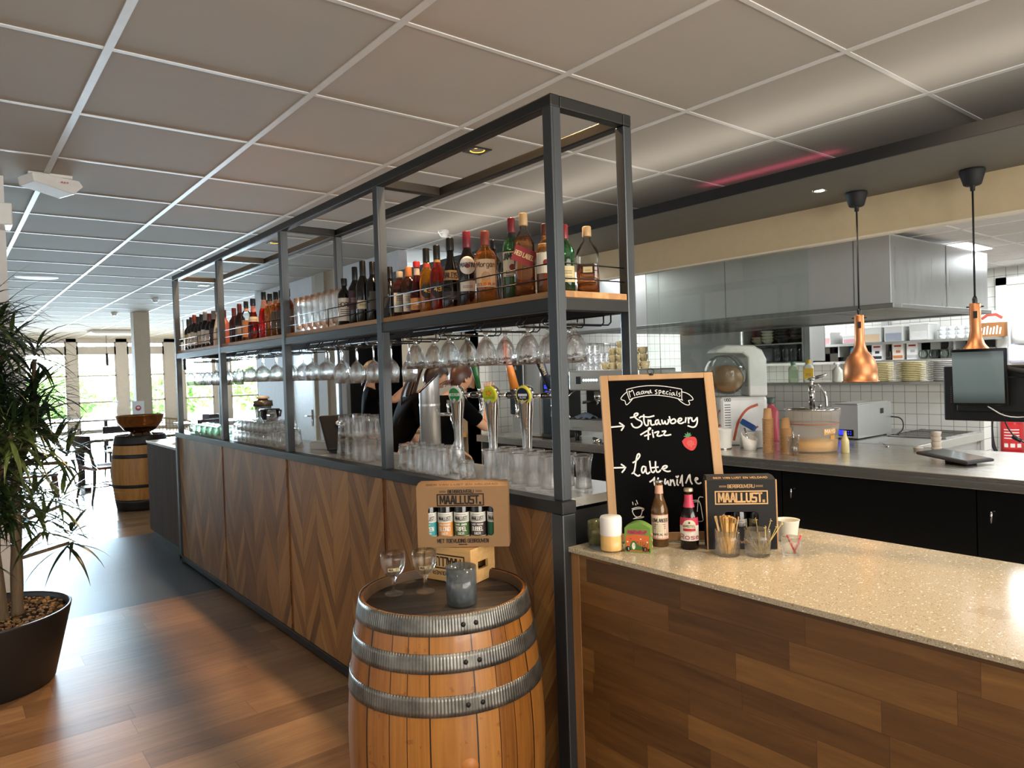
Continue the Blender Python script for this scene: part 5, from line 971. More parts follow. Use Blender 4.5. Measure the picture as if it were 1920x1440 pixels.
# crate: upside-down pine box between barrel and gift box
cX = Matrix.Translation((1.476, 2.128, ZB)) @ Matrix.Rotation(math.atan2(2.358-2.128, 1.397-1.476), 4, 'Z')   # local +x runs along the lettered face
t = thing('pine_crate', 'upturned pine crate with black lettering standing on the barrel', 'crate'); t.matrix_world = cX
cw, cdp, ch = .243, .155, .128
b = MB(); b.box(0, -.012, 0, cw, 0, ch); b.box(0, -cdp, 0, cw, -cdp+.012, ch); b.box(0, -cdp+.012, ch-.012, cw, -.012, ch)
b.build('crate_boards', M['crate'], t, bev=.001)
for x0 in (0, cw-.012):
    b = MB(); b.box(x0, -cdp+.012, .075, x0+.012, -.012, ch-.012); b.box(x0, -cdp+.012, 0, x0+.012, -.012, .045); b.box(x0, -cdp+.012, .045, x0+.012, -cdp+.045, .075); b.box(x0, -.045, .045, x0+.012, -.012, .075); b.build('end_board', M['crate'], t)
b = MB(); mc = lambda x, y, l: Vector((x, l, y))
text(b, 'MAALLUST', .032, lambda x, y, l: Vector((cw*.5+x, l, .088-y)), 0, .17, width=.150, oy=.0); b.ribbon([(.03, .048), (.213, .048), (.213, .098), (.03, .098), (.03, .048)], .005, mc, 0); text(b, 'BIERBROUWERIJ', .013, lambda x, y, l: Vector((cw*.5+x, l, .036-y)), 0, .17, width=.13); b.build('stencilled_lettering', M['ink'], t)
# two stemmed beer glasses and the smoky candle glass on the barrel
CHAL = vessel([(.030, 0), (.0335, .003), (.030, .007), (.010, .012), (.0065, .022), (.0065, .052), (.012, .060), (.028, .074), (.041, .100), (.044, .124), (.0425, .148)], [(.0410, .148), (.0425, .124), (.0392, .100), (.026, .077), (.008, .064)], .062)
for x, y, lb in ((1.222, 2.238, 'left stemmed beer glass on the barrel top'), (1.316, 2.182, 'right stemmed beer glass on the barrel top, in front of the crate')):
    t = thing('stemmed_glass', lb, 'glass', (x, y, ZB), math.atan2(-x, y)+.05, 'stemmed glasses on the barrel'); b = MB(); b.lathe(CHAL, 40); b.build('glass_body', M['glass'], t)
    b = MB(); mp = cyl(.0438); text(b, 'MAALLUST', .0085, mp, 0, .17, sub=.003, width=.036, oy=.092); rect(b, -.021, .0905, .021, .102, mp, 1, .0002, 8, 1); b.build('printed_badge', [P('#2b2018', .5), P('#d9c79a', .4)], t)
t = thing('candle_holder', 'smoky grey crackled glass candle holder at the front of the barrel top', 'candle holder', (1.336, 1.985, ZB)); b = MB(); b.lathe(vessel([(.046, 0), (.050, .005), (.0515, .05), (.0515, .126)], [(.048, .126), (.048, .05), (.046, .012)], .010), 40, rip=lambda a, z: 1+.010*math.sin(a*5+z*60)*math.sin(z*90+a*2)); b.build('glass_cup', M['smoke'], t); b = MB(); b.lathe([(0, .011), (.036, .011), (.036, .058), (0, .060)], 24); b.build('candle', P('#c9cdd0', .6), t)
# ================================================================ beyond the bar
t = thing('end_cabinet', 'lower dark wood cabinet at the far end of the bar', 'cabinet', (0, 0, 0))
b = MB(); b.box(1.735, 7.15, .085, 2.35, 8.56, 1.02); b.build('cabinet_body', M['darkwood'], t, bev=.003)
b = MB(); b.box(1.728, 7.15, 1.02, 2.37, 8.57, 1.045); b.build('cabinet_top', M['table'], t, bev=.002)
b = MB(); b.box(1.75, 7.15, 0, 2.3, 8.5, .085); b.build('plinth', P('#1b1d22', .4), t)
b = MB()
for k in range(5): b.box(1.80+.01*k, 7.55, 1.046+.004*k, 2.0+.008*k, 7.80, 1.049+.004*k)
tag(b.build('paper_stack', M['paper']), 'loose stack of clear and white papers on the low end cabinet', 'papers')
# rattan chair behind the cabinet
t = thing('rattan_armchair', 'pale woven rattan armchair behind the far end of the bar', 'chair', (2.74, 12.05, 0), .1)
rm = P('#d3b98c', .6, name='rattan'); b = MB(); N_ = 22
def sh(u, v): a = PI*(.02+.96*u); r = .34+.05*v; return Vector((-r*math.cos(a), .30*math.sin(a)+.08*v, .55+.56*v*(1-.15*abs(u-.5)*2)))
for i in range(N_+1): b.tube([sh(i/N_, v/6) for v in range(7)], .006, 5)
for v in (0, .16, .3, .42, .58, .72, .86, 1.): b.tube([sh(i/24, v) for i in range(25)], .007 if v not in (0, 1.) else .014, 5)
b.build('backrest', rm, t)
b = MB(); b.lathe([(0, .50), (.34, .50), (.36, .53), (.34, .56), (0, .56)], 28); b.build('seat', rm, t)
for x in (-.27, .27):
    for y in (-.22, .22): b = MB(); b.tube([(x*.8, y*.8, .5), (x, y, 0)], .016, 8); b.build('leg', rm, t)
# far barrel with a copper bowl on it
bl = P('#1a1716', .4, .2, name='black_hoop')
barrel((2.08, 10.65, 0), 'wine barrel with black hoops standing behind the end cabinet', bl, wood('pale_staves', '#8a5a26', '#b07c3c', '#c89552', axis=2, rough=.4), [(.81, .93), (.655, .70), (.29, .33), (0, .14)], sc=1.06)
t = thing('copper_bowl', 'big hammered copper wine cooler bowl on the far barrel', 'bowl', (2.08, 10.62, .9535))
b = MB(); b.lathe([(0, .05), (.10, .052), (.2, .10), (.27, .20), (.295, .285), (.305, .29), (.288, .285), (.262, .20), (.19, .11), (.1, .066), (0, .064)], 48, rip=lambda a, z: 1+.006*math.sin(a*14)*math.sin(z*60)); b.build('bowl', P('#c08a58', .16, 1.), t)
for a in (-2.4, -.7, 1.2, 2.6): b = MB(); b.tube([(.11*math.cos(a), .11*math.sin(a), .06), (.17*math.cos(a), .17*math.sin(a), 0)], .011, 8); b.build('foot', M['chrome'], t)
# tables and chairs by the windows
def table(name, label, x, y, rz, w, d, h):
    t = thing(name, label, 'table', (x, y, 0), rz, 'dining tables')
    b = MB(); b.box(-w/2, -d/2, h-.045, w/2, d/2, h); b.build('tabletop', M['table'], t, bev=.004)
    for sx in (-1, 1):
        b = MB(); b.box(sx*w*.36-.04, -.05, .05, sx*w*.36+.04, .05, h-.045); b.box(sx*w*.36-.045, -d*.42, 0, sx*w*.36+.045, d*.42, .05); b.build('leg', M['black'], t)
    return t
table('dining_table', 'grey oak dining table just left of the far barrel', 2.35, 13.6, 0, 1.6, 1.4, .80)
table('dining_table', 'grey oak dining table behind the plant', .2, 13.2, 0, 1.4, .9, .76)
table('dining_table', 'dark dining table beside the square column', 4.9, 16.6, 0, 1.8, .9, .78)
table('dining_table', 'long dining table close to the far windows', 2.6, 21.5, 0, 2.2, .9, .76)
def chair(label, x, y, rz, wm, sm, first=[None]):
    t = thing('dining_chair', label, 'chair', (x, y, 0), rz, 'dining chairs by the windows')
    b = MB(); n = 10; V = []
    for i in range(n+1):
        for j in range(n+1):
            u, v = i/n-.5, j/n-.5; V.append((u*.46*(1-.12*v), v*.44, .46-.018*(1-4*u*u)*(1-4*v*v)))
    b.add(V+[(a, c, e-.035) for a, c, e in V], [(i*(n+1)+j, (i+1)*(n+1)+j, (i+1)*(n+1)+j+1, i*(n+1)+j+1) for i in range(n) for j in range(n)]+[(q+(n+1)**2 for q in (i*(n+1)+j, i*(n+1)+j+1, (i+1)*(n+1)+j+1, (i+1)*(n+1)+j)) for i in range(n) for j in range(n)], 0, True)
    ed = [k*(n+1) for k in range(n+1)]+[n*(n+1)+k for k in range(1, n+1)]+[k*(n+1)+n for k in range(n-1, -1, -1)]+[k for k in range(n-1, 0, -1)]; m_ = (n+1)**2
    b.f += [[a, a+m_, c+m_, c] for a, c in zip(ed, ed[1:]+ed[:1])]; b.m += [0]*len(ed); b.sm += [False]*len(ed); b.f = [list(f) for f in b.f]
    b.build('seat', sm, t)
    b = MB(); V = []
    for i in range(9):
        u = i/8-.5
        for z in (.66, .88): V.append((u*.44, .235+.05*(z-.66)-.05*(1-4*u*u)*0+.035*(1-4*u*u), z))
    b.add(V+[(x_, y_+.018, z_) for x_, y_, z_ in V], [(2*i, 2*i+2, 2*i+3, 2*i+1) for i in range(8)]+[(18+2*i, 18+2*i+1, 18+2*i+3, 18+2*i+2) for i in range(8)]+[(2*i, 18+2*i, 18+2*i+2, 2*i+2) for i in range(8)]+[(2*i+1, 2*i+3, 18+2*i+3, 18+2*i+1) for i in range(8)]+[(0, 1, 19, 18), (16, 34, 35, 17)], 0, True); b.build('backrest', wm, t)
    for sx in (-1, 1):
        b = MB(); b.tube([(sx*.20, -.19, .44), (sx*.205, -.21, .22), (sx*.21, -.225, 0)], [.022, .019, .014], 8); b.build('leg', wm, t)
        b = MB(); b.tube([(sx*.19, .275, .88), (sx*.195, .235, .62), (sx*.195, .20, .44), (sx*.20, .215, .2), (sx*.21, .25, 0)], [.014, .018, .021, .018, .014], 8); b.build('leg', wm, t)
    b = MB()
    for sx in (-1, 1): b.tube([(sx*.205, -.21, .20), (sx*.2, .215, .20)], .009, 6)
    b.tube([(-.2, 0, .20), (.2, 0, .20)], .009, 6); b.tube([(-.205, -.21, .25), (.205, -.21, .25)], .009, 6); b.build('stretcher', wm, t)
    return t
pat = G('patched_leather'); _x = pat.sep(); _k = pat.white(pat.comb(pat.math('FLOOR', pat.math('MULTIPLY', _x[0], 5.)), pat.math('FLOOR', pat.math('MULTIPLY', _x[1], 5.)), .2)); pat.set(color=pat.ramp(_k, [(0, '#7a3a30'), (.4, '#54506e'), (.7, '#8a5a4a'), (1, '#3f4354')], True), rough=.4)
chair('dark wooden chair with patchwork seat left of the far barrel, its back to the plant', 1.84, 11.85, PI/2+.25, M['chairw'], pat.m).scale = (1.2, 1.2, 1.08)
chair('dark-backed chair behind the copper bowl', 2.55, 14.8, .05, M['chairw'], pat.m)
chair('brown wooden chair half hidden behind the plant', 1.02, 11.9, PI/2, M['chairb'], pat.m)
chair('dark chair behind the left table, seen through the plant', .35, 14.1, 0, M['chairw'], pat.m)
chair('dark chair right of the square column', 5.1, 17.4, 0, M['chairw'], pat.m)
chair('dark chair in front of the square column', 4.3, 15.7, PI, M['chairw'], pat.m)
for k, (x, y, lb, cl) in enumerate(((4.55, 16.6, 'dark red menu holder on the table by the column', '#4a1a1e'), (4.95, 16.65, 'olive and black box on the table by the column', '#5a5226'))):
    t = thing('menu_holder', lb, 'table box', (x, y, .781)); b = MB(); b.box(-.07, -.06, 0, .07, .06, .16); b.build('box_body', P('#17130f', .4), t, bev=.01); b = MB(); b.box(-.06, -.0605, .02, .02, -.06, .14); b.build('front_label', P(cl, .4), t)
t = thing('table_sign', 'small white upright card with round mark standing before the glass doors', 'sign', (3.15, 16.2, .0)); b = MB(); b.box(-.16, -.02, 0, .16, .02, .96); b.box(-.11, -.012, .96, .11, .012, 1.30, 1); b.build('sign_card', [M['greybeige'], M['white']], t); b = MB(); blob(b, ell((0, 1.16, .055, .055), 16)[:-1], flat(T3(0, -.0125, 0)), 0); blob(b, ell((0, 1.17, .03, .02), 12)[:-1], flat(T3(0, -.0125, 0)), 1, .001); b.build('sign_mark', [P('#b8483a', .5), P('#e6e6e6', .5)], t)

# ================================================================ the big plant
pc = (.13, 4.98)
t = thing('potted_dracaena', 'tall bushy dracaena with thin dark leaves in a black pot at the left', 'plant', (pc[0], pc[1], 0))
b = MB(); b.lathe([(0, 0), (.335, 0), (.345, .01), (.435, .40), (.438, .412), (.425, .412), (.42, .40), (.41, .33), (0, .33)], 64); b.build('pot', P('#1c1b1b', .45, name='charcoal_pot'), t)
b = MB(); n = 18; V = [(0, 0, .385)]; F_ = []
for i in range(1, 9):
    for k in range(48): a = 2*PI*k/48; r = .412*i/8; V.append((r*math.cos(a), r*math.sin(a), .375+R.uniform(-.012, .012)))
F_ = [(0, 1+k, 1+(k+1) % 48) for k in range(48)]+[(1+i*48+k, 1+(i+1)*48+k, 1+(i+1)*48+(k+1) % 48, 1+i*48+(k+1) % 48) for i in range(7) for k in range(48)]
b.add(V, F_, 0)
for k in range(700):
    a, r = R.uniform(0, 2*PI), .40*math.sqrt(R.random()); s = R.uniform(.006, .012); X = T3(r*math.cos(a), r*math.sin(a), .382+R.uniform(0, .006), R.uniform(0, 6), R.uniform(-.4, .4)); b.box(-s, -s*.6, -s*.4, s, s*.6, s*.4, 1+(k % 2), X)
b.build('soil', [P('#2a2018', .95), P('#a8855a', .8), P('#7a5a38', .8)], t)
bark = wood('cane_bark', '#4a3a2a', '#6e5a42', '#8f7a5e', axis=2, rough=.8)
canes = [[(.02, -.12, .35), (-.02, -.10, .7), (-.12, -.05, 1.05), (-.20, .0, 1.4), (-.16, .02, 1.75)], [(.10, -.08, .35), (.07, -.06, .8), (.10, .0, 1.2), (.06, .04, 1.6), (.02, .05, 2.02)], [(.17, -.02, .35), (.18, -.01, .8), (.19, .02, 1.15), (.28, .05, 1.45), (.30, .05, 1.65)], [(.06, -.02, .35), (-.03, .02, .75), (-.18, .06, 1.0), (-.28, .04, 1.2)]]
for c in canes:
    b = MB(); q = smooth(c, 2); b.tube(q, [.034-.016*i/len(q)+.003*math.sin(i*2.2) for i in range(len(q))], 10); b.build('cane', bark, t)
lg = G('dracaena_leaf'); n_ = lg.noise(scale=2.5, detail=2.); lg.set(color=lg.ramp(n_, [(.30, '#10190d'), (.50, '#22331a'), (.70, '#66743c')]), rough=.32)  # olive end of the ramp paints some leaves as if lit
b = MB()
def leaf(o, az, el, L, wd, droop):
    d = Vector((math.cos(az)*math.cos(el), math.sin(az)*math.cos(el), math.sin(el))); side = Vector((-math.sin(az), math.cos(az), 0)); p = Vector(o); vs = []; n = 7
    for i in range(n+1):
        s = i/n; w = wd*(.45+1.6*s if s < .3 else 1.0-(s-.3)/.7*.98)*.93
        up = side.cross(d).normalized(); vs += [p-side*w+up*w*.28, p.copy(), p+side*w+up*w*.28]
        d = (d+Vector((0, 0, -droop*L/n*(.6+s)))).normalized(); p = p+d*(L/n)
    b.add(vs, [f for i in range(n) for f in ((3*i, 3*i+1, 3*i+4, 3*i+3), (3*i+1, 3*i+2, 3*i+5, 3*i+4))], 0, True)
heads = [(.02, .05, 2.10, 30, 1.)]
EXT = [(.92, .20), (1.15, .36), (1.4, .40), (1.7, .36), (1.9, .27), (2.12, .12)]
for k in range(66):
    z_ = .95+1.15*((k*.618) % 1.0); mx_ = next(b_[1]+(a2[1]-b_[1])*(z_-b_[0])/(a2[0]-b_[0]) for b_, a2 in zip(EXT, EXT[1:]) if b_[0] <= z_ <= a2[0]); a_ = -.24+(mx_+.24)*((k*.7548) % 1.0)**.75; b_ = .22*math.sin(k*1.7)*math.cos(min(1., (z_-.9)/1.3)*1.2)
    heads.append((.02+.78*a_+.62*b_, .02-.62*a_+.78*b_, z_, 20, .95))
heads += [(.44, -.02, .80, 18, .85), (.30, -.1, .90, 16, .8), (-.06, -.16, .84, 16, .8), (.40, .0, 1.02, 20, .9)]
for hx, hy, hz, n, s in heads:
    for k in range(n+6):
        leaf((hx+R.gauss(0, .012), hy+R.gauss(0, .012), hz-.10*(k/(n+6))+.02), k*2.39996+R.uniform(-.2, .2), .95-1.25*(k/(n+6))+R.uniform(-.15, .15), s*R.uniform(.26, .43), R.uniform(.011, .0175), R.uniform(1.6, 4.2))
b.build('foliage', lg.m, t)
stm = MB()
for hx, hy, hz, n, s in heads:
    near = min((p for c in canes for p in smooth(c, 1) if p[2] < hz), key=lambda p: (p[0]-hx)**2+(p[1]-hy)**2+(p[2]-hz+.15)**2); m_ = ((near[0]+hx)/2*1.0, (near[1]+hy)/2, (near[2]+hz)/2-.03); stm.tube(smooth([near, m_, (hx, hy, hz-.06)], 1), .011, 6)
stm.build('branches', bark, t)
# ================================================================ kitchen and pass
ZP = .998
t = thing('pass_counter', 'long stainless steel pass counter with black front', 'counter', (0, 0, 0))
b = MB(); b.box(4.50, -1.4, .925, 5.78, 6.30, ZP); b.build('steel_top', M['inoxtop'], t, bev=.004)
ys = [-1.4, .35, 1.55, 2.75, 3.95, 5.15, 6.28]
for y0, y1 in zip(ys, ys[1:]): b = MB(); b.box(4.56, y0+.004, .06, 4.58, y1-.004, .915); fr = b.build('front_door', M['blackg'] if 0 else P('#0a0a0b', .3), t); h = MB(); h.tube([(4.56, y1-.08, .80), (4.535, y1-.08, .80), (4.535, y1-.08, .74)], .006, 6); h.build('handle', M['chrome'], fr)
b = MB(); b.box(4.585, -1.4, .0, 5.7, 6.28, .92); b.build('carcass', M['black'], t)
t = thing('kitchen_worktop', 'stainless kitchen worktop behind the pass with sunken food wells', 'worktop', (0, 0, 0))
b = MB(); b.box(5.80, 2.36, .93, 7.145, 6.45, ZP); b.build('steel_top', M['inoxx'], t, bev=.004); b = MB(); b.box(5.84, 2.4, 0, 7.1, 6.4, .93); b.build('carcass', M['inoxv'], t)
t = thing('food_wells', 'steel bar grid of food wells set in the kitchen worktop', 'food wells', (6.65, 2.62, ZP+.001))
b = MB()
for k in range(8): b.box(-.25+.11*k, -.22, 0, -.23+.11*k, .22, .012)
b.box(-.27, -.24, 0, .56, -.22, .014); b.box(-.27, .22, 0, .56, .24, .014); b.build('grid_bars', M['chrome'], t); b = MB(); b.box(-.25, -.22, 0, .54, .22, .003); b.build('well_floor', P('#6e6a62', .4), t)
# glass screens hanging from the lintel
for y0, y1, lb in ((2.64, 3.975, 'glass screen pane hanging over the pass beside the near pendant'), (3.985, 4.11, 'narrow glass screen strip over the pass')):
    b = MB(); b.box(4.770, y0, 1.50, 4.780, y1, 2.47); tag(b.build('glass_screen', M['sheet']), lb, 'glass screen')
# extractor hood
t = thing('extractor_hood', 'large stainless steel extractor hood over the kitchen line', 'extractor hood', (0, 0, 0))
HX0, HX1, HY0, HY1, HZ0, HZ1 = 5.40, 7.30, 2.36, 5.65, 2.072, 2.565
b = MB(); b.box(HX0, HY0, HZ0, HX0+.012, HY1, HZ1); b.build('front_sheet', M['hood'], t)
b = MB(); b.box(HX0+.012, HY0, HZ0, HX1, HY0+.012, HZ1); b.build('end_sheet', brushed('hood_end', '#bcc0c0', .3, 2, 22., var=.12), t); b = MB(); b.box(HX0+.012, HY1-.012, HZ0, HX1, HY1, HZ1); b.build('end_sheet', M['hood'], t)
b = MB(); b.box(HX0, HY0, HZ1, HX1, HY1, HZ1+.01); b.build('top_sheet', M['hood'], t)
b = MB(); b.box(HX0-.03, HY0-.03, HZ0-.035, HX0+.10, HY1+.02, HZ0); b.box(HX0+.1, HY0-.03, HZ0-.035, HX1, HY0+.09, HZ0); b.box(HX1-.1, HY0+.09, HZ0-.035, HX1, HY1, HZ0); b.build('lower_lip', P('#8a8c8a', .4, .6), t, bev=.006)
b = MB()
for k in range(6):
    y = HY0+.10+k*.53; b.box(HX0+.11, y, HZ0-.020, HX1-.11, y+.515, HZ0+.0)
b.build('grease_filters', P('#6d6e6c', .45, .5), t)
b = MB(); [b.box(HX0-.002, y, HZ0, HX0, y+.006, HZ1) for y in (2.62, 3.75)]; b.box(6.4, HY0-.002, HZ0, 6.406, HY0, HZ1); b.build('sheet_seams', P('#8d9090', .4, 1.), t)
# copper heat-lamp pendants
def pendant(x, y, zb, label):
    t = thing('heat_lamp', label, 'pendant lamp', (x, y, 2.722), 0, 'copper heat lamps over the pass'); z0 = zb-2.722
    b = MB(); b.lathe([(0, 0), (.062, 0), (.066, -.012), (.045, -.085), (.038, -.09), (0, -.09)], 24); b.lathe([(.014, -.09), (.012, -.12), (0, -.12)], 12); b.build('ceiling_rose', M['rubber'], t)
    b = MB(); b.tube([(0, 0, -.1), (0, 0, z0+.44)], .0055, 8); b.build('cord', M['rubber'], t)
    b = MB(); b.lathe([(.013, z0+.42), (.014, z0+.445), (.007, z0+.46), (0, z0+.46)], 14); b.build('cord_grip', M['black'], t)
    b = MB(); pr = [(.101, 0), (.108, -.003), (.106, .003), (.1, .005), (.0985, .06), (.095, .10), (.084, .135), (.064, .165), (.045, .19), (.034, .225), (.0285, .265), (.0285, .415), (.026, .42), (.012, .42)]
    b.lathe([(r, z+z0) for r, z in pr], 48); b.lathe([(r*.96, z+z0) for r, z in pr[3:11]], 48); so = b.build('lamp_shade', M['copper'], t)
    b = MB(); b.box(-.010, -.0305, z0+.335, .010, -.026, z0+.375, 0, Matrix.Rotation(math.atan2(-x, y), 4, 'Z')); b.build('switch', M['black'], so)
    b = MB(); b.tube([(.0285, 0, z0+.40), (.042, 0, z0+.40)], .004, 8); b.tube([(-.0285, 0, z0+.40), (-.042, 0, z0+.40)], .004, 8); b.build('shade_screws', M['black'], so, rot=(0, 0, math.atan2(-x, y)))
    b = MB(); b.lathe([(0, z0+.03), (.03, z0+.035), (.04, z0+.06), (.02, z0+.11), (0, z0+.11)], 16); b.build('bulb', P('#ffb878', .4, emit=1.5, name='warm_bulb'), t)
    lamp('SPOT', 'heat_lamp_light', (x, y, zb+.02), 5, (1., .72, .45), aim=(x, y, 0), spot_size=math.radians(120), spot_blend=.5, shadow_soft_size=.03)
pendant(4.55, 2.183, 1.533, 'copper bell-shaped heat lamp hanging left, in front of the plate stacks'); pendant(4.60, 1.551, 1.548, 'copper bell-shaped heat lamp hanging right, half behind the till screen')
# ---- espresso machine
t = thing('espresso_machine', 'large steel espresso machine behind the corner post', 'espresso machine', (4.62, 4.55, ZP))
b = MB(); b.box(0, -.46, .47, .50, .40, .655); b.box(.20, -.44, .20, .50, .38, .47); b.build('upper_body', M['inox'], t, bev=.012)
b = MB(); b.box(-.01, -.46, .10, .50, .40, .20); b.build('drip_tray', M['inox'], t, bev=.006); b = MB(); b.box(.195, -.43, .20, .20, .37, .47); b.build('splash_panel', P('#2a2624', .35, .4), t)
b = MB(); b.box(-.003, .24, .53, 0, .30, .60)
for k in range(6): b.lathe([(0, 0), (.012, 0), (.012, .004), (0, .005)], 12, mi=1, X=T3(-.001, .20-.033*k, .565, 0, 0, -PI/2))
b.box(-.003, -.06, .55, 0, -.01, .58, 2)
for k in range(5): b.lathe([(0, 0), (.012, 0), (.012, .004), (0, .005)], 12, mi=1, X=T3(-.001, -.10-.033*k, .565, 0, 0, -PI/2))
b.build('control_buttons', [M['black'], P('#dff2ff', .3, emit=1.0), P('#49a8e8', .3, emit=1.2)], t)
for yy in (.12, -.12):
    b = MB(); b.lathe([(.035, .39), (.038, .395), (.038, .46), (0, .46)], 20, (.10, yy, 0)); b.lathe([(0, .36), (.033, .362), (.035, .39), (0, .39)], 20, (.10, yy, 0)); b.tube([(.10, yy, .375), (-.06, yy+.04, .365)], [.011, .014], 10, 1); b.tube([(.10, yy, .36), (.10, yy+.015, .335)], .007, 8); b.build('group_head', [M['chrome'], M['black']], t)
b = MB(); b.tube(smooth([(.06, .37, .47), (.0, .38, .44), (-.04, .40, .40), (-.05, .38, .26), (-.03, .36, .22)], 2), .006, 8); b.build('steam_pipe', M['chrome'], t)
b = MB()
for y in (-.42, .36): b.lathe([(0, 0), (.02, 0), (.02, .10), (0, .10)], 12, (.05, y, 0)); b.lathe([(0, 0), (.02, 0), (.02, .10), (0, .10)], 12, (.42, y, 0))
b.build('feet', M['black'], t)
V = [(.03+i*.02, .22+j*.018, .203+.05*math.exp(-((i-5)**2+(j-5)**2)/14)+.012*math.sin(i*1.3+j)) for i in range(11) for j in range(11)]
b = MB(); b.add(V+[(x, y, z-.004) for x, y, z in V], [(i*11+j, (i+1)*11+j, (i+1)*11+j+1, i*11+j+1) for i in range(10) for j in range(10)], 0, True); tag(b.build('cleaning_cloth', P('#5a6a80', .9), None, (4.60, 4.55, ZP+.006)), 'blue-grey cloth lying in the espresso machine under the handle', 'cloth')
# cups and glasses on the machine
CUP = [(0, 0), (.026, 0), (.030, .006), (.037, .03), (.040, .062), (.0385, .062), (.035, .03), (.027, .008), (0, .007)]
b = MB(); b.lathe(CUP, 28); b.tube([(.037+.022*math.sin(k*PI/9), 0, .034+.018*math.cos(k*PI/9)) for k in range(10)], .0045, 8)
for k in range(10): a = k*2*PI/16+2.0; b.box(-.0008, -.0006, 0, .0008, .0006, .006, 1, Matrix.Rotation(a, 4, 'Z') @ T3(.0385, 0, .022))
cupp = b.build('coffee_cup', [P('#d9cda2', .3, name='cream_cup'), P('#4a4436', .5)]); cupp.location = (0, 0, -50)
def cup(x, y, z, label, rz=0., group='cream cups on the espresso machine'):
    o = cupp.copy(); COL.objects.link(o); o.location = (x, y, z); o.rotation_euler = (0, 0, rz); return tag(o, label, 'cup', group)
zc = ZP+.656
shot = proto('shot_glass', inv(vessel([(.028, 0), (.030, .003), (.034, .075)], [(.031, .075), (.027, .008)], .008)), 24, flute(10, .05))
for i in range(4):
    for j in range(3):
        for k in range(2 if j else 3):
            put(shot, 4.68+.075*j, 4.86-.075*i, zc+.0755*(k+1), 'small glass on the espresso machine, %s column, %s row, %s from the bottom' % (NTH[i], ROWX[j], NTH[k]), 'glass', 'small glasses on the espresso machine')
for j, (yy, nst) in enumerate(((4.56, 1), (4.47, 3), (4.38, 3), (4.29, 2), (4.20, 2))):
    for i, xx in enumerate((4.72, 4.82)):
        for k in range(nst+(i and j != 0)): cup(xx, yy, zc+.064*k, 'cream cup on the espresso machine, %s stack, %s row, %s from the bottom' % (NTH[j], ROWX[i], NTH[k]), R.uniform(2.2, 4.2))
cup(4.74, 4.115, zc, 'single cream coffee cup at the right end of the espresso machine', 2.4)
cup(4.68, 5.12, ZP, 'white espresso cup alone on the pass left of the espresso machine', 3.4)
t = thing('bean_grinder', 'dark coffee grinder with blue display left of the espresso machine', 'coffee grinder', (4.66, 5.28, ZP)); b = MB(); b.box(0, -.10, 0, .34, .12, .62); b.box(-.04, -.08, 0, .0, .1, .05); b.build('body', M['black'], t, bev=.02)
b = MB(); b.prism([(-.075, .40), (.075, .40), (.075, .54), (.05, .58), (-.05, .58), (-.075, .54)], 0, .02, 0, Matrix(((0, 0, -1, 0), (1, 0, 0, 0), (0, 1, 0, 0), (0, 0, 0, 1)))); b.build('display_housing', M['blackg'], t)
b = MB(); dsp = lambda x, y, l: Vector((-.0205-l, -x, y)); text(b, '08.5', .03, dsp, 0, .14, oy=.49); text(b, '12 g', .024, dsp, 0, .14, oy=.44); b.build('display_digits', P('#2a3cff', .3, emit=2.5, name='blue_digits'), t)
t = thing('coffee_dispenser', 'tall steel hot drinks dispenser with black panel behind the taps', 'coffee machine', (4.66, 5.62, ZP)); b = MB(); b.box(0, -.21, 0, .42, .27, .80); b.build('steel_body', M['inoxv'], t, bev=.03)
b = MB(); b.box(-.03, .02, .22, 0, .25, .76); pf = b.build('black_panel', M['blackg'], t, bev=.02); b = MB(); blob(b, ell((-.135, .70, .018, .022), 14)[:-1], lambda x, y, l: Vector((-.0306-l, -x, y)), 0); [rect(b, -.16+.03*k, .50, -.145+.03*k, .52, lambda x, y, l: Vector((-.0306-l, -x, y)), 1) for k in range(3)]; b.build('panel_icons', [P('#8d8f94', .4), P('#4a9be0', .3, emit=1.)], pf)
b = MB(); b.box(-.12, .03, .0, 0, .24, .03); b.lathe([(0, .18), (.02, .18), (.025, .22), (0, .22)], 12, (-.03, .13, 0)); b.build('drip_tray', M['inox'], t)
t = thing('portafilter', 'portafilter with black handle lying on the pass', 'portafilter', (4.58, 4.55, ZP+.002)); b = MB(); b.lathe([(0, .0), (.033, .0), (.036, .035), (.03, .035), (.028, .005), (0, .005)], 24); b.build('basket', M['chrome'], t); b = MB(); b.tube([(.03, .02, .028), (.10, .15, .025)], [.010, .015], 10); b.build('handle', M['black'], t)
b = MB(); b.box(0, 0, 0, .28, .32, .012); b.box(.02, .02, .012, .26, .30, .018, 1); tag(b.build('tamping_mat', [M['rubber'], M['black']], None, (4.56, 4.16, ZP+.0005)), 'black rubber tamping mat on the pass beside the espresso machine', 'mat')
# ---- white slush machine with orange stripes
t = thing('slush_machine', 'white drinks machine with clear brown-filled drum behind the chalkboard', 'slush machine', (5.12, 3.66, ZP), -.72); t.scale = (.88, .88, 1.0)
b = MB(); b.box(-.02, -.17, 0, .42, .17, .40); b.build('white_base', M['plastic'], t, bev=.03)
pl = [(.42, .40), (.42, .70), (.38, .78), (.30, .82), (.05, .83), (-.04, .79), (-.06, .765), (.20, .755), (.245, .72), (.25, .40)]
b = MB(); b.prism(pl, -.17, .17, 0, Matrix(((1, 0, 0, 0), (0, 0, 1, 0), (0, 1, 0, 0), (0, 0, 0, 1)))); b.build('white_housing', M['plastic'], t, bev=.02)
b = MB(); b.lathe([(0, -.165), (.14, -.165), (.165, -.13), (.165, .13), (.14, .165), (0, .165)], 32, X=T3(.07, 0, .585, 0, PI/2)); b.build('clear_drum', M['sheet'], t)
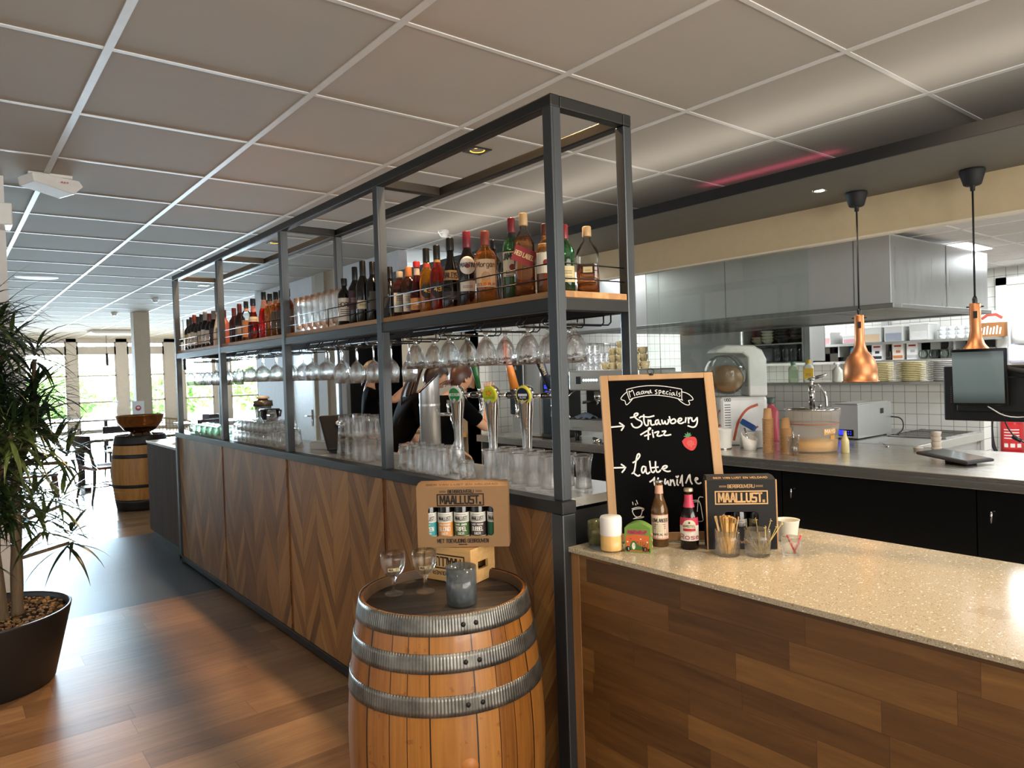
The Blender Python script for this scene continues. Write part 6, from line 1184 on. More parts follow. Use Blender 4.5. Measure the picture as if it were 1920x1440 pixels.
b = MB(); b.lathe([(0, -.15), (.13, -.15), (.152, -.11), (.152, .11), (.13, .15), (0, .15)], 32, X=T3(.07, 0, .55, 0, PI/2) @ Matrix.Diagonal((1, .74, 1, 1))); b.build('brown_slush', P('#a9805a', .35), t)
b = MB(); b.tube([(-.05, .08, .50), (-.10, .08, .56), (-.10, .08, .47), (-.07, .08, .43)], .012, 10); b.lathe([(0, .38), (.02, .38), (.022, .46), (0, .46)], 14, (-.055, .08, 0)); b.build('tap_handle', M['chrome'], t)
b = MB(); mf = lambda x, y, l: Vector((-.0205-l, -x, y))
for k in range(14): rect(b, -.12, .06+.021*k, -.065, .066+.021*k, mf, 0); rect(b, -.03, .06+.021*k, .022, .066+.021*k, mf, 0)
for r0 in (0., .10): b.ribbon([(.16-.16*math.cos(a*PI/16), .06+r0*0+.0+.26*math.sin(a*PI/16)*(1-r0*4) if 0 else .05+(.24-r0*1.2)*math.sin(a*PI/16)) for a in range(9)], .018, mf, 1)
b.ribbon([(-.06, .06), (-.05, .18), (-.075, .30)], .012, mf, 1)
sd = lambda x, y, l: Vector((x, -.1705-l, y))
for k in range(14): rect(b, .02, .06+.021*k, .075, .066+.021*k, sd, 0)
b.ribbon(smooth([(.10, .05), (.14, .20), (.22, .30), (.32, .33)], 2), .022, sd, 1); b.ribbon(smooth([(.20, .05), (.24, .12), (.32, .15)], 2), .015, sd, 1); text(b, 'UGO', .022, sd, 0, .2, ox=.05, oy=.365)
b.build('printed_stripes', [P('#2a2a2c', .5), P('#c2532a', .45)], t)
t = thing('white_box_machine', 'white square appliance between the espresso machine and the slush machine', 'appliance', (4.95, 4.0, ZP)); b = MB(); b.box(0, -.12, 0, .3, .05, .62); b.build('body', M['plastic'], t, bev=.015); b = MB(); b.box(-.002, -.11, .50, 0, -.02, .60); b.build('front_recess', M['grey'], t)
# ---- small things on the pass
def bucket():
    t = thing('pump_bucket', 'translucent mayonnaise pump bucket with a little yellow sauce left on the pass', 'bucket', (5.10, 2.815, ZP), math.atan2(-5.1, 2.815)); g = G('translucent_plastic'); g.set(color='#d9cfc2', rough=.35); _t = g.N.new('ShaderNodeBsdfTransparent'); _x = g.N.new('ShaderNodeMixShader'); _x.inputs[0].default_value = .2; g.L.new(_t.outputs[0], _x.inputs[1]); g.L.new(g.bs.outputs[0], _x.inputs[2]); g.L.new(_x.outputs[0], g.out.inputs[0])
    b = MB(); b.lathe([(0, 0), (.166, 0), (.170, .01), (.190, .27), (.197, .272), (.197, .31), (.192, .31), (.186, .272), (.167, .012), (0, .008)], 56); b.build('tub', g.m, t)
    b = MB(); b.lathe([(0, .010), (.165, .012), (.172, .085), (0, .086)], 48); b.build('sauce', P('#dba000', .4), t)
    b = MB(); b.lathe([(.1725, .205), (.186, .207), (.1865, .214), (.184, .214)], 48); b.build('fill_line', P('#a85a3a', .5), t)
    b = MB(); b.lathe([(.19, .31), (.20, .312), (.20, .322), (.17, .326), (0, .328)], 56); b.build('lid', M['chrome'], t)
    b = MB(); b.tube([(0, 0, .328), (0, 0, .50)], .024, 20); b.tube([(0, 0, .50), (0, 0, .53)], .016, 14); b.lathe([(0, .53), (.03, .532), (.034, .545), (0, .55)], 18); b.tube([(0, 0, .54), (.07, -.02, .56), (.11, -.03, .575)], [.014, .012, .008], 10); b.tube(smooth([(.01, 0, .50), (.05, -.02, .50), (.10, -.03, .42), (.10, -.03, .335)], 2), .011, 10); b.lathe([(0, .328), (.014, .328), (.016, .345), (0, .352)], 12, (.055, -.015, 0)); b.build('pump', M['chrome'], t)
    b = MB(); mp = cyl(.1815, None, 0, -PI/2+.72); b.ribbon([(-.05, .135), (.05, .150), (.05, .185), (-.05, .172), (-.05, .135)], .006, mp, 0, .001, .02); rect(b, -.05, .14, .05, .18, mp, 0, .0005, 8, 1); text(b, 'MAYO', .024, mp, 1, .18, sub=.006, oy=.149, lift=.0015); rect(b, .0, .10, .04, .13, mp, 0, .0006, 4, 1); b.build('printed_ribbon', [P('#c98f3a', .5), P('#efe3c6', .5)], t)
bucket()
CST = inv([(0, 0), (.026, 0), (.034, .075), (.0415, .0765), (.0415, .0805), (.0345, .0805), (.032, .078), (.0248, .003), (0, .003)])
b = MB(); b.lathe(CST, 28); pcup = b.build('paper_cup', P('#c09564', .6, name='kraft_cup')); pcup.location = (0, 0, -50)
for (x, y, n, lb) in ((4.875, 3.045, 27, 'taller stack of brown paper cups'), (4.90, 2.915, 20, 'shorter stack of brown paper cups')):
    for k in range(n): o = pcup.copy(); COL.objects.link(o); o.location = (x, y, ZP+.0805+.0095*k); tag(o, 'brown paper cup in the %s on the pass, %s' % (lb.replace(' of brown paper cups', ''), 'topmost' if k == n-1 else 'number %d of %d counting up' % (k+1, n)), 'cup', 'brown paper cups stacked on the pass')
t = thing('spoon_glass', 'faceted glass holding spoons beside the bucket', 'glass', (4.80, 2.80, ZP)); b = MB(); b.lathe(vessel([(.034, 0), (.037, .004), (.045, .13)], [(.042, .13), (.034, .02)], .018), 30, rip=flute(10, .06)); b.build('glass_body', M['glass'], t)
for k, (a, l, lb) in enumerate(((.2, .20, 'longest spoon in the faceted glass on the pass'), (-.15, .15, 'spoon leaning left in the faceted glass'), (.05, .14, 'shortest spoon in the faceted glass'))):
    o = thing('spoon', lb, 'spoon', (4.80, 2.80-.012*k, ZP+.022), 0, 'spoons in the faceted glass', (0.12*k-.1, a, 0)); b = MB(); b.lathe([(0, 0), (.012, .012), (.014, .025), (.004, .045), (0, .046)], 12, X=Matrix.Diagonal((1, .35, 1, 1))); b.build('spoon_bowl', M['chrome'], o); b = MB(); b.tube([(0, 0, .042), (0, 0, l)], [.0025, .0045], 6); b.build('handle', M['chrome'], o)
t = thing('cutlery_cup', 'white slanted cup with a steel scoop on the pass', 'cup', (4.905, 3.225, ZP)); b = MB(); V = []; n = 28
for r, zf in ((.046, lambda a: 0), (.062, lambda a: .105+.03*math.sin(a)), (.057, lambda a: .105+.03*math.sin(a)), (.043, lambda a: .006)): V += [(r*math.cos(2*PI*k/n), r*math.sin(2*PI*k/n), zf(2*PI*k/n)) for k in range(n)]
b.add(V, [(q*n+k, q*n+(k+1) % n, (q+1)*n+(k+1) % n, (q+1)*n+k) for q in range(3) for k in range(n)]+[tuple(range(n))[::-1], tuple(range(3*n, 4*n))], 0, True); b.build('cup_body', M['plastic'], t); b = MB(); b.tube([(0, 0, .02), (-.02, .03, .17)], .008, 8); b.build('scoop', M['chrome'], t)
b = MB(); b.lathe([(0, 0), (.066, 0), (.07, .01), (.078, .155), (.081, .16), (.076, .158), (.066, .02), (0, .015)], 36); b.lathe([(0, -.0), (.072, 0), (.072, .01), (.0, .01)], 36, mi=1); tag(b.build('white_tub', [M['plastic'], M['chrome']], None, (4.86, 3.44, ZP)), 'round white tub on a steel foot beside the chalkboard edge', 'tub')
b = MB(); b.box(-.072, -.078, 0, .072, .078, .13); tag(b.build('white_bin', M['plastic'], None, (5.065, 3.30, ZP+.0005), (0, 0, .0), bev=.012), 'white rectangular bin behind the slanted cup', 'bin')
b = MB(); b.box(-.035, -.06, 0, .035, .06, .045); tag(b.build('blue_packet', P('#2a5aa8', .45), None, (5.055, 3.345, ZP+.158), (.5, .3, .3), bev=.006), 'blue packet sticking out of the white bin', 'packet')
for x, y, c, c2, lb in ((5.62, 3.475, '#b8505a', '#4a5a52', 'red squeeze bottle with dark green cap behind the paper cups'), (5.60, 3.625, '#4a5460', '#5c666e', 'dark grey striped squeeze bottle behind the paper cups')):
    bottle('squeeze_bottle', lb, x, y, ZP, 'flask', .37 if 'red' in lb else .40, .062, P(c, .35), P(c2, .4), .62, .86, None, .5, [(.5, .54, .9, '#8d959c', []), (.6, .64, .9, '#8d959c', [])] if 'grey' in lb else [])
b = MB(); b.lathe([(0, 0), (.05, .0), (.055, .03), (.03, .08), (0, .085)], 18); tag(b.build('black_knob_lid', M['black'], None, (5.62, 3.78, ZP+.14)), 'small black cover beside the grey squeeze bottle', 'cover'); b = MB(); b.box(-.08, -.1, 0, .08, .1, .139); tag(b.build('steel_box', M['inox'], None, (5.62, 3.80, ZP)), 'steel box under the small black cover', 'box')
bottle('tea_bottle', 'small cream bottle with brown neck squeezed right of the bucket', 5.13, 2.585, ZP, 'beer', .16, .028, P('#cfc48e', .35), P('#b9a06a', .4), .46, .95, None, .5, [])
# toaster-like steel appliance
t = thing('vacuum_sealer', 'steel box appliance with blue display on the kitchen worktop', 'appliance', (5.985, 2.90, ZP)); b = MB(); b.box(0, 0, .012, .62, .235, .295); b.build('steel_housing', M['inoxv'], t, bev=.006); b = MB(); b.box(.03, .02, .295, .59, .215, .305); b.build('lid', M['inox'], t, bev=.004)
b = MB(); b.box(-.002, .04, .03, 0, .20, .085); b.box(.40, -.002, .20, .46, 0, .245); pn = b.build('control_panel', M['blackg'], t); b = MB(); b.box(-.003, .115, .038, -.002, .165, .078); [b.box(-.003, .06+.02*(k % 2), .045+.02*(k//2), -.002, .068+.02*(k % 2), .053+.02*(k//2)) for k in range(4)]; b.build('blue_display', P('#1c26e8', .3, emit=2.2), pn)
b = MB(); [b.lathe([(0, 0), (.015, 0), (.015, .012), (0, .012)], 10, (x, y, 0)) for x in (.05, .57) for y in (.04, .2)]; b.build('feet', M['black'], t); b = MB(); b.tube(smooth([(.60, -.002, .16), (.62, -.09, .15), (.60, -.11, .05), (.5, -.08, .006)], 2), .006, 6); b.build('power_cord', M['black'], t)
b = MB(); b.lathe([(0, 0), (.028, 0), (.034, .035), (.035, .036), (0, .036)], 24); sp = b.build('sauce_cup', P('#c9beb0', .5)); sp.location = (0, 0, -50)
for k in range(4): o = sp.copy(); COL.objects.link(o); o.location = (5.50, 2.115, ZP+.0365*k); tag(o, 'small grey sauce cup in the little stack on the pass, %s from the bottom' % NTH[k], 'sauce cup', 'stacked sauce cups')
o = sp.copy(); COL.objects.link(o); o.location = (5.50, 2.235, ZP); o.scale = (1, 1, .7); tag(o, 'single small sauce cup left of the little stack', 'sauce cup')
o = thing('spoon', 'spoon lying on the kitchen worktop near the food wells', 'spoon', (5.62, 2.50, ZP+.004), 0, None, (0, PI/2-.06, .7)); b = MB(); b.lathe([(0, 0), (.012, .012), (.014, .025), (.004, .045), (0, .046)], 12, X=Matrix.Diagonal((.35, 1, 1, 1))); b.build('spoon_bowl', M['chrome'], o); b = MB(); b.tube([(0, 0, .042), (0, 0, .2)], .004, 6); b.build('handle', M['chrome'], o)
t = thing('order_tablet', 'black handheld order tablet lying on the pass counter at the right', 'tablet', (5.02, 1.83, ZP), -.25); b = MB(); b.box(-.13, -.17, .03, .13, .17, .05, 0, T3(0, 0, 0, 0, .1)); b.build('tablet_shell', M['rubber'], t, bev=.008); b = MB(); b.box(-.11, -.15, .0505, .11, .15, .0515, 0, T3(0, 0, 0, 0, .1)); b.build('screen', M['blackg'], t); b = MB(); b.box(-.06, -.12, 0, .05, .02, .03); b.build('grip', M['black'], t, bev=.006)
# ---- till screens
t = thing('till_monitor', 'wide black till monitor seen from behind at the right edge', 'monitor', (4.39, 1.645, 1.317))
b = MB(); b.box(0, -.62, 0, .035, 0, .30); b.box(-.02, -.55, .05, 0, -.07, .24); b.build('housing', M['black'], t, bev=.008); b = MB(); [b.box(-.001, -.04-.0, .10+.012*k, 0, -.036, .104+.012*k) for k in range(8)]; b.build('vent_holes', M['grey'], t)
b = MB(); b.tube([(.05, -.45, .2), (.06, -.58, .05), (.07, -.75, -.12), (.07, -.8, -.315)], [.03, .03, .03, .035], 10); b.build('monitor_arm', M['rubber'], t)
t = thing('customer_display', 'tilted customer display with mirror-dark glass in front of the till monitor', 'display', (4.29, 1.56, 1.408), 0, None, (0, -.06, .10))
g = G('reflection_glow'); _y = g.sep(); g.set(color='#20282a', rough=.04, emit=g.ramp(g.math('MULTIPLY', _y[2], 3.3), [(0, '#39413f'), (.25, '#8d9a96'), (.8, '#a3b0ac'), (1, '#3a4240')]), es=.28)  # pale glow painted in for the reflection on the dark glass
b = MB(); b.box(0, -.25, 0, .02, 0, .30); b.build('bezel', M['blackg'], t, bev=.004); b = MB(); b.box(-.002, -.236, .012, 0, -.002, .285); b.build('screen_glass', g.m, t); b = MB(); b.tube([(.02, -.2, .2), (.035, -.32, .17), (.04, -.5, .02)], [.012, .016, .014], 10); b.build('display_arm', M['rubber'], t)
b = MB(); b.tube(smooth([(4.36, 1.42, 1.40), (4.38, 1.34, 1.34), (4.40, 1.22, 1.35), (4.42, 1.1, 1.38)], 2), .0035, 6); tag(b.build('cable', M['white']), 'thin white cable drooping under the customer display', 'cable')
b = MB(); b.tube(smooth([(4.38, 1.37, 1.40), (4.41, 1.34, 1.26), (4.45, 1.28, 1.2), (4.5, 1.1, 1.12), (4.52, .9, 1.05)], 2), .004, 6); b.tube([(4.425, 1.33, 1.24), (4.44, 1.295, 1.215)], .012, 8); tag(b.build('cable', M['black']), 'black cable with adapter hanging below the till monitor', 'cable')
# ---- back of the kitchen
t = thing('open_cupboard', 'open steel cupboard with bowls above the low tiled wall', 'cupboard', (7.36, 4.14, 1.66)); b = MB(); b.box(.45, 0, 0, .46, .76, .42, 1); b.box(0, 0, 0, .46, .02, .42); b.box(0, .74, 0, .46, .76, .42); b.box(0, 0, 0, .46, .76, .012); b.box(0, 0, .41, .46, .76, .42); b.build('cupboard_body', [M['inoxv'], P('#26282a', .5)], t); b = MB(); b.box(.01, .02, .205, .45, .74, .222); b.build('shelf_board', M['inox'], t)
b = MB(); b.box(0, 0, 0, .03, .86, .64); tag(b.build('steel_sheet', M['hood'], None, (7.32, 4.91, 1.4525)), 'plain brushed steel sheet left of the open cupboard', 'sheet')
b = MB(); b.box(7.36, 4.07, 1.452, 7.42, 4.13, 2.07); tag(b.build('steel_upright', M['inoxv']), 'steel upright right of the open cupboard', 'post')
b = MB(); b.lathe([(0, 0), (.035, 0), (.075, .045), (.078, .05), (.07, .046), (.03, .008), (0, .006)], 28); bw = b.build('bowl', P('#cfd6c0', .3)); bw.location = (0, 0, -50)
for j, (yy, col, nst, z, lb) in enumerate(((4.66, '#cfd6c0', 4, 1.883, 'pale green bowl'), (4.47, '#3a3d3f', 4, 1.883, 'dark bowl'), (4.28, '#2c2e30', 4, 1.883, 'black bowl'), (4.78, '#b9b49a', 2, 1.883, 'beige bowl'))):
    m_ = bw.data.copy(); m_.materials[0] = P(col, .3)
    for k in range(nst): o = bw.copy(); o.data = m_; COL.objects.link(o); o.location = (7.50, yy, z+.034*k); tag(o, lb+' in its stack in the open cupboard, %s from the bottom' % NTH[k], 'bowl', 'bowls in the open cupboard')
b = MB(); b.lathe([(0, 0), (.12, 0), (.125, .02), (.12, .15), (.06, .165), (0, .165)], 28); tag(b.build('grey_pot', P('#5a5f64', .4), None, (7.52, 4.72, 1.673)), 'round grey pot on the lower cupboard shelf', 'pot')
jar = proto('jar', vessel([(.05, 0), (.052, .01), (.052, .12), (.042, .13), (.042, .15)], [(.04, .15), (.049, .12), (.049, .01)], .008), 24, None, M['sheet'])
for k in range(4): put(jar, 7.50, 4.53-.10*k, 1.673, 'clear glass jar on the lower cupboard shelf, %s from the grey pot' % NTH[k], 'jar', 'glass jars in the open cupboard')
# plates on the ledge
b = MB(); b.lathe([(0, 0), (.075, 0), (.08, .004), (.121, .010), (.126, .013), (.124, .0165), (.115, .0145), (.078, .007), (0, .006)], 36); pls = b.build('plate', P('#efe4b4', .35)); pls.location = (0, 0, -50); pw = pls.data.copy(); pw.materials[0] = P('#d9d8d4', .3)
for yy, w_, n, lb in ((3.26, 0, 11, 'yellow-beige'), (2.97, 0, 11, 'cream-yellow'), (2.69, 1, 11, 'white')):
    for k in range(n): o = pls.copy(); o.data = pw if w_ else pls.data; COL.objects.link(o); o.location = (7.18, yy, 1.4525+.0168*k); tag(o, '%s plate in the %s stack on the steel ledge, %s' % (lb, 'left' if yy > 3.2 else ('middle' if yy > 2.9 else 'right'), 'topmost' if k == n-1 else NTH[k-1 if k > 11 else k]+' from the bottom' if k < 12 else 'just under the top'), 'plate', 'plates stacked on the steel ledge')
bottle('juice_bottle', 'yellow and white sauce bottle with yellow cap on the steel ledge', 7.14, 3.97, 1.452, 'flask', .235, .052, P('#e8e2d0', .4), P('#e0b422', .4), .5, .84, None, .5, [(.15, .62, .95, '#e3b41c', [('~', .12, '#8a5a14', .3)])])
bottle('sauce_bottle', 'pale green bottle with green cap on the steel ledge', 7.12, 4.13, 1.452, 'flask', .22, .05, P('#c9d6b8', .4), P('#6a8a6a', .4), .5, .84, None, .5, [(.2, .6, .9, '#a9bf9a', [])])
t = thing('soap_pump', 'translucent pump bottle on the ledge left of the copper lamp', 'pump bottle', (7.14, 3.66, 1.452)); b = MB(); b.lathe([(0, 0), (.05, 0), (.052, .01), (.05, .12), (.03, .14), (.03, .15), (0, .15)], 24); b.build('bottle_body', P('#d5d6c8', .3), t); b = MB(); b.tube([(0, 0, .15), (0, 0, .18)], .012, 10); b.tube([(-.05, 0, .185), (.04, 0, .185)], .012, 8); b.build('pump_head', M['plastic'], t)
# shelves on the back wall
for z, y0, y1, lb in ((1.655, 2.75, 6.3, 'lower steel shelf on the black and white tiled wall'), (1.87, 2.75, 6.3, 'upper steel shelf carrying plastic tubs')):
    t = thing('wall_shelf', lb, 'shelf', (8.70, y0, z)); b = MB(); b.box(0, 0, -.03, .35, y1-y0, 0); b.build('shelf_board', M['inox'], t); b = MB(); [b.box(.05, y, -.16, .35, y+.02, -.03) for y in (.4, 1.7, 3.0)]; b.build('brackets', M['inoxv'], t)
b = MB(); b.box(9.02, 3.98, 1.7, 9.05, 4.06, 2.6); tag(b.build('wall_rail', M['inoxv']), 'vertical steel rail on the tiled back wall', 'rail')
gt = G('frosted_tub'); gt.set(color='#dfe0de', rough=.4, trans=.35, ior=1.2)
for k, (y, h, c) in enumerate(((5.35, .16, '#8d8a86'), (5.12, .16, '#b9a08a'), (4.89, .17, '#d0d2c0'), (4.66, .15, '#c98a8a'), (4.30, .10, '#b98a92'), (4.05, .18, '#c2a88a'), (3.80, .18, '#8d93a0'), (3.52, .19, '#d2d2d0'))):
    t = thing('plastic_tub', 'frosted plastic food tub on the upper shelf, %s from the left' % NTH[k], 'tub', (8.86, y, 1.87), 0, 'food tubs on the upper shelf'); b = MB(); b.box(-.12, -.105, 0, .12, .105, h); b.box(-.125, -.112, h-.015, .125, .112, h+.01, 1); b.build('tub_body', [gt.m, M['plastic']], t, bev=.01); b = MB(); b.box(-.1212, -.09, .01, -.1202, .09, h*.55); b.build('contents', P(c, .7), t)
b = MB(); b.lathe([(0, 0), (.032, 0), (.042, .045), (.0, .045)], 20); rk = b.build('ramekin', P('#dfe6ea', .3)); rk.location = (0, 0, -50)
for i in range(4):
    for k in range(3): o = rk.copy(); COL.objects.link(o); o.location = (8.82, 3.30-.092*i, 1.871+.0465*k); tag(o, 'small white ramekin on the upper shelf, %s column, %s from the bottom' % (NTH[i], NTH[k]), 'ramekin', 'white ramekins on the upper shelf')
t = thing('spice_carton', 'brown printed carton with arched white header on the upper shelf', 'carton', (8.80, 2.83, 1.871)); b = MB(); b.box(0, -.13, 0, .10, .13, .15); b.box(.06, -.13, .15, .10, .13, .28, 1); b.build('carton_body', [P('#8a5a2c', .6), M['paper']], t); b = MB(); mf2 = lambda x, y, l: Vector((.0595-l, -x, y)); b.ribbon([(-.09, .20), (-.04, .235), (.04, .235), (.09, .20)], .03, mf2, 0); mf3 = lambda x, y, l: Vector((-.0005-l, -x, y)); [b.ribbon([(-.09+.03*k, .03), (-.08+.03*k, .09+.01*(k % 3))], .016, mf3, 1) for k in range(7)]; b.build('carton_print', [P('#a8483a', .5), P('#efe6d6', .5)], t)
for k, (y, c1, c2) in enumerate(((4.02, '#e6e6e6', '#2a2a2c'), (3.78, '#e2dcd2', '#c27a4a'), (3.62, '#e8e8e6', '#b9b9b9'))):
    t = thing('drink_carton', 'tall printed carton on the lower wall shelf, %s of three' % ['left', 'middle', 'right'][k], 'carton', (8.80, y, 1.656)); b = MB(); b.box(0, -.06, 0, .10, .06, .19); b.build('carton_body', P(c1, .5), t); b = MB(); mf3 = lambda x, y_, l: Vector((-.0005-l, -x, y_)); rect(b, -.055, .015, .055, .05, mf3, 0); rect(b, -.04, .15, .04, .17, mf3, 1); rect(b, -.02, .08, .03, .11, mf3, 0); b.build('carton_print', [P(c2, .5), P('#a83a34', .5)], t)
og = P('#d28a5a', .5); wh = P('#e8e4dc', .4)
for i in range(6):
    for k in range(2):
        t = thing('sauce_jar', 'round orange jar with white top on the lower wall shelf, %s column, %s row' % (NTH[i], ['lower', 'upper'][k]), 'jar', (8.80, 5.42-.135*i, 1.656+.10*k), 0, 'orange jars on the lower wall shelf'); b = MB(); b.lathe([(0, 0), (.045, 0), (.062, .03), (.060, .06), (.045, .08), (0, .08)], 20); b.build('jar_body', og, t); b = MB(); b.lathe([(.046, .08), (.046, .096), (0, .098)], 18); b.build('jar_lid', wh, t)
t = thing('blue_topped_jar', 'orange jar with a blue top on the lower wall shelf beside the cartons', 'jar', (8.80, 4.26, 1.656)); b = MB(); b.lathe([(0, 0), (.06, 0), (.08, .05), (.07, .12), (0, .12)], 20); b.build('jar_body', og, t); b = MB(); b.lathe([(.075, .11), (.07, .16), (.03, .19), (0, .19)], 20); b.build('jar_lid', P('#2a6a8a', .4), t)
wgl = proto('wine_tumbler', vessel([(.03, 0), (.045, .02), (.05, .05), (.04, .1)], [(.038, .1), (.047, .05), (.042, .02)], .006), 20, None, M['sheet'])
for k in range(7): put(wgl, 8.80, 3.50-.11*k, 1.656, 'small round glass on the lower wall shelf, %s right of the cartons' % NTH[k], 'glass', 'round glasses on the lower wall shelf')
b = MB(); b.lathe([(0, 0), (.05, 0), (.06, .05), (.03, .13), (.025, .17), (.035, .19), (0, .19)], 20); tag(b.build('patterned_carafe', P('#b9bab6', .4), None, (8.92, 3.25, 1.656)), 'patterned grey carafe behind the round glasses', 'carafe')
t = thing('fly_lamp', 'white dome wall dispenser above the black tiles at right', 'dispenser', (8.92, 2.52, 1.78)); b = MB(); b.lathe([(0, .30), (.08, .30), (.14, .26), (.15, .10), (.15, .0), (0, 0)], 32); b.build('dome', M['plastic'], t); b = MB(); b.box(-.14, -.15, -.20, .12, .15, 0); b.build('lower_case', P('#c9c9dc', .35), t, bev=.03)
t = thing('fire_extinguisher', 'red fire extinguisher on the kitchen wall under the till monitor', 'fire extinguisher', (8.86, 2.66, .58), math.atan2(-8.86, 2.66)); b = MB(); b.lathe([(0, 0), (.10, 0), (.108, .02), (.108, .40), (.09, .46), (.03, .49), (0, .49)], 32); b.build('cylinder', P('#b8161c', .3, name='extinguisher_red'), t); b = MB(); b.lathe([(.03, .49), (.03, .53), (0, .53)], 16); b.tube([(0, 0, .53), (.09, -.02, .56)], .012, 8); b.build('valve_handle', M['black'], t); b = MB(); b.tube(smooth([(-.03, 0, .52), (-.14, 0, .54), (-.19, -.02, .40), (-.18, -.04, .15), (-.13, -.05, .02)], 2), .018, 10); b.build('hose', M['rubber'], t); b = MB(); mp = cyl(.1085); rect(b, -.10, .10, .10, .36, mp, 0, .0004, 10, 1); [rect(b, -.08, .30-.03*k, .06, .31-.03*k, mp, 1, .001, 8, 1) for k in range(4)]; [rect(b, -.08+.06*k, .12, -.04+.06*k, .16, mp, 1, .001, 3, 1) for k in range(3)]; b.build('instruction_label', [P('#c8282c', .4), P('#ece6de', .5)], t)
t = thing('paper_towel_machine', 'white and grey appliance below the till monitor by the tiled wall', 'appliance', (8.3, 3.22, .0)); b = MB(); b.box(0, -.30, 0, .6, .30, 1.12); b.build('body', M['plastic'], t, bev=.02); b = MB(); b.box(-.01, -.28, .72, 0, .14, .98); b.build('grey_front', M['grey'], t)
# utensils on the left kitchen wall
t = thing('utensil_rail', 'steel rail on the left tiled kitchen wall holding utensils', 'rail', (6.6, 6.46, 1.98)); b = MB(); b.tube([(-.45, 0, 0), (.7, 0, 0)], .008, 8); b.build('rail_bar', M['chrome'], t); b = MB(); [b.tube([(x, 0, 0), (x, .035, 0)], .008, 6) for x in (-.4, .65)]; b.build('rail_brackets', M['chrome'], t)
for k in range(9):
    t = thing('hanging_utensil', 'steel kitchen utensil hanging from the wall rail, %s from the left' % NTH[k], 'utensil', (6.2+.11*k, 6.44, 1.99), 0, 'utensils on the wall rail', (0, .06*((k*3) % 5-2), 0)); b = MB(); b.tube([(0, 0, 0), (0, 0, -.26-.02*(k % 3))], .006, 6); b.build('handle', M['inoxv'], t); b = MB(); z_ = -.26-.02*(k % 3); (b.lathe([(0, -.05), (.03, -.035), (.036, 0), (0, 0)], 16, (0, 0, z_)) if k % 2 else b.box(-.03, -.003, z_-.10, .03, .003, z_)); b.build('utensil_head', M['inoxv'], t)
# service corner left of the kitchen: wooden board and cabinets against the beige wall
t = thing('notice_board', 'orange-brown wooden board on the wall behind the bending staff', 'board', (4.57, 6.62, 1.50)); b = MB(); b.box(0, -.17, 0, .025, .17, .42); b.build('board_panel', wood('amber_board', '#8a5a24', '#b57c38', '#cf9a52', axis=2), t); b = MB(); b.box(-.004, -.18, -.01, .028, -.17, .43); b.box(-.004, .17, -.01, .028, .18, .43); b.build('board_edge', M['oakedge'], t)
t = thing('side_board', 'pale worktop with amber fronts between the staff and the beige wall', 'sideboard', (4.1, 7.15, 0)); b = MB(); b.box(0, -.55, .95, .48, .9, 1.0); b.build('worktop', M['crate'], t); b = MB(); b.box(.03, -.52, 0, .46, .88, .95); b.build('cabinet_body', P('#b9babc', .4), t)
t = thing('amber_crate', 'amber wooden tray unit on the pale worktop beside the staff', 'crate', (4.36, 7.5, 1.001)); b = MB(); b.box(0, -.15, 0, .2, .15, .02); b.box(0, -.15, .30, .2, .15, .32); b.box(0, -.15, 0, .2, -.13, .32); b.box(0, .13, 0, .2, .15, .32); b.box(.18, -.13, .02, .2, .13, .30); b.build('tray_frame', wood('amber_box', '#a0601c', '#c9842c', '#dda040', axis=2), t)
V = [(i*.03, j*.03, .012+.03*abs(math.sin(i*.8+j*.6))) for i in range(9) for j in range(8)]; b = MB(); b.add(V+[(x, y, 0) for x, y, z in V], [(i*8+j, (i+1)*8+j, (i+1)*8+j+1, i*8+j+1) for i in range(8) for j in range(7)], 0, True); tag(b.build('white_cloth', M['paper'], None, (4.12, 6.95, 1.001)), 'crumpled white cloth on the pale worktop', 'cloth')
# ================================================================ people
def skin(name, V, E, rad, root=0, lv=2):
    me = bpy.data.meshes.new(name); me.from_pydata([tuple(v) for v in V], E, []); o = bpy.data.objects.new(name, me); COL.objects.link(o)
    o.modifiers.new('skin', 'SKIN'); sv = me.skin_vertices[0].data
    for i, r in enumerate(rad): sv[i].radius = (r, r) if not isinstance(r, tuple) else r; sv[i].use_root = (i == root)
    s = o.modifiers.new('sub', 'SUBSURF'); s.levels = lv; s.render_levels = lv
    dg = bpy.context.evaluated_depsgraph_get(); m2 = bpy.data.meshes.new_from_object(o.evaluated_get(dg)); bpy.data.objects.remove(o); bpy.data.meshes.remove(me)
    return [tuple(v.co) for v in m2.vertices], [list(p.vertices) for p in m2.polygons]
SKIN = G('skin'); _n = SKIN.noise(scale=18., detail=3.); SKIN.set(color=SKIN.mix(_n, '#c08a6a', '#d9a888'), rough=.5); SKIN = SKIN.m
EYE = [P('#e8e4dc', .3), P('#1c1512', .2), P('#a5605a', .5)]
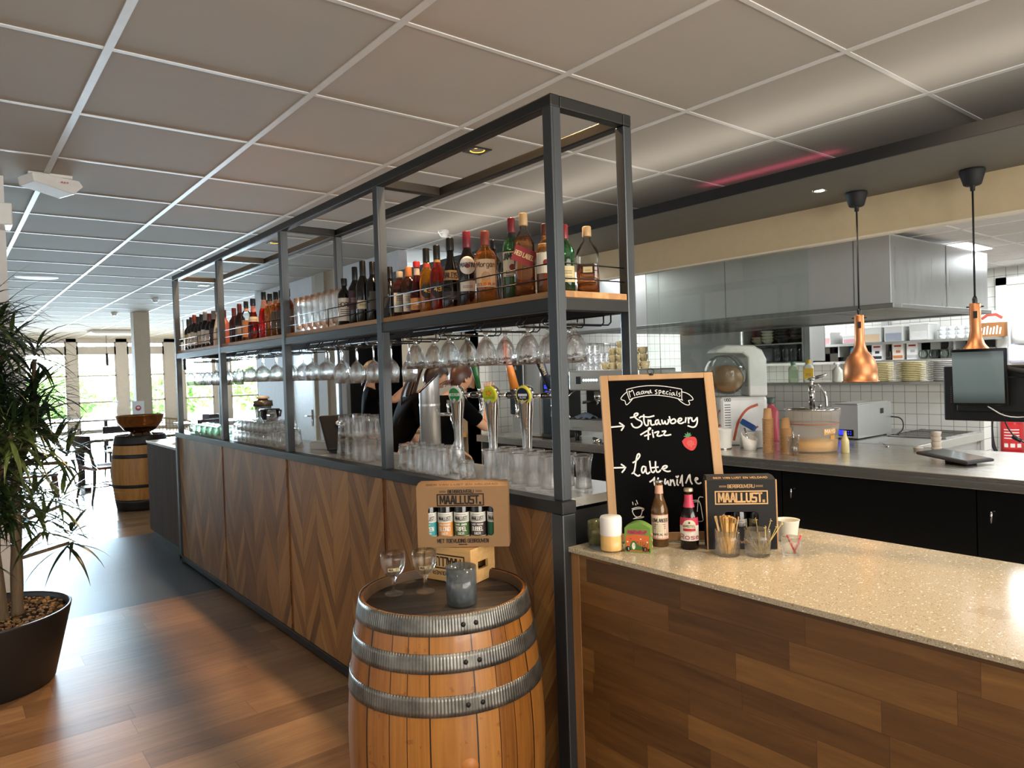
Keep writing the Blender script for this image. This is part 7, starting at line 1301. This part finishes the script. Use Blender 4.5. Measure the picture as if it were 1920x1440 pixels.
def person(label, pos, face, J, hair, haircol, head_pitch=0., head_yaw=0.):
    fx, fy = face; X = Matrix.Translation((pos[0], pos[1], 0)) @ Matrix.Rotation(math.atan2(-fx, fy), 4, 'Z')
    V, E, rd = [], [], []
    def vert(p, r, par=None):
        V.append(Vector(p)); rd.append(r)
        if par is not None: E.append((par, len(V)-1))
        return len(V)-1
    pe = vert(J['pelvis'], (.15, .11)); s1 = vert(J['spine'], (.125, .095), pe); ch = vert(J['chest'], (.145, .105), s1); nb = vert(J['neck'], .066, ch); hb = vert(J['head0'], .05, nb)
    HC = Vector(J['head']); hm = vert(HC*.7+Vector(J['head0'])*.3, .055, hb)
    for sd in (-1, 1):
        k = 'R' if sd > 0 else 'L'
        sh = vert(J['sh'+k], .062, ch); ew = vert((Vector(J['sh'+k])+Vector(J['el'+k]))/2, .048, sh); el = vert(J['el'+k], .040, ew); fm = vert((Vector(J['el'+k])*.6+Vector(J['wr'+k])*.4), .037, el); wr = vert(J['wr'+k], .026, fm)
        d = (Vector(J['wr'+k])-Vector(J['el'+k])).normalized(); hd = (d*.75+Vector(J.get('hd'+k, d))*.6).normalized(); sv = hd.cross(Vector((0, 0, 1))); sv = sv.normalized() if sv.length > .2 else Vector((sd, 0, 0)); nv = sv.cross(hd).normalized()
        pm = vert(Vector(J['wr'+k])+hd*.05, (.034, .018), wr)
        for i, (a, l) in enumerate(((-.030, .068), (-.010, .082), (.010, .078), (.028, .062))):
            f0 = vert(V[pm]+hd*.035+sv*a, .0095, pm); f1 = vert(V[f0]+hd*l*.5+sv*a*.25-nv*.006, .0088, f0); vert(V[f1]+(hd*.8-nv*.6).normalized()*l*.45, .0076, f1)
        t0 = vert(Vector(J['wr'+k])+hd*.03+sv*(-.034), .012, pm); t1 = vert(V[t0]+(hd*.6-sv*.7).normalized()*.034, .0105, t0); vert(V[t1]+(hd-nv*.3).normalized()*.03, .009, t1)
        hp = vert(J['hip'+k], .095, pe); th = vert((Vector(J['hip'+k])+Vector(J['kn'+k]))/2, .078, hp); kn = vert(J['kn'+k], .056, th); cf = vert(Vector(J['kn'+k])*.62+Vector(J['an'+k])*.38, .055, kn); an = vert(J['an'+k], .036, cf); vert(Vector(J['an'+k])+Vector((0, .13, -.055)), (.04, .026), an)
    vs, fs = skin('person', V, E, rd, 0, 2)
    m = MB(); m.add(vs, fs, 0, True)
    HX = Matrix.Translation(HC) @ Matrix.Rotation(head_yaw, 4, 'Z') @ Matrix.Rotation(-head_pitch, 4, 'X')
    hv = []; nu, nv_ = 28, 20
    def hp_(th, ph):
        x, y, z = math.sin(ph)*math.cos(th), math.sin(ph)*math.sin(th), math.cos(ph)
        w = .077*(1-.26*max(0, -z)**1.3); dpt = .097*(1-.10*max(0, -z))
        p = Vector((x*w, y*dpt, z*.118))
        if y > .3: p.y += .016*math.exp(-((x/.16)**2+((z+.16)/.16)**2))*1.3-.010*math.exp(-(((abs(x)-.36)/.16)**2+((z-.08)/.13)**2))+.008*math.exp(-((x/.3)**2+((z+.72)/.16)**2))
        return p
    for j in range(nv_+1):
        for i in range(nu): hv.append(hp_(2*PI*i/nu, PI*j/nv_))
    m.add(hv, [(j*nu+i, (j+1)*nu+i, (j+1)*nu+(i+1) % nu, j*nu+(i+1) % nu) for j in range(nv_) for i in range(nu)], 0, True, HX)
    for sd in (-1, 1):
        m.lathe([(0, -.012), (.018, -.008), (.030, .0), (.026, .006), (.012, .004), (0, -.002)], 14, X=HX @ T3(sd*.076, -.004, -.012, 0, 0, sd*1.35) @ Matrix.Diagonal((1.15, .72, 1, 1)))
        m.lathe([(0, -.011), (.009, -.007), (.011, 0), (.009, .007), (0, .011)], 12, mi=1, X=HX @ T3(sd*.029, .078, .008)); m.lathe([(0, -.006), (.005, -.003), (.005, .003), (0, .006)], 10, mi=2, X=HX @ T3(sd*.029, .0865, .008))
    m.tube([(-.022, .086, -.062), (0, .092, -.060), (.022, .086, -.062)], [.003, .006, .003], 8, 3, X=HX)
    body = m.build('person', [SKIN]+EYE); body.matrix_world = X; tag(body, label, 'person')
    # black T-shirt
    def cloth(name, mat, V2, E2, r2, root=0):
        a, f = skin(name, V2, E2, r2, root, 2); q = MB(); q.add(a, f, 0, True); return q.build(name, mat, body)
    sv_ = [Vector(J['pelvis'])-Vector((0, 0, .06)), Vector(J['pelvis'])+Vector((0, 0, .05)), J['spine'], J['chest'], Vector(J['neck'])-Vector((0, 0, .015))]; se = [(0, 1), (1, 2), (2, 3), (3, 4)]; sr = [(.175, .13), (.165, .125), (.142, .112), (.162, .122), .078]
    for k in 'LR':
        a = Vector(J['sh'+k]); e = Vector(J['el'+k]); b0 = len(sv_); sv_ += [a, a*.55+e*.45, a*.22+e*.78]; se += [(3, b0), (b0, b0+1), (b0+1, b0+2)]; sr += [.078, .066, .062]
    blk = J.get('shirt', '#060607')
    cloth('t_shirt', P(blk, .95, spec=.05), [Vector(v) for v in sv_], se, sr, 0)
    tv = [Vector(J['pelvis'])+Vector((0, 0, .06)), Vector(J['pelvis'])-Vector((0, 0, .03))]; te = [(0, 1)]; tr = [(.16, .12), (.165, .125)]
    for k in 'LR':
        b0 = len(tv); h, kn, an = Vector(J['hip'+k]), Vector(J['kn'+k]), Vector(J['an'+k]); tv += [h-Vector((0, 0, .04)), (h+kn)/2, kn, kn*.5+an*.5, an+Vector((0, 0, .03))]; te += [(1, b0)]+[(b0+i, b0+i+1) for i in range(4)]; tr += [.108, .092, .074, .068, .06]
    cloth('trousers', P('#08080a', .95, spec=.05), tv, te, tr, 1)
    for k in 'LR':
        an = Vector(J['an'+k]); q = MB(); q.add(*skin('shoe', [an+Vector((0, -.03, -.045)), an+Vector((0, .05, -.05)), an+Vector((0, .16, -.06))], [(0, 1), (1, 2)], [(.046, .045), (.05, .04), (.046, .03)], 0, 2), 0, True); q.build('shoe', P('#161617', .5), body)
    # hair
    hm_ = G('hair_'+haircol); X_ = hm_.sep(); st = hm_.noise(hm_.scale(hm_.co, (60., 60., 14.)), 1., 3.); hm_.set(color=hm_.mix(st, haircol[0:7], haircol[7:]), rough=.42); hm_ = hm_.m
    q = MB(); hv = []; keep = []
    for j in range(nv_+1):
        for i in range(nu):
            th, ph = 2*PI*i/nu, PI*j/nv_; p = hp_(th, ph); hv.append(p*(1.13+.025*math.sin(th*9+ph*5))+Vector((0, -.007, .008)))
    for j in range(nv_):
        for i in range(nu):
            th, ph = 2*PI*(i+.5)/nu, PI*(j+.5)/nv_; y = math.sin(ph)*math.sin(th); z = math.cos(ph)
            if z > .60 or (y < .30 and z > -.05+1.6*max(0, y-.05)) or (y < .02 and z > -.40) or (y < -.25 and z > -.80): keep.append((j*nu+i, (j+1)*nu+i, (j+1)*nu+(i+1) % nu, j*nu+(i+1) % nu))
    q.add(hv, keep, 0, True, HX)
    if hair == 'pony':
        for k in range(26):
            a, c = R.gauss(0, .018), R.gauss(0, .014); q.tube(smooth([HX @ Vector((a*.3, -.10, .055+c*.3)), HX @ Vector((a, -.15, .06+c)), HX @ Vector((a*1.4, -.19+c, -.02))]+[HX.translation+Vector((a*2+w_[0], w_[1]+c*2, w_[2])) for w_ in J['tail']], 2), [.012]*4+[.011]*30, 5) if 0 else None
            pts = smooth([HX @ Vector((a*.3, -.10, .055+c*.3)), HX @ Vector((a, -.15, .06+c)), HX @ Vector((a*1.4, -.19+c, -.02))]+[HC+Vector((a*2+w_[0], w_[1]+c*2, w_[2]+R.uniform(-.03, .03))) for w_ in J['tail']], 2); n_ = len(pts)
            q.tube(pts, [.011*(1-.75*(i/n_)**2)+.002 for i in range(n_)], 5)
    else:
        bc = Vector(J['bun']); rb = J.get('bunr', .042)
        for k in range(30):
            ax = Vector((R.gauss(0, 1), R.gauss(0, 1), R.gauss(0, 1))).normalized(); u = ax.orthogonal().normalized(); v = ax.cross(u); r = rb*R.uniform(.6, 1.15)
            q.tube([HX @ (bc+(u*math.cos(t_*PI/7)+v*math.sin(t_*PI/7))*r) for t_ in range(14)], .009, 5, closed=False)
        for k in range(14):
            a = R.gauss(0, .4); q.tube(smooth([HX @ Vector((.07*math.sin(a), -.085*math.cos(a), -.06)), HX @ Vector((.08*math.sin(a), -.11, -.09)), HX @ Vector((.08*math.sin(a)+R.gauss(0, .01), -.12, -.12-R.random()*.03))], 1), .003, 4)
    q.build('hair', hm_, body)
    return body
base = dict(pelvis=(0, 0, .98), spine=(0, .01, 1.16), chest=(0, 0, 1.36), neck=(0, -.01, 1.49), head0=(0, .0, 1.56), head=(0, .025, 1.665), shL=(-.175, 0, 1.43), shR=(.175, 0, 1.43), elL=(-.24, -.02, 1.14), elR=(.24, -.02, 1.14), wrL=(-.23, .14, .93), wrR=(.23, .14, .93), hipL=(-.095, 0, .93), hipR=(.095, 0, .93), knL=(-.10, .03, .50), knR=(.10, .03, .50), anL=(-.105, -.01, .09), anR=(.105, -.01, .09))
j1 = dict(base, neck=(0, .0, 1.51), head0=(0, .02, 1.58), head=(0, .05, 1.70), shL=(-.185, .02, 1.46), shR=(.185, .02, 1.46), chest=(0, 0, 1.38), elL=(-.20, .27, 1.36), wrL=(-.10, .44, 1.53), elR=(.22, .28, 1.38), wrR=(.12, .46, 1.58), hdL=(.4, .6, .1), hdR=(-.4, .6, .2), bun=(0, -.125, .02), bunr=.05)
person('person in black T-shirt with light hair bun reaching up by the dark doorway', (3.82, 7.42), (.88, -.38), j1, 'bun', '#8a7356#b59a74', .05)
j2 = dict(base, pelvis=(0, -.16, .97), spine=(0, -.06, 1.15), chest=(0, .07, 1.35), neck=(0, .15, 1.475), head0=(0, .20, 1.535), head=(0, .27, 1.63), shL=(-.17, .06, 1.425), shR=(.17, .06, 1.425), elL=(-.21, .06, 1.13), elR=(.21, .10, 1.13), wrL=(-.17, .22, .94), wrR=(.17, .26, .95), hipL=(-.095, -.16, .92), hipR=(.095, -.16, .92), knL=(-.10, -.08, .50), knR=(.10, -.08, .50), anL=(-.105, -.12, .09), anR=(.105, -.12, .09), tail=[(-.02, -.26, -.14), (-.03, -.27, -.26), (-.04, -.26, -.36)])
person('person in black T-shirt with a long brown ponytail bending over the work area', (3.27, 5.62), (.86, -.22), j2, 'pony', '#1d1411#3d2b22', .75)
j3 = dict(base, pelvis=(0, -.12, .96), spine=(0, -.05, 1.14), chest=(0, .05, 1.34), neck=(0, .12, 1.47), head0=(0, .17, 1.53), head=(0, .23, 1.625), shL=(-.185, .04, 1.42), shR=(.185, .05, 1.42), elL=(-.22, .10, 1.13), wrL=(-.15, .30, 1.02), elR=(.29, .22, 1.22), wrR=(.17, .37, 1.46), hdR=(-.1, .1, .9), hipL=(-.095, -.12, .91), hipR=(.095, -.12, .91), knL=(-.10, -.06, .49), knR=(.10, -.06, .49), anL=(-.105, -.10, .09), anR=(.105, -.10, .09), bun=(0, -.06, .135), bunr=.045)
person('person in black T-shirt with curly red-brown bun and raised hand behind the taps', (3.09, 4.80), (.74, .10), j3, 'bun', '#2a1712#5a3224', .55)
# prototypes parked below the floor are removed
for _o in list(bpy.data.objects):
    if _o.location.z < -40: bpy.data.objects.remove(_o)
bpy.context.view_layer.update()
